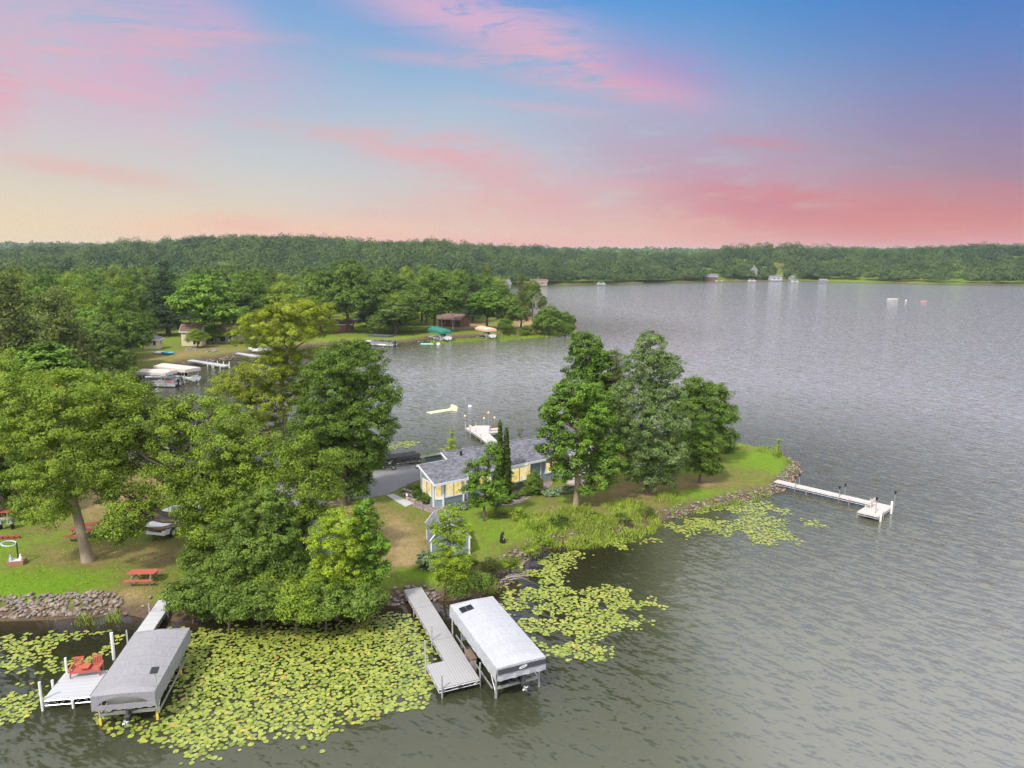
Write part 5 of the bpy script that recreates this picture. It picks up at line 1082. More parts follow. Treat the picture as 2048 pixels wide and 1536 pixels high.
# ------------------------------------------------------------------ foliage generators
def unit(v): return v / np.maximum(np.linalg.norm(v, axis=1, keepdims=True), 1e-9)
def leaf_quads(C, Nrm, Lf, Wf, r):
    n = len(C); a = unit(np.cross(Nrm, r.normal(size=(n, 3)))); b = np.cross(Nrm, a)
    s = (0.7 + 0.6 * r.random(n))[:, None]
    a = a * Lf * s * 0.5; b = b * Wf * s * 0.5; fold = Nrm * (Wf * 0.18) * s
    V = np.stack([C - a, C + b * 1.0 - a * 0.15 + fold, C + a, C - b - a * 0.15 + fold], 1).reshape(-1, 3)
    return V, np.arange(4 * n).reshape(n, 4)
SP = {  # material, leaf length, width, clump radius, leaves per clump, clump density, up-bias
 'ash': ('ash', 0.20, 0.085, 0.62, 100, 0.95, 0.5), 'oak': ('oak', 0.18, 0.105, 0.50, 72, 1.1, 0.4), 'locust': ('locust', 0.16, 0.08, 0.46, 74, 0.85, 1.1),
 'maple': ('maple', 0.19, 0.14, 0.46, 62, 0.95, 0.6), 'poplar': ('poplar', 0.15, 0.11, 0.44, 60, 1.0, 0.2), 'lime': ('lime', 0.14, 0.075, 0.34, 54, 1.0, 0.6),
 'bush': ('bush', 0.155, 0.085, 0.38, 62, 0.95, 0.5), 'olive': ('olive', 0.22, 0.065, 0.6, 90, 0.9, 0.3), 'cedar': ('cedar', 0.10, 0.06, 0.16, 34, 1.3, 0.1),
 'pine': ('pine', 0.26, 0.07, 0.5, 70, 0.8, 0.2), 'hosta': ('hosta', 0.24, 0.15, 0.2, 14, 1.2, 0.9), 'small': ('bush', 0.10, 0.06, 0.2, 34, 1.1, 0.5)}
def crown_pts(lobes, sp, r, leafmul=1.0, dens=1.0, lscale=1.0):
    mt, Lf, Wf, rc, k, dn, upb = SP[sp]; rc *= lscale; Cs = []; Ns = []; Ts = []; clumps = []
    k = max(5, int(k * leafmul))
    for (c, rad) in lobes:
        c = np.array(c, float); rad = np.array(rad, float)
        area = 4 * math.pi * ((rad[0] * rad[1]) ** 1.6 / 3 + (rad[0] * rad[2]) ** 1.6 / 3 + (rad[1] * rad[2]) ** 1.6 / 3) ** (1 / 1.6)
        nc = max(4, int(dn * dens * area / (rc * rc * 1.9)))
        d = unit(r.normal(size=(int(nc * 1.5), 3))); keep = (d[:, 2] > -0.35) | (r.random(len(d)) < 0.45); d = d[keep][:nc]; nc = len(d)
        ph = r.random(6) * 6.28
        bumpy = 1 + 0.13 * np.sin(3.1 * d[:, 0] * 2 + ph[0]) * np.sin(4.3 * d[:, 2] * 2 + ph[1]) + 0.10 * np.sin(9 * d[:, 1] + ph[2] + 5 * d[:, 2]) 
        rr = (1 - 0.55 * r.random(nc) ** 2.6) * bumpy + (r.random(nc) < 0.06) * 0.14
        cc = c + d * rad * rr[:, None]; ct = r.random(nc); clumps.append((c, cc))
        g = r.normal(size=(nc, k, 3)); g = g / np.linalg.norm(g, axis=2, keepdims=True) * (r.random((nc, k, 1)) ** 0.45)
        sz = rc * (0.65 + 0.7 * r.random((nc, 1, 1))); off = g * sz * np.array([1, 1, 0.62])
        P = (cc[:, None, :] + off).reshape(-1, 3)
        nn = unit((0.55 * d[:, None, :] + 0.5 * g + np.array([0, 0, upb]) + 0.42 * r.normal(size=(nc, k, 3))).reshape(-1, 3))
        tt = (0.55 * ct[:, None] + 0.45 * r.random((nc, k))).ravel(); Cs.append(P); Ns.append(nn); Ts.append(tt)
    return np.concatenate(Cs), np.concatenate(Ns), np.concatenate(Ts), clumps, mt, Lf * lscale, Wf * lscale
def leaf_mesh(name, lobes, sp, seed, **kw):
    r = np.random.default_rng(seed); P, N_, T_, cl, mt, Lf, Wf = crown_pts(lobes, sp, r, **kw)
    V, F_ = leaf_quads(P, N_, Lf, Wf, r); return np_mesh(name, V, F_, T_, [LM[mt]]), cl
def limbs(mb, base, lobes, cl, tr, rr, twigs=5, lean=None, flare=True, top=None):
    """tapered trunk from the base up through the crown, a limb into each lobe, twigs to the clumps"""
    cs = [Vector(c) for c, _ in lobes]; topc = max(cs, key=lambda c: c.z) if top is None else Vector(top); lowest = min(cs, key=lambda c: c.z)
    ht = topc.z - base.z; ctr = sum(cs, Vector()) / len(cs)
    pts = [base + Vector((0, 0, -0.4))]; rad = [tr * (1.5 if flare else 1.05)]
    pts.append(base + Vector((0, 0, 0.05))); rad.append(tr * (1.3 if flare else 1.0))
    n = 9
    for i in range(1, n + 1):
        f = i / n; q = base.lerp(Vector((ctr.x, ctr.y, base.z)), min(1, f * 1.2)) if f < 0.6 else None
        xy = Vector((base.x, base.y)).lerp(Vector((ctr.x, ctr.y)), min(1, f * 1.7)) if f < 0.6 else Vector((ctr.x, ctr.y)).lerp(Vector((topc.x, topc.y)), (f - 0.6) / 0.4)
        pts.append(Vector((xy.x + rr.uniform(-1, 1) * tr * 0.35, xy.y + rr.uniform(-1, 1) * tr * 0.35, base.z + ht * f))); rad.append(tr * (1 - 0.86 * f) + 0.02)
    mb.tube(pts, rad, 9)
    def at(z):
        for a, b, ra, rb in zip(pts, pts[1:], rad, rad[1:]):
            if a.z <= z <= b.z: f = (z - a.z) / max(b.z - a.z, 1e-6); return a.lerp(b, f), ra + (rb - ra) * f
        return pts[-1], rad[-1]
    for (c, rd), (_, cc) in zip(lobes, cl):
        c = Vector(c); d = math.hypot(c.x - pts[5].x, c.y - pts[5].y); z = max(base.z + ht * 0.30, c.z - 0.55 * d - 0.3 * rd[2])
        s, rs = at(min(z, base.z + ht * 0.85)); rs = max(min(rs * 0.6, 0.05 * (c - s).length + 0.03), 0.025)
        m1 = s.lerp(c, 0.5) + Vector((rr.uniform(-0.3, 0.3), rr.uniform(-0.3, 0.3), -0.05 * (c - s).length)); mb.tube([s, m1, c], [rs, rs * 0.7, rs * 0.4], 6)
        for q in (cc[:: max(1, len(cc) // twigs)][:twigs] if twigs else ()):
            q = Vector(q); mm = c.lerp(q, 0.5) + Vector((0, 0, rr.uniform(-0.1, 0.25))); mb.tube([m1.lerp(c, rr.random()), mm, q], [rs * 0.4, rs * 0.25, 0.008], 4)
PPD = lambda base: (base[1] * CS - (0.9 - HC) * SN)   # camera depth of a ground point
def lobe_at(base, px, py, rw, rh, dy=0.0, ry=None):
    Yd = base.y + dy; p = WY(px, py, Yd); dep = Yd * CS - (p.z - HC) * SN; s = dep / FPX
    rx = rw * s; rz_ = rh * s; return ((p.x, p.y, p.z), (rx, (ry if ry else (rx + rz_) / 2), rz_))
def tree(name, label, cat, bpx, lobes_px, sp, tr, seed, bark=None, group=None, leafmul=1.0, dens=1.0, twigs=6, z0=None, lscale=1.0, flare=True, top=None):
    b = G(bpx[0], bpx[1], 0.9); b.z = hz(b.x, b.y) if z0 is None else z0
    lobes = [lobe_at(b, *q) for q in lobes_px]
    t_ = thing(name, label, cat, tuple(b), 0, group); rr = random.Random(seed)
    me, cl = leaf_mesh('crown', lobes, sp, seed, leafmul=leafmul, dens=dens, lscale=lscale)
    co = np.empty(len(me.vertices) * 3, np.float32); me.vertices.foreach_get('co', co); co = co.reshape(-1, 3) - np.array(tuple(b), np.float32); me.vertices.foreach_set('co', co.ravel()); me.update()
    mb = MB(); limbs(mb, b, lobes, cl, tr, rr, twigs, flare=flare, top=top); mb.v = [tuple(Vector(v) - b) for v in mb.v]
    mb.build('trunk', bark or BARK, t_, smooth=True); o = link_mesh('crown', me, t_); return t_

# ------------------------------------------------------------------ the trees near the camera
T = tree
T('ash_tree', 'big ash with a stout pale trunk leaning left over the lawn', 'tree', (177, 1122), [(95, 1010, 62, 45, -1), (75, 950, 50, 40), (150, 935, 85, 55, -1), (215, 880, 75, 55, 1), (130, 860, 95, 60), (235, 800, 70, 55, 1), (130, 790, 85, 50), (55, 800, 70, 55, 1), (185, 960, 60, 45, 1), (60, 880, 60, 45, 2), (20, 770, 60, 50, 3)], 'ash', 0.40, 21, BARKL, twigs=9, dens=1.0)
T('ash_tree', 'dark shaded tree at the left edge above the red picnic table', 'tree', (8, 1032), [(20, 920, 60, 50), (50, 960, 45, 35), (-20, 850, 70, 60), (-30, 960, 50, 60)], 'oak', 0.35, 22)
T('ash_tree', 'light green feathery ash spreading above the white pickup truck', 'tree', (430, 1122), [(300, 845, 75, 48, 1), (240, 870, 45, 40), (400, 830, 70, 40, 2), (455, 885, 75, 55), (340, 900, 60, 40, 1), (260, 1000, 55, 35, -1), (240, 1060, 48, 32, -2), (262, 1030, 36, 24, -2), (395, 1000, 60, 45, -1), (430, 960, 70, 50), (500, 930, 50, 50), (330, 960, 40, 30, -1), (420, 1050, 55, 40, -2), (470, 1010, 50, 45, 0), (290, 930, 35, 24, 1)], 'ash', 0.45, 23, twigs=9, dens=1.02)
T('locust_tree', 'tall yellow-green layered locust rising above the cove', 'tree', (600, 985), [(600, 622, 70, 22, 0), (540, 645, 60, 22, -1), (635, 655, 40, 18, 1), (500, 668, 42, 22, 0), (570, 672, 60, 20, -2), (580, 712, 55, 24, 0), (530, 740, 55, 28, -1), (480, 775, 62, 32, 0), (540, 800, 70, 40, 0), (610, 760, 40, 30, 2), (520, 860, 60, 40, 1)], 'locust', 0.42, 24, BARKL, twigs=10, dens=1.15)
T('oak_tree', 'large dark oak with its lit round crown edge over the water', 'tree', (684, 1012), [(700, 725, 68, 42, 0), (740, 790, 58, 50, 1), (660, 770, 60, 50, 0), (640, 840, 62, 50, 0), (720, 850, 68, 48, 0), (690, 900, 72, 45, 1), (610, 900, 60, 50, 2), (730, 905, 40, 35, 0), (650, 955, 50, 30, 2), (712, 960, 30, 26, 1), (715, 985, 20, 14, 0.5)], 'oak', 0.45, 25, twigs=8, dens=1.1)
T('ash_tree', 'small light green layered tree in front of the dark oak', 'tree', (612, 1130), [(600, 885, 30, 22, 0), (640, 925, 42, 26, 0), (590, 915, 40, 26, 1), (560, 955, 40, 26, 0), (620, 965, 62, 28, -1), (655, 975, 40, 25, 0), (590, 1010, 60, 28, 0), (640, 1030, 50, 24, -1), (570, 1050, 42, 24, 0)], 'ash', 0.2, 26, twigs=8, dens=0.85)
T('boxelder_tree', 'yellowish young tree half covering the small cabin', 'tree', (672, 1215), [(680, 1045, 38, 32), (655, 1080, 42, 30), (700, 1085, 30, 30), (668, 1125, 45, 26), (705, 1150, 28, 22), (650, 1160, 42, 24)], 'lime', 0.14, 27, dens=0.8)
T('boxelder_tree', 'slender green tree with a pointed crown beside the dry lawn', 'tree', (735, 1200), [(728, 1020, 22, 26), (735, 1060, 32, 30), (752, 1095, 30, 26), (720, 1100, 30, 30), (745, 1140, 32, 30), (715, 1150, 30, 30)], 'maple', 0.13, 28, leafmul=1.1, lscale=0.8)
shr = [(385, 1180, 62, 48, 'dark rounded shrub beside the end of the left dock'), (455, 1200, 60, 44, 'dark shrub hanging over the lily pads left of centre'), (520, 1195, 58, 46, 'broad green shrub over the water below the light ash'),
 (590, 1205, 56, 44, 'bright green shrub leaning over the lily pads'), (650, 1200, 55, 42, 'dense shrub on the bank below the yellowish young tree'), (712, 1195, 52, 40, 'green shrub at the right end of the bushy bank'), (755, 1195, 24, 22, 'small shrub next to the gravel dock landing'),
 (470, 1120, 60, 50, 'tall dark bush behind the shore shrubs left of centre'), (550, 1110, 60, 55, 'tall dark bush under the small layered tree'), (395, 1110, 40, 34, 'dark bush beside the cut logs'), (630, 1135, 50, 36, 'leafy bush in front of the small cabin'), (555, 1160, 40, 30, 'yellow-tinged bush in the middle of the shore thicket'), (690, 1175, 40, 26, 'light green bush under the slender tree')]
for k, (x, y, rw, rh, lb) in enumerate(shr):
    T('shore_shrub', lb, 'shrub', (x, y + rh * 0.85), [(x, y, rw * 0.72, rh * 0.78, 0), (x - rw * 0.5, y + rh * 0.25, rw * 0.5, rh * 0.55, 0.4), (x + rw * 0.5, y + rh * 0.2, rw * 0.5, rh * 0.6, -0.3), (x + rw * 0.1, y + rh * 0.45, rw * 0.6, rh * 0.45, -1.2)], 'ash' if k in (3, 11) else 'bush', 0.08, 40 + k, group='shrubs of the shore thicket', twigs=4, dens=0.95, flare=False)
T('oak_tree', 'dark leafy tree filling the middle of the shore thicket', 'tree', (520, 1160), [(520, 1015, 55, 36), (480, 1060, 50, 36, 0.5), (565, 1065, 45, 34), (515, 1095, 60, 34, -0.5)], 'bush', 0.16, 58)
T('locust_tree', 'bright yellow-green young tree beside the garden shed', 'tree', (886, 1178), [(900, 1035, 26, 20), (880, 1058, 20, 18), (922, 1062, 22, 20), (900, 1085, 30, 20), (885, 1115, 26, 18), (918, 1118, 24, 20), (900, 1140, 28, 18), (880, 1160, 14, 10), (925, 1150, 16, 12)], 'lime', 0.09, 60, BARK, leafmul=0.9, lscale=0.85, flare=False)
T('maple_tree', 'front maple with an open crown growing before the patio', 'tree', (1152, 1012), [(1150, 782, 40, 26), (1180, 800, 40, 28, 1), (1125, 815, 42, 26), (1095, 822, 22, 16), (1195, 835, 36, 26), (1150, 850, 55, 30), (1105, 868, 30, 16, -1), (1205, 885, 36, 26, 1), (1110, 900, 36, 18, -1), (1160, 885, 30, 20, -1), (1215, 925, 32, 26), (1180, 915, 30, 22, 1), (1125, 945, 26, 18, -0.5), (1195, 955, 34, 22, 0), (1160, 925, 16, 18, -1.2), (1172, 982, 20, 12, -0.5), (1120, 925, 26, 16, 1)], 'maple', 0.26, 61, BARKL, twigs=8, dens=0.85)
T('maple_tree', 'tree with yellowish top standing behind the front maple', 'tree', (1188, 930), [(1168, 690, 32, 24), (1180, 715, 42, 28), (1200, 740, 36, 28), (1165, 745, 34, 24), (1205, 785, 40, 34), (1180, 810, 40, 34), (1215, 835, 40, 36)], 'maple', 0.25, 62, dens=0.9)
T('willow_tree', 'pale upright willow between the two tall point trees', 'tree', (1240, 935), [(1232, 715, 12, 14), (1245, 735, 16, 20), (1228, 760, 16, 26), (1248, 785, 24, 34), (1235, 840, 30, 36)], 'olive', 0.2, 63, lscale=0.85)
T('poplar_tree', 'tallest silver poplar in the middle of the point', 'tree', (1297, 988), [(1302, 688, 26, 26), (1290, 730, 46, 34), (1335, 735, 28, 32), (1275, 790, 48, 36), (1325, 800, 44, 38), (1295, 850, 62, 40, -1), (1350, 850, 30, 32), (1260, 880, 40, 32), (1315, 905, 60, 36, -1), (1275, 935, 40, 26), (1340, 925, 34, 26, 1), (1310, 962, 38, 16, -0.6), (1245, 850, 24, 22, 1)], 'poplar', 0.36, 64, BARK, twigs=9, dens=1.0)
T('poplar_tree', 'broad dark tree on the right side of the point', 'tree', (1402, 925), [(1388, 775, 24, 20), (1425, 790, 34, 26), (1400, 820, 48, 34), (1445, 835, 28, 28), (1370, 815, 24, 30), (1430, 875, 40, 28), (1395, 875, 40, 32)], 'oak', 0.26, 65, dens=1.05)
T('oak_tree', 'small dense round tree in front of the broad dark point tree', 'tree', (1399, 965), [(1405, 862, 22, 20), (1395, 890, 30, 24), (1418, 895, 26, 24), (1400, 925, 36, 22), (1420, 935, 20, 14)], 'oak', 0.12, 66, dens=1.1, lscale=0.85)
T('shore_shrub', 'low shrub on the water side of the broad dark point tree', 'shrub', (1458, 905), [(1455, 892, 18, 12), (1440, 895, 14, 9)], 'bush', 0.04, 67, flare=False)
T('young_sapling', 'thin young sapling alone on the far edge of the point', 'sapling', (1556, 917), [(1557, 884, 6, 9), (1554, 897, 8, 8), (1559, 905, 6, 5)], 'lime', 0.03, 68, dens=0.45, lscale=0.7, flare=False)
T('young_sapling', 'narrow upright sapling behind the house at the water', 'sapling', (905, 908), [(904, 868, 4, 10), (904, 882, 9, 9), (906, 895, 12, 9)], 'lime', 0.03, 69, dens=0.55, lscale=0.7, flare=False)
T('young_sapling', 'thin bare-topped sapling right of the square dock', 'sapling', (1038, 890), [(1040, 866, 9, 8), (1044, 880, 12, 6)], 'olive', 0.03, 70, dens=0.2, lscale=0.6, flare=False)
T('maple_tree', 'small open maple standing before the long house front', 'tree', (968, 1042), [(985, 900, 14, 14), (978, 925, 18, 16), (942, 935, 14, 12), (960, 952, 24, 14), (992, 905, 12, 12), (965, 980, 30, 14, -0.4), (990, 975, 22, 14), (938, 978, 14, 9), (1000, 990, 18, 10), (965, 1000, 26, 10)], 'maple', 0.11, 71, lscale=0.85, dens=0.7, twigs=6, flare=False)
T('maple_tree', 'little maple right under the twin columnar cedars', 'tree', (1006, 990), [(1010, 948, 16, 10), (1006, 965, 14, 10), (1020, 972, 9, 6)], 'maple', 0.05, 72, lscale=0.7, dens=0.9, flare=False)
for k, (x, yt, yb, w_, lb) in enumerate(((1000, 847, 994, 8.5, 'left and taller of the twin columnar cedars before the house'), (1013, 862, 992, 8, 'right and shorter of the twin columnar cedars before the house'))):
    n = 9; T('arborvitae', lb, 'cedar', (x, yb), [(x, yt + (yb - yt) * (i + 0.6) / n, w_ * min(1, 0.3 + 0.2 * i), (yb - yt) / n * 0.95) for i in range(n)], 'cedar', 0.08, 80 + k, group='twin columnar cedars', twigs=0, flare=False)
gs = [(1068, 968, 16, 24, 'bush', 'big clipped round shrub at the right end of the house front'), (838, 985, 12, 15, 'bush', 'clipped round shrub at the left corner of the house'), (855, 996, 12, 13, 'bush', 'clipped round shrub touching the house corner board'),
 (757 + 255, 1000, 10, 8, 'bush', 'small round shrub in the stone bed below the cedars'), (1030, 992, 9, 7, 'bush', 'small middle shrub of the stone bed'), (1050, 985, 10, 9, 'bush', 'small right shrub of the stone bed'),
 (950, 1003, 14, 10, 'bush', 'low green shrub beneath the small open maple'), (988, 1003, 12, 9, 'bush', 'low shrub right of the small maple trunk')]
for k, (x, y, rw, rh, sp, lb) in enumerate(gs): T('garden_shrub', lb, 'shrub', (x, y + rh * 0.8), [(x, y, rw, rh)], 'small', 0.03, 100 + k, group='garden shrubs round the house', twigs=2, flare=False, dens=2.4)
for k, (x, y, rw, rh, lb) in enumerate(((1130, 978, 22, 8, 'variegated hosta bed beside the lower patio step'), (1100, 985, 18, 7, 'hosta patch at the right of the round house shrub'), (855, 1118, 18, 22, 'tall hosta clump at the left wall of the garden shed'), (915, 1012, 22, 7, 'hosta row under the front bay window'), (872, 1128, 14, 14, 'hosta clump nearest the young tree'))):
    T('hosta_plant', lb, 'hosta', (x, y + rh * 0.7), [(x, y + rh * 0.2, rw, rh * 0.8)], 'hosta', 0.02, 120 + k, group='variegated hostas', twigs=0, flare=False)
for k, (x, y, rw, rh, sp, lb) in enumerate(((1040, 1028, 20, 14, 'ash', 'light green rounded bush between the marsh grass and the lawn'), (1085, 1080, 24, 16, 'ash', 'yellow-green bush above the dark stone bank'), (1000, 1025, 16, 12, 'olive', 'twiggy olive bush right of the small maple trunk'), (1060, 1095, 20, 12, 'lime', 'bright low bush on the bank beside the driftwood side of the bay'),
   (960, 1160, 28, 26, 'bush', 'dark tangled shrub between the young tree and the covered lift'), (985, 1130, 24, 18, 'olive', 'greyish twiggy shrub above the driftwood'), (915, 1178, 22, 16, 'bush', 'dark shrub behind the head of the covered lift'), (940, 1120, 16, 16, 'bush', 'shrub at the right wall of the garden shed'), (1020, 1125, 26, 12, 'ash', 'low green bush along the bay bank'), (780, 920, 22, 10, 'ash', 'bushy growth behind the parked motorbike'), (752, 925, 16, 14, 'lime', 'bright bush at the left end of the drive hedge'), (820, 912, 20, 8, 'lime', 'tall yellowish weeds behind the trailers'))):
    T('bank_shrub', lb, 'shrub', (x, y + rh * 0.8), [(x, y, rw * 0.8, rh * 0.8), (x + rw * 0.5, y + rh * 0.3, rw * 0.5, rh * 0.5, 0.5), (x - rw * 0.5, y + rh * 0.3, rw * 0.5, rh * 0.5)], sp, 0.04, 140 + k, lscale=0.75, twigs=5, flare=False, dens=0.85)
for k, (x, y, rw, rh, sp, lb) in enumerate(((1120, 1040, 24, 11, 'bush', 'low dark green bush inside the left half of the marsh grass'), (1185, 1028, 20, 10, 'ash', 'yellow-green bush in the middle of the marsh grass'), (1245, 1035, 18, 9, 'bush', 'small dark bush toward the right of the marsh grass'), (1075, 1050, 20, 10, 'ash', 'broad-leaved clump at the left end of the marsh grass'), (1290, 1020, 16, 8, 'olive', 'dry twiggy bush at the right end of the marsh grass'))):
    T('bank_shrub', lb, 'shrub', (x, y + rh * 0.8), [(x, y, rw * 0.8, rh * 0.8), (x + rw * 0.5, y + rh * 0.3, rw * 0.5, rh * 0.5, 0.5)], sp, 0.04, 175 + k, lscale=0.75, twigs=3, flare=False, dens=0.8)
T('grass_clump', 'brown ornamental grass clump beside the path light', 'ornamental grass', (822, 985), [(815, 980, 12, 9)], 'olive', 0.02, 160, twigs=0, lscale=0.8, flare=False)

# ------------------------------------------------------------------ library of trees for the middle distance
def lib_tree(sp, seed, H, Rad, kind, leafmul, lscale):
    rr = random.Random(seed); lobes = []
    if kind == 'round':
        for k in range(9):
            a = rr.uniform(0, 6.28); f = rr.uniform(0.25, 0.62); z = H * rr.uniform(0.38, 0.72); r0 = Rad * rr.uniform(0.36, 0.52); lobes.append(((Rad * f * math.cos(a), Rad * f * math.sin(a), z), (r0, r0, r0 * 0.8)))
        lobes.append(((0, 0, H * 0.8), (Rad * 0.48, Rad * 0.48, H * 0.17))); lobes.append(((rr.uniform(-1, 1), 0, H * 0.55), (Rad * 0.7, Rad * 0.7, H * 0.26)))
    elif kind == 'tall':
        for k in range(9):
            f = k / 8; a = rr.uniform(0, 6.28); r0 = Rad * (0.68 - 0.38 * f) * rr.uniform(0.8, 1.15); lobes.append(((Rad * 0.36 * (1 - f) * math.cos(a), Rad * 0.36 * (1 - f) * math.sin(a), H * (0.22 + 0.7 * f)), (r0, r0, H * 0.12)))
    elif kind == 'conifer':
        for k in range(10):
            f = k / 9; r0 = Rad * (0.95 - 0.8 * f) * rr.uniform(0.8, 1.1); a = rr.uniform(0, 6.28); lobes.append(((r0 * 0.25 * math.cos(a), r0 * 0.25 * math.sin(a), H * (0.16 + 0.8 * f)), (r0, r0, H * 0.045)))
    r = np.random.default_rng(seed); P, N_, T_, cl, mt, Lf, Wf = crown_pts(lobes, sp, r, leafmul, 1.0, lscale)
    V, F_ = leaf_quads(P, N_, Lf * 1.1, Wf * 1.3, r)
    mb = MB(); limbs(mb, Vector((0, 0, 0)), lobes, cl, 0.35, rr, 3)
    tv = np.array(mb.v); tq = [f if len(f) == 4 else None for f in mb.f]; tq = np.array([f for f in tq if f is not None])
    return np_mesh('tree', np.concatenate([V, tv]), np.concatenate([F_, tq + len(V)]), np.concatenate([T_, np.zeros(len(tq))]), [LM[mt], BARK], np.concatenate([np.zeros(len(F_), int), np.ones(len(tq), int)]))
LIB = [lib_tree('oak', 301, 16, 6.2, 'round', 0.55, 1.75), lib_tree('ash', 302, 14, 5.6, 'round', 0.5, 1.75), lib_tree('maple', 303, 15, 5.4, 'round', 0.6, 1.7), lib_tree('olive', 304, 15, 5.0, 'tall', 0.5, 1.6),
       lib_tree('pine', 305, 18, 4.4, 'conifer', 0.6, 1.6), lib_tree('bush', 306, 13, 5.8, 'round', 0.6, 1.8), lib_tree('maple', 307, 17, 4.4, 'tall', 0.6, 1.6)]
LH = [16, 14, 15, 15, 18, 13, 17]; LR_ = [6.2, 5.6, 5.4, 5.0, 4.4, 5.8, 4.4]
LNAME = ['oak_tree', 'ash_tree', 'maple_tree', 'poplar_tree', 'pine_tree', 'leafy_tree', 'maple_tree']
placed = []
def put(k, x, y, h, wd, rz, label, cat='tree', group=None, name=None):
    o = bpy.data.objects.new(name or LNAME[k], LIB[k]); COL.objects.link(o); o.location = (x, y, hz(x, y) - 0.15); s = h / LH[k]; o.scale = (wd / LR_[k], wd / LR_[k], s); o.rotation_euler = (0, 0, rz)
    tag(o, label, cat, group); placed.append((x, y, wd)); return o
def putpx(k, bx, by, ytop, wpx, label, z=0.9, **kw):
    p = G(bx, by, z); top = WY(bx, ytop, p.y); s = (p.y * CS - (top.z - HC) * SN) / FPX
    return put(k, p.x, p.y, (top.z - p.z) * 1.0, wpx * s, random.uniform(0, 6.28), label, **kw)
mids = [(3, 128, 800, 575, 95, 'wind-swept olive-green tree with a pale trunk on the far left'), (3, 40, 790, 535, 100, 'big olive-green tree at the left edge above the ash'), (0, 250, 742, 572, 66, 'dark oak standing left of the cream cottage'),
 (5, 215, 770, 640, 60, 'silvery green tree in front of the dark oak by the cottage'), (1, 15, 860, 690, 70, 'yellow-topped tree at the left edge behind the big ash'), (4, 338, 672, 522, 55, 'tall dark pine behind the cream cottage'), (2, 415, 688, 545, 70, 'full green maple over the cream two-storey shed'),
 (0, 500, 672, 540, 62, 'green oak behind the brown house'), (1, 560, 668, 560, 60, 'paler ash right of the brown house'), (1, 395, 696, 655, 26, 'small fruit tree in front of the cream shed'), (1, 432, 688, 645, 24, 'small slim tree by the brown house terrace'),
 (0, 698, 664, 514, 70, 'tallest dark oak of the middle shore'), (5, 620, 668, 560, 55, 'round dark tree left of the tallest oak'), (5, 790, 668, 600, 60, 'rounded bright tree at the water behind the charcoal canopy'), (0, 790, 650, 545, 68, 'broad oak behind the rounded waterside tree'),
 (0, 868, 662, 541, 62, 'large oak above the green canopied lift'), (6, 918, 640, 555, 40, 'slim tree behind the red-brown house'), (2, 975, 660, 575, 45, 'full tree right of the red-brown house'), (4, 945, 645, 545, 32, 'feathery conifer above the red-brown house'),
 (5, 1020, 660, 590, 38, 'dark tree on the neck of the wooded tip'), (3, 1042, 655, 547, 24, 'tall leaning thin-crowned tree near the wooded tip'), (5, 1098, 666, 592, 36, 'bushy tree at the very tip of the middle shore'), (5, 1130, 666, 605, 24, 'greyish shrubby tree leaning over the water at the tip'),
 (5, 1085, 664, 615, 26, 'low dense bush left part of the tip thicket'), (5, 1052, 666, 640, 16, 'low bush on the bank before the tip'), (5, 755, 672, 630, 24, 'small green bush beside the charcoal canopy'), (5, 1010, 665, 630, 18, 'small bush on the bank right of the pink canopy')]
for q in mids: putpx(*q)
# bare dead tree near the tip
p = G(1070, 662, 0.9); mb = MB(); rr = random.Random(5)
def twig(a, d, L_, r_, n):
    b = a + d * L_; mb.tube([a, b], [r_, r_ * 0.6], 4)
    if n: 
        for _ in range(3): twig(a + d * L_ * rr.uniform(0.5, 1), (d + Vector((rr.uniform(-0.7, 0.7), rr.uniform(-0.7, 0.7), rr.uniform(-0.1, 0.5)))).normalized(), L_ * 0.6, r_ * 0.55, n - 1)
twig(Vector((0, 0, -0.3)), Vector((-0.08, 0, 1)).normalized(), 7.0, 0.2, 3)
o = mb.build('dead_tree', DEAD); o.location = (p.x, p.y, 0.9); tag(o, 'bare grey dead tree standing beside the tip thicket', 'dead tree')
# wood of individual trees filling the left middle distance
lawns = [[(270, 700), (470, 676), (640, 660), (700, 690), (560, 715), (450, 730), (240, 775), (240, 730)], [(640, 658), (760, 665), (750, 700), (620, 705)], [(880, 640), (1150, 640), (1160, 680), (880, 685)], [(860, 640), (960, 645), (960, 680), (860, 680)], [(250, 670), (640, 645), (640, 670), (250, 700)]]
lawnsW = [[tuple(G(x, y, 0.9)[:2]) for x, y in l] for l in lawns]
def inpoly(x, y, P):
    c = False; n = len(P)
    for i in range(n):
        (ax, ay), (bx, by) = P[i], P[(i + 1) % n]
        if (ay > y) != (by > y) and x < (bx - ax) * (y - ay) / (by - ay) + ax: c = not c
    return c
cand = np.stack([rng.uniform(-330, 60, 14000), rng.uniform(92, 400, 14000)], 1); cand = cand[(np.abs(cand[:, 0]) < cand[:, 1] * 0.80 + 10) & (cand[:, 1] < 400)]
sd_ = sdf(cand[:, 0], cand[:, 1]); cand = cand[sd_ > 4.0]; cnt = 0
bld = [(G(x, y, 0.9), r_) for x, y, r_ in ((452, 682, 9), (308, 697, 6), (389, 690, 6), (905, 654, 12), (668, 662, 9))]
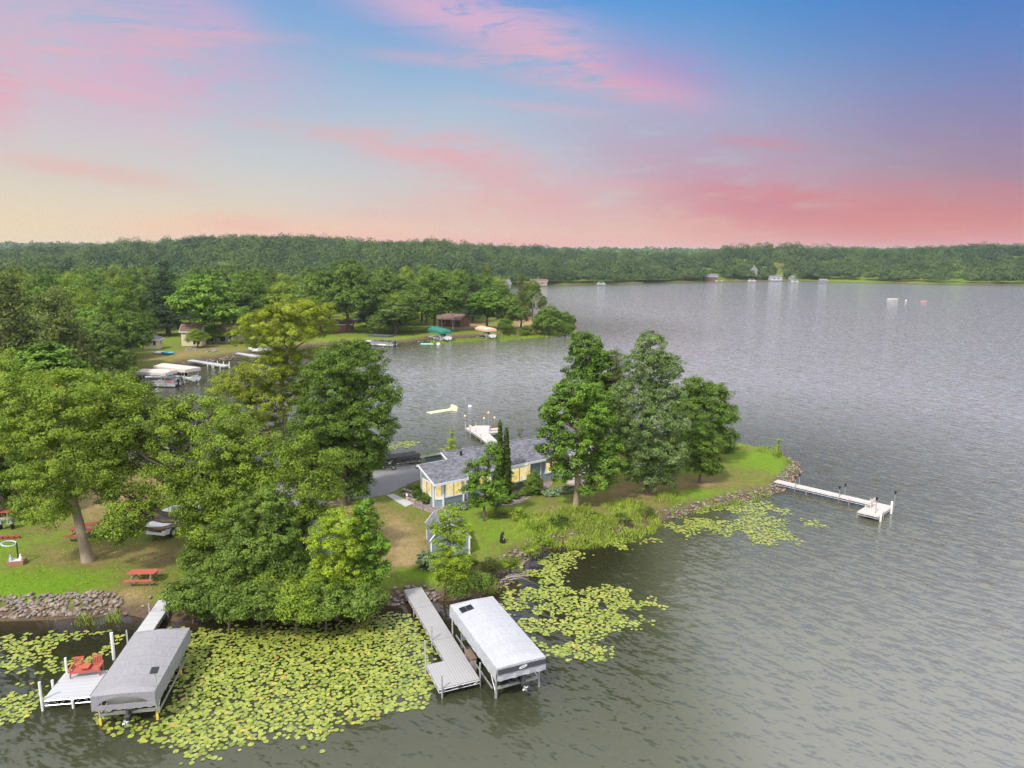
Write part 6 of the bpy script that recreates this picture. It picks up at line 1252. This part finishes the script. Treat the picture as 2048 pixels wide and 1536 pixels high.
for x, y in cand:
    if cnt >= 262: break
    if any(inpoly(x, y, P) for P in lawnsW): continue
    if any(math.hypot(x - b.x, y - b.y) < r_ for b, r_ in bld): continue
    sp_ = 6.2 if y < 170 else 8.5 if y < 260 else 11.0
    if any((x - a) ** 2 + (y - b) ** 2 < sp_ * sp_ for a, b, _ in placed): continue
    pxs = PX + FPX * x / y
    if y < 135 and pxs > 330: continue
    k = random.choices(range(7), [4, 4, 3, 2.2, 0.8, 3.5, 1.6])[0]; h = random.uniform(11.5, 16.5) if y < 200 else random.uniform(13.5, 20)
    if pxs > 560 and y < 300: h *= 0.9
    wd = random.uniform(5.2, 7.4) * (0.72 if k in (4, 6, 3) else 1)
    put(k, x, y, h, wd, random.uniform(0, 6.28), ('near ' if y < 190 else 'distant ') + ['dark oak', 'light green ash', 'bright green maple', 'slim olive poplar', 'dark pine', 'round-headed green tree', 'tall narrow maple'][k] + (' in the wood left of the cove lawns' if pxs < 300 else ' in the wood behind the cove lawns'), group='trees of the wood round the cove'); cnt += 1
print('wood trees', cnt)

# ------------------------------------------------------------------ far woods: one mass
def far_wood(name, label, n, y0, y1, hgt, crownr, q, leaf, seed, dmin, shore_row=False):
    r = np.random.default_rng(seed); y = np.sqrt(r.random(n) * (y1 ** 2 - y0 ** 2) + y0 ** 2); x = (r.random(n) * 2 - 1) * (y * 0.76 + 10); d = sdf(x, y); k = d > dmin
    if shore_row: k &= d < 26
    x, y, d = x[k], y[k], d[k]; pxx = PX + FPX * x / y
    # openings: house lots and the meadow strip on the far bank
    op = np.zeros(len(x), bool)
    for cx, wpx, dm in ((1507, 5, 34), (1583, 10, 24), (1550, 13, 26), (1420, 14, 26), (1470, 3, 10), (1002, 16, 30), (1078, 12, 24), (1186, 8, 20), (1640, 9, 16), (1650, 60, 6), (1780, 150, 18), (1545, 5, 95), (1440, 6, 16)): op |= (np.abs(pxx - cx) < wpx) & (d < dm)
    x, y = x[~op], y[~op]; n = len(x); z = height(x, y)
    u_ = r.random(n) ** 1.6; H = hgt * (0.6 + 0.7 * u_) * (0.72 + 0.6 * vnoise(x, y, 38, 8)); Rr_ = crownr * (0.6 + 0.7 * u_ * r.random(n) + 0.2 * r.random(n)); ct = r.random(n)
    dd = unit(r.normal(size=(n * q, 3))).reshape(n, q, 3); dd[:, :, 2] = np.abs(dd[:, :, 2]) * 1.15 - 0.35
    ph = r.random((n, 1)) * 6.28; lump = 1 + 0.26 * np.sin(dd[:, :, 0] * 5 + ph) * np.sin(dd[:, :, 2] * 6 + ph * 2) + 0.12 * r.normal(size=(n, q))
    P = np.stack([x[:, None] + dd[:, :, 0] * Rr_[:, None] * lump, y[:, None] + dd[:, :, 1] * Rr_[:, None] * lump, z[:, None] + H[:, None] * (0.55 + 0.43 * dd[:, :, 2] * lump)], -1).reshape(-1, 3)
    P[:, 2] = np.maximum(P[:, 2], np.repeat(z, q) + 0.4)
    Nn = unit(dd.reshape(-1, 3) * 0.9 + np.array([0, 0, 0.35]) + 0.28 * r.normal(size=(n * q, 3)))
    V, F_ = leaf_quads(P, Nn, leaf, leaf * 0.85, r)
    ti = (0.5 * ct[:, None] + 0.3 * vnoise(x, y, 55, 4)[:, None] + 0.2 * r.random((n, q))).ravel(); me = np_mesh(name, V, F_, ti, [LM['far']])
    return tag(link_mesh(name, me), label, 'wood', None, 'stuff')
far_wood('far_wood', 'unbroken green wood covering the slopes beyond the lake', 5000, 395, 1050, 15, 7.6, 320, 1.25, 900, 10)
far_wood('far_ridge_wood', 'hazy distant ridge of trees on the horizon', 6500, 1250, 2300, 16, 13, 46, 6.5, 901, 20)
far_wood('far_bank_trees', 'row of trees and bushes lining the far bank', 14000, 560, 760, 9.5, 4.6, 150, 1.1, 902, 3, True)

# ------------------------------------------------------------------ stones of the banks
def rockmesh(seed):
    bm = bmesh.new(); bmesh.ops.create_icosphere(bm, subdivisions=2, radius=0.5); rr = random.Random(seed); ph = [rr.uniform(0, 6) for _ in range(6)]
    for v in bm.verts:
        c = v.co; k = 1 + 0.16 * math.sin(4 * c.x + ph[0]) + 0.16 * math.sin(5 * c.y + ph[1]) + 0.12 * math.sin(6 * c.z + ph[2]) + rr.uniform(-0.05, 0.05); v.co = Vector((c.x * k * 1.15, c.y * k * 0.95, c.z * k * 0.7))
    me = bpy.data.meshes.new('stone'); bm.to_mesh(me); bm.free(); a = me.attributes.new('tint', 'FLOAT', 'FACE'); me.materials.append(ROCK); return me
RM = [rockmesh(k) for k in range(7)]
segs = [((-160, 1240), (235, 1225), 1.5, 32, 'left'), ((250, 1226), (330, 1236), 1.6, 3.2, 'left'), ((775, 1208), (880, 1200), 1.5, 14, 'landing'), ((1005, 1170), (1018, 1140), 1.3, 12, 'bay'), ((1018, 1140), (1110, 1088), 1.5, 14, 'bay'), ((1110, 1088), (1260, 1066), 1.0, 6, 'bay'),
        ((1335, 1037), (1400, 1018), 0.95, 24, 'point'), ((1400, 1018), (1560, 983), 0.95, 24, 'point'), ((1560, 983), (1602, 940), 1.2, 20, 'point'), ((1602, 940), (1590, 920), 1.0, 8, 'point'), ((360, 727), (500, 707), 4.5, 3.0, 'cove'), ((240, 762), (300, 744), 3, 2.0, 'cove'), ((800, 686), (870, 678), 2, 1.5, 'cove')]
stones = []
for a, b, wd, dn, nm in segs:
    A_, B_ = G(*a), G(*b); L_ = (B_ - A_).length; n = int(L_ * wd * dn * (0.42 if nm == 'cove' else 1)); d = (B_ - A_).normalized(); nn = Vector((-d.y, d.x, 0))
    if sdf([A_.x + nn.x + d.x * L_ / 2], [A_.y + nn.y + d.y * L_ / 2])[0] < 0: nn = -nn
    for _ in range(n):
        q = A_ + d * random.uniform(0, L_) + nn * (random.uniform(-0.35, wd)); s = random.uniform(0.15, 0.38) * (1.5 if nm == 'cove' else 0.72 if nm == 'point' else 1.0) * random.choice((0.7, 1, 1, 1.25)); stones.append((q.x, q.y, max(hz(q.x, q.y), -0.1) + 0.02 + random.uniform(0, 0.1), s, nm))
for cx, cy_ in ((945 / 6.2 + 230, 700), (1195 / 6.2 + 230, 702)):
    for _ in range(26): q = G(cx + random.uniform(-13, 13), cy_ + random.uniform(-4, 4), 0.9); stones.append((q.x, q.y, 1.0, random.uniform(0.4, 0.9), 'cove'))
stones.sort(key=lambda s: s[1] / s[3])
lbs = {'left': ('rounded field stone in the long pinkish stone bank at the left', 'stones of the left bank'), 'landing': ('brown stone around the gravel landing of the L dock', 'stones at the dock landing'), 'bay': ('dark stone in the rough bank curving round the bay', 'stones of the bay bank'), 'point': ('grey stone in the low wall edging the point', 'stones edging the point'), 'cove': ('stone in the far cove bank', 'stones of the cove bank')}
for x, y, z, s, nm in stones[:300]:
    o = bpy.data.objects.new('stone', RM[random.randrange(7)]); COL.objects.link(o); o.location = (x, y, z); o.scale = (s, s * random.uniform(0.7, 1), s * random.uniform(0.7, 1)); o.rotation_euler = (random.uniform(-0.5, 0.5), random.uniform(-0.5, 0.5), random.uniform(0, 6.3)); tag(o, lbs[nm][0], 'stone', lbs[nm][1])
Vs, Fs, Ts = [], [], []; off = 0
RV = [(np.array([v.co[:] for v in m_.vertices]), np.array([f.vertices[:] for f in m_.polygons])) for m_ in RM]
for x, y, z, s, nm in stones[300:]:
    V, F_ = RV[random.randrange(7)]; a = random.uniform(0, 6.3); ca, sa = math.cos(a), math.sin(a); W_ = V @ np.array([[ca, sa, 0], [-sa, ca, 0], [0, 0, 1]]) * s * np.array([1, 1, random.uniform(0.7, 1.1)]) + np.array([x, y, z])
    Vs.append(W_); Fs.append(F_ + off); off += len(V); Ts.append(np.full(len(F_), random.random()))
me = np_mesh('bank_stones', np.concatenate(Vs), np.concatenate(Fs), np.concatenate(Ts), [ROCK]); tag(link_mesh('bank_stones', me), 'smaller stones packed along the banks', 'stones', None, 'stuff')

# ------------------------------------------------------------------ lily pads
fields = [([(330, 1262), (470, 1262), (560, 1258), (700, 1250), (790, 1225), (845, 1262), (862, 1330), (868, 1385), (835, 1420), (790, 1405), (740, 1440), (690, 1425), (640, 1480), (560, 1455), (500, 1478), (430, 1500), (390, 1530), (372, 1490), (340, 1480), (290, 1475), (300, 1450), (345, 1440), (360, 1380)], 8.2, 'dense'),
 ([(165, 1432), (215, 1418), (240, 1440), (330, 1440), (300, 1480), (250, 1470), (210, 1450)], 3.4, 'front'), ([(-60, 1268), (60, 1272), (215, 1262), (245, 1285), (200, 1310), (170, 1330), (90, 1350), (110, 1318), (60, 1345), (-60, 1350)], 3.6, 'left'), ([(-80, 1365), (20, 1372), (76, 1388), (70, 1420), (40, 1445), (-80, 1450)], 6.5, 'left'),
 ([(1025, 1160), (1040, 1135), (1110, 1110), (1165, 1102), (1150, 1122), (1110, 1150), (1140, 1175), (1240, 1175), (1290, 1195), (1335, 1215), (1300, 1240), (1230, 1255), (1185, 1280), (1215, 1305), (1210, 1325), (1185, 1320), (1120, 1310), (1090, 1300), (1000, 1198)], 7.0, 'right'),
 ([(1180, 1080), (1240, 1072), (1330, 1048), (1400, 1030), (1430, 1055), (1380, 1070), (1290, 1082), (1255, 1100), (1225, 1098)], 5.5, 'strip'), ([(1380, 1022), (1450, 1015), (1520, 1000), (1580, 1015), (1560, 1050), (1590, 1080), (1590, 1092), (1500, 1085), (1440, 1068), (1400, 1050)], 5.0, 'strip'), ([(1610, 1036), (1640, 1040), (1655, 1055), (1615, 1056)], 3.0, 'strip'),
 ([(700, 915), (760, 892), (830, 882), (842, 888), (800, 898), (740, 905), (715, 925)], 4.0, 'back'), ([(860, 890), (900, 892), (930, 900), (890, 905)], 2.0, 'back'), ([(230, 880), (340, 890), (330, 925), (240, 915)], 3.0, 'back')]
pads = []; wpm = [v.co for v in ()]
for poly, dens, nm in fields:
    P = [tuple(G(x, y, 0)[:2]) for x, y in poly]; x0, x1 = min(p[0] for p in P), max(p[0] for p in P); y0, y1 = min(p[1] for p in P), max(p[1] for p in P); grid = {}
    n = int((x1 - x0) * (y1 - y0) * dens * 7.5)
    for _ in range(n):
        x, y = random.uniform(x0, x1), random.uniform(y0, y1)
        if not inpoly(x + random.gauss(0, 0.35), y + random.gauss(0, 0.35), P): continue
        nz = float(vnoise(np.array([x]), np.array([y]), 1.6, 21)[0]) * 0.6 + float(vnoise(np.array([x]), np.array([y]), 0.6, 22)[0]) * 0.4
        if nz < (0.18 if nm == 'dense' else 0.38 if nm in ('right',) else 0.44): continue
        s = random.uniform(0.09, 0.18); key = (int(x / 0.4), int(y / 0.4)); bad = False
        for i in (-1, 0, 1):
            for j in (-1, 0, 1):
                for (a, b, c_) in grid.get((key[0] + i, key[1] + j), ()):
                    if (a - x) ** 2 + (b - y) ** 2 < (0.64 * (s + c_)) ** 2: bad = True
        if bad: continue
        grid.setdefault(key, []).append((x, y, s)); pads.append((x, y, s, nm))
sdp = sdf([p[0] for p in pads], [p[1] for p in pads]); pads = [p for p, d in zip(pads, sdp) if d < -0.15]
def padverts(cup):
    n = 13; vs = [(0, 0, 0)]
    for k in range(n): a = 0.16 + (2 * math.pi - 0.32) * k / (n - 1); vs.append((math.cos(a), math.sin(a) * 0.94, cup * (0.5 + 0.5 * math.sin(2 * a + cup * 40))))
    return vs, [(0, k, k + 1) for k in range(1, n)]
PM = []
for k in range(5):
    v, f = padverts((0.0, 0.05, 0.1, 0.18, 0.03)[k]); me = bpy.data.meshes.new('lily_pad'); me.from_pydata(v, [], f); me.materials.append(PAD); me.attributes.new('tint', 'FLOAT', 'FACE'); PM.append((me, np.array(v), np.array(f)))
pads.sort(key=lambda p: p[1] / p[2])
plb = {'dense': ('round lily pad in the dense bed between the two covered lifts', 'lily pads of the dense middle bed'), 'front': ('lily pad in the loose cluster in front of the grey covered lift', 'lily pads before the grey lift'), 'left': ('lily pad in the beds around the white platform at the left', 'lily pads of the left beds'), 'right': ('lily pad in the bed right of the pale covered lift', 'lily pads right of the pale lift'), 'strip': ('lily pad off the stone edge of the point', 'lily pads off the point'), 'back': ('lily pad behind the house', 'lily pads behind the house')}
for i, (x, y, s, nm) in enumerate(pads[:300]):
    o = bpy.data.objects.new('lily_pad', PM[random.choice((0, 1, 1, 2, 3, 4))][0]); COL.objects.link(o); o.location = (x, y, 0.018 + 0.0015 * (i % 9)); o.scale = (s, s, s); o.rotation_euler = (random.gauss(0, 0.03), random.gauss(0, 0.03), random.uniform(0, 6.3)); tag(o, plb[nm][0], 'lily pad', plb[nm][1])
Vs, Fs, Ts = [], [], []; off = 0
for i, (x, y, s, nm) in enumerate(pads[300:]):
    _, V, F_ = PM[random.choice((0, 1, 1, 2, 3, 4))]; a = random.uniform(0, 6.3); ca, sa = math.cos(a), math.sin(a); tx, ty = random.gauss(0, 0.04), random.gauss(0, 0.04)
    W_ = V * s; W_ = np.stack([W_[:, 0] * ca - W_[:, 1] * sa, W_[:, 0] * sa + W_[:, 1] * ca, W_[:, 2]], 1); W_[:, 2] += W_[:, 0] * tx + W_[:, 1] * ty; Vs.append(W_ + np.array([x, y, 0.022 + 0.0015 * (i % 9)])); Fs.append(F_ + off); off += len(V); Ts.append(np.full(len(F_), random.random()))
me = np_mesh('lily_pads', np.concatenate(Vs), np.concatenate(Fs), np.concatenate(Ts), [PAD]); tag(link_mesh('lily_pads', me), 'thousands of yellow-green lily pads floating in the shallows', 'lily pads', None, 'stuff')
print('pads', len(pads), 'stones', len(stones))

# ------------------------------------------------------------------ blades: marsh grass, weeds, turf edge
def blades(name, label, cat, polys, sp, h0, h1, wd, dens, seed, z=0.9, lean=0.25, clumpy=0.5, kind='stuff'):
    r = np.random.default_rng(seed); Ps = []
    for poly in polys:
        P = [tuple(G(x, y, z)[:2]) for x, y in poly]; x0, x1 = min(p[0] for p in P), max(p[0] for p in P); y0, y1 = min(p[1] for p in P), max(p[1] for p in P)
        n = int((x1 - x0) * (y1 - y0) * dens); x = r.uniform(x0, x1, n); y = r.uniform(y0, y1, n); c = np.zeros(n, bool); m_ = len(P)
        for i in range(m_):
            (ax, ay), (bx, by) = P[i], P[(i + 1) % m_]
            with np.errstate(divide='ignore', invalid='ignore'): c ^= ((ay > y) != (by > y)) & (x < (bx - ax) * (y - ay) / (by - ay) + ax)
        k = c & (vnoise(x, y, 0.9, seed) + 0.3 * r.random(n) > clumpy); Ps.append(np.stack([x[k], y[k]], 1))
    P = np.concatenate(Ps); n = len(P); zb = np.maximum(height(P[:, 0], P[:, 1]), -0.15); hh = (h0 + (h1 - h0) * r.random(n)) * (0.6 + 0.8 * vnoise(P[:, 0], P[:, 1], 1.7, seed + 1))
    a = r.random(n) * 6.283; dx_ = np.cos(a) * wd / 2; dy_ = np.sin(a) * wd / 2; lx = r.normal(size=n) * lean * hh; ly = r.normal(size=n) * lean * hh
    V = np.stack([np.stack([P[:, 0] - dx_, P[:, 1] - dy_, zb - 0.05], 1), np.stack([P[:, 0] + dx_, P[:, 1] + dy_, zb - 0.05], 1), np.stack([P[:, 0] + lx * 0.5 + dx_ * 0.8, P[:, 1] + ly * 0.5 + dy_ * 0.8, zb + hh * 0.6], 1), np.stack([P[:, 0] + lx, P[:, 1] + ly, zb + hh], 1)], 1).reshape(-1, 3)
    t_ = 0.5 * vnoise(P[:, 0], P[:, 1], 2.2, seed + 2) + 0.5 * r.random(n)
    me = np_mesh(name, V, np.arange(4 * n).reshape(n, 4), t_, [LM[sp]]); return tag(link_mesh(name, me), label, cat, None, kind)
blades('marsh_grass', 'tall bright marsh grass between the lawn and the bay', 'marsh grass', [[(1040, 1035), (1100, 1022), (1180, 1018), (1260, 1002), (1310, 1010), (1330, 1040), (1262, 1068), (1190, 1078), (1115, 1085), (1060, 1080), (1030, 1060)]], 'reed', 0.22, 0.70, 0.05, 85, 31, clumpy=0.50, lean=0.4)
blades('bank_weeds', 'ragged weeds along the banks and the far edge of the point', 'weeds', [[(1300, 1000), (1350, 1018), (1400, 1008), (1480, 995), (1545, 978), (1540, 968), (1450, 990), (1380, 1000), (1320, 990)], [(1440, 885), (1480, 890), (1540, 901), (1575, 912), (1598, 930), (1585, 935), (1560, 915), (1500, 900), (1440, 893)], [(850, 913), (930, 904), (1000, 896), (1010, 902), (930, 912), (850, 922)], [(740, 925), (850, 914), (850, 924), (800, 928), (735, 940)], [(1010, 1130), (1060, 1100), (1110, 1082), (1100, 1072), (1030, 1100), (1000, 1120)], [(120, 1232), (240, 1222), (240, 1205), (150, 1208)], [(880, 1180), (1000, 1165), (1000, 1140), (900, 1150)], [(1000, 676), (1160, 664), (1150, 655), (1000, 664)], [(860, 682), (1000, 674), (1000, 668), (860, 676)]], 'reed', 0.25, 0.75, 0.06, 42, 32, clumpy=0.5)
blades('short_turf', 'uneven tufts in the nearer lawns', 'grass', [[(-100, 1235), (330, 1215), (350, 1150), (330, 1050), (-60, 1040)], [(740, 1010), (1000, 1020), (1050, 1080), (1000, 1150), (780, 1200), (760, 1150)]], 'reed', 0.05, 0.13, 0.05, 26, 33, clumpy=0.55, lean=0.5)
blades('floating_weed', 'brown floating weed among the left lily pads', 'water weed', [[(90, 1300), (140, 1268), (200, 1280), (215, 1310), (150, 1330), (100, 1335)], [(60, 1360), (110, 1350), (112, 1362), (62, 1375)], [(-40, 1256), (160, 1250), (150, 1262), (-40, 1270)], [(95, 1430), (120, 1415), (126, 1420), (100, 1440)]], 'weed', 0.03, 0.08, 0.12, 60, 34, z=0.0, lean=2.2, clumpy=0.55)
# straw-coloured turned earth at the landing of the left dock

# ------------------------------------------------------------------ air
mb = MB(); mb.box((0, 2550, 38), (7800, 5900, 84)); m, t, out = mat('summer_haze'); v = t.n('ShaderNodeVolumePrincipled'); v.inputs['Color'].default_value = (0.72, 0.82, 1.0, 1)
v.inputs['Density'].default_value = 0.00011; v.inputs['Anisotropy'].default_value = 0.2; t.link(v.outputs[0], out.inputs['Volume'])
tag(mb.build('haze', m), 'thin bluish summer haze over the lake', 'haze', None, 'stuff')
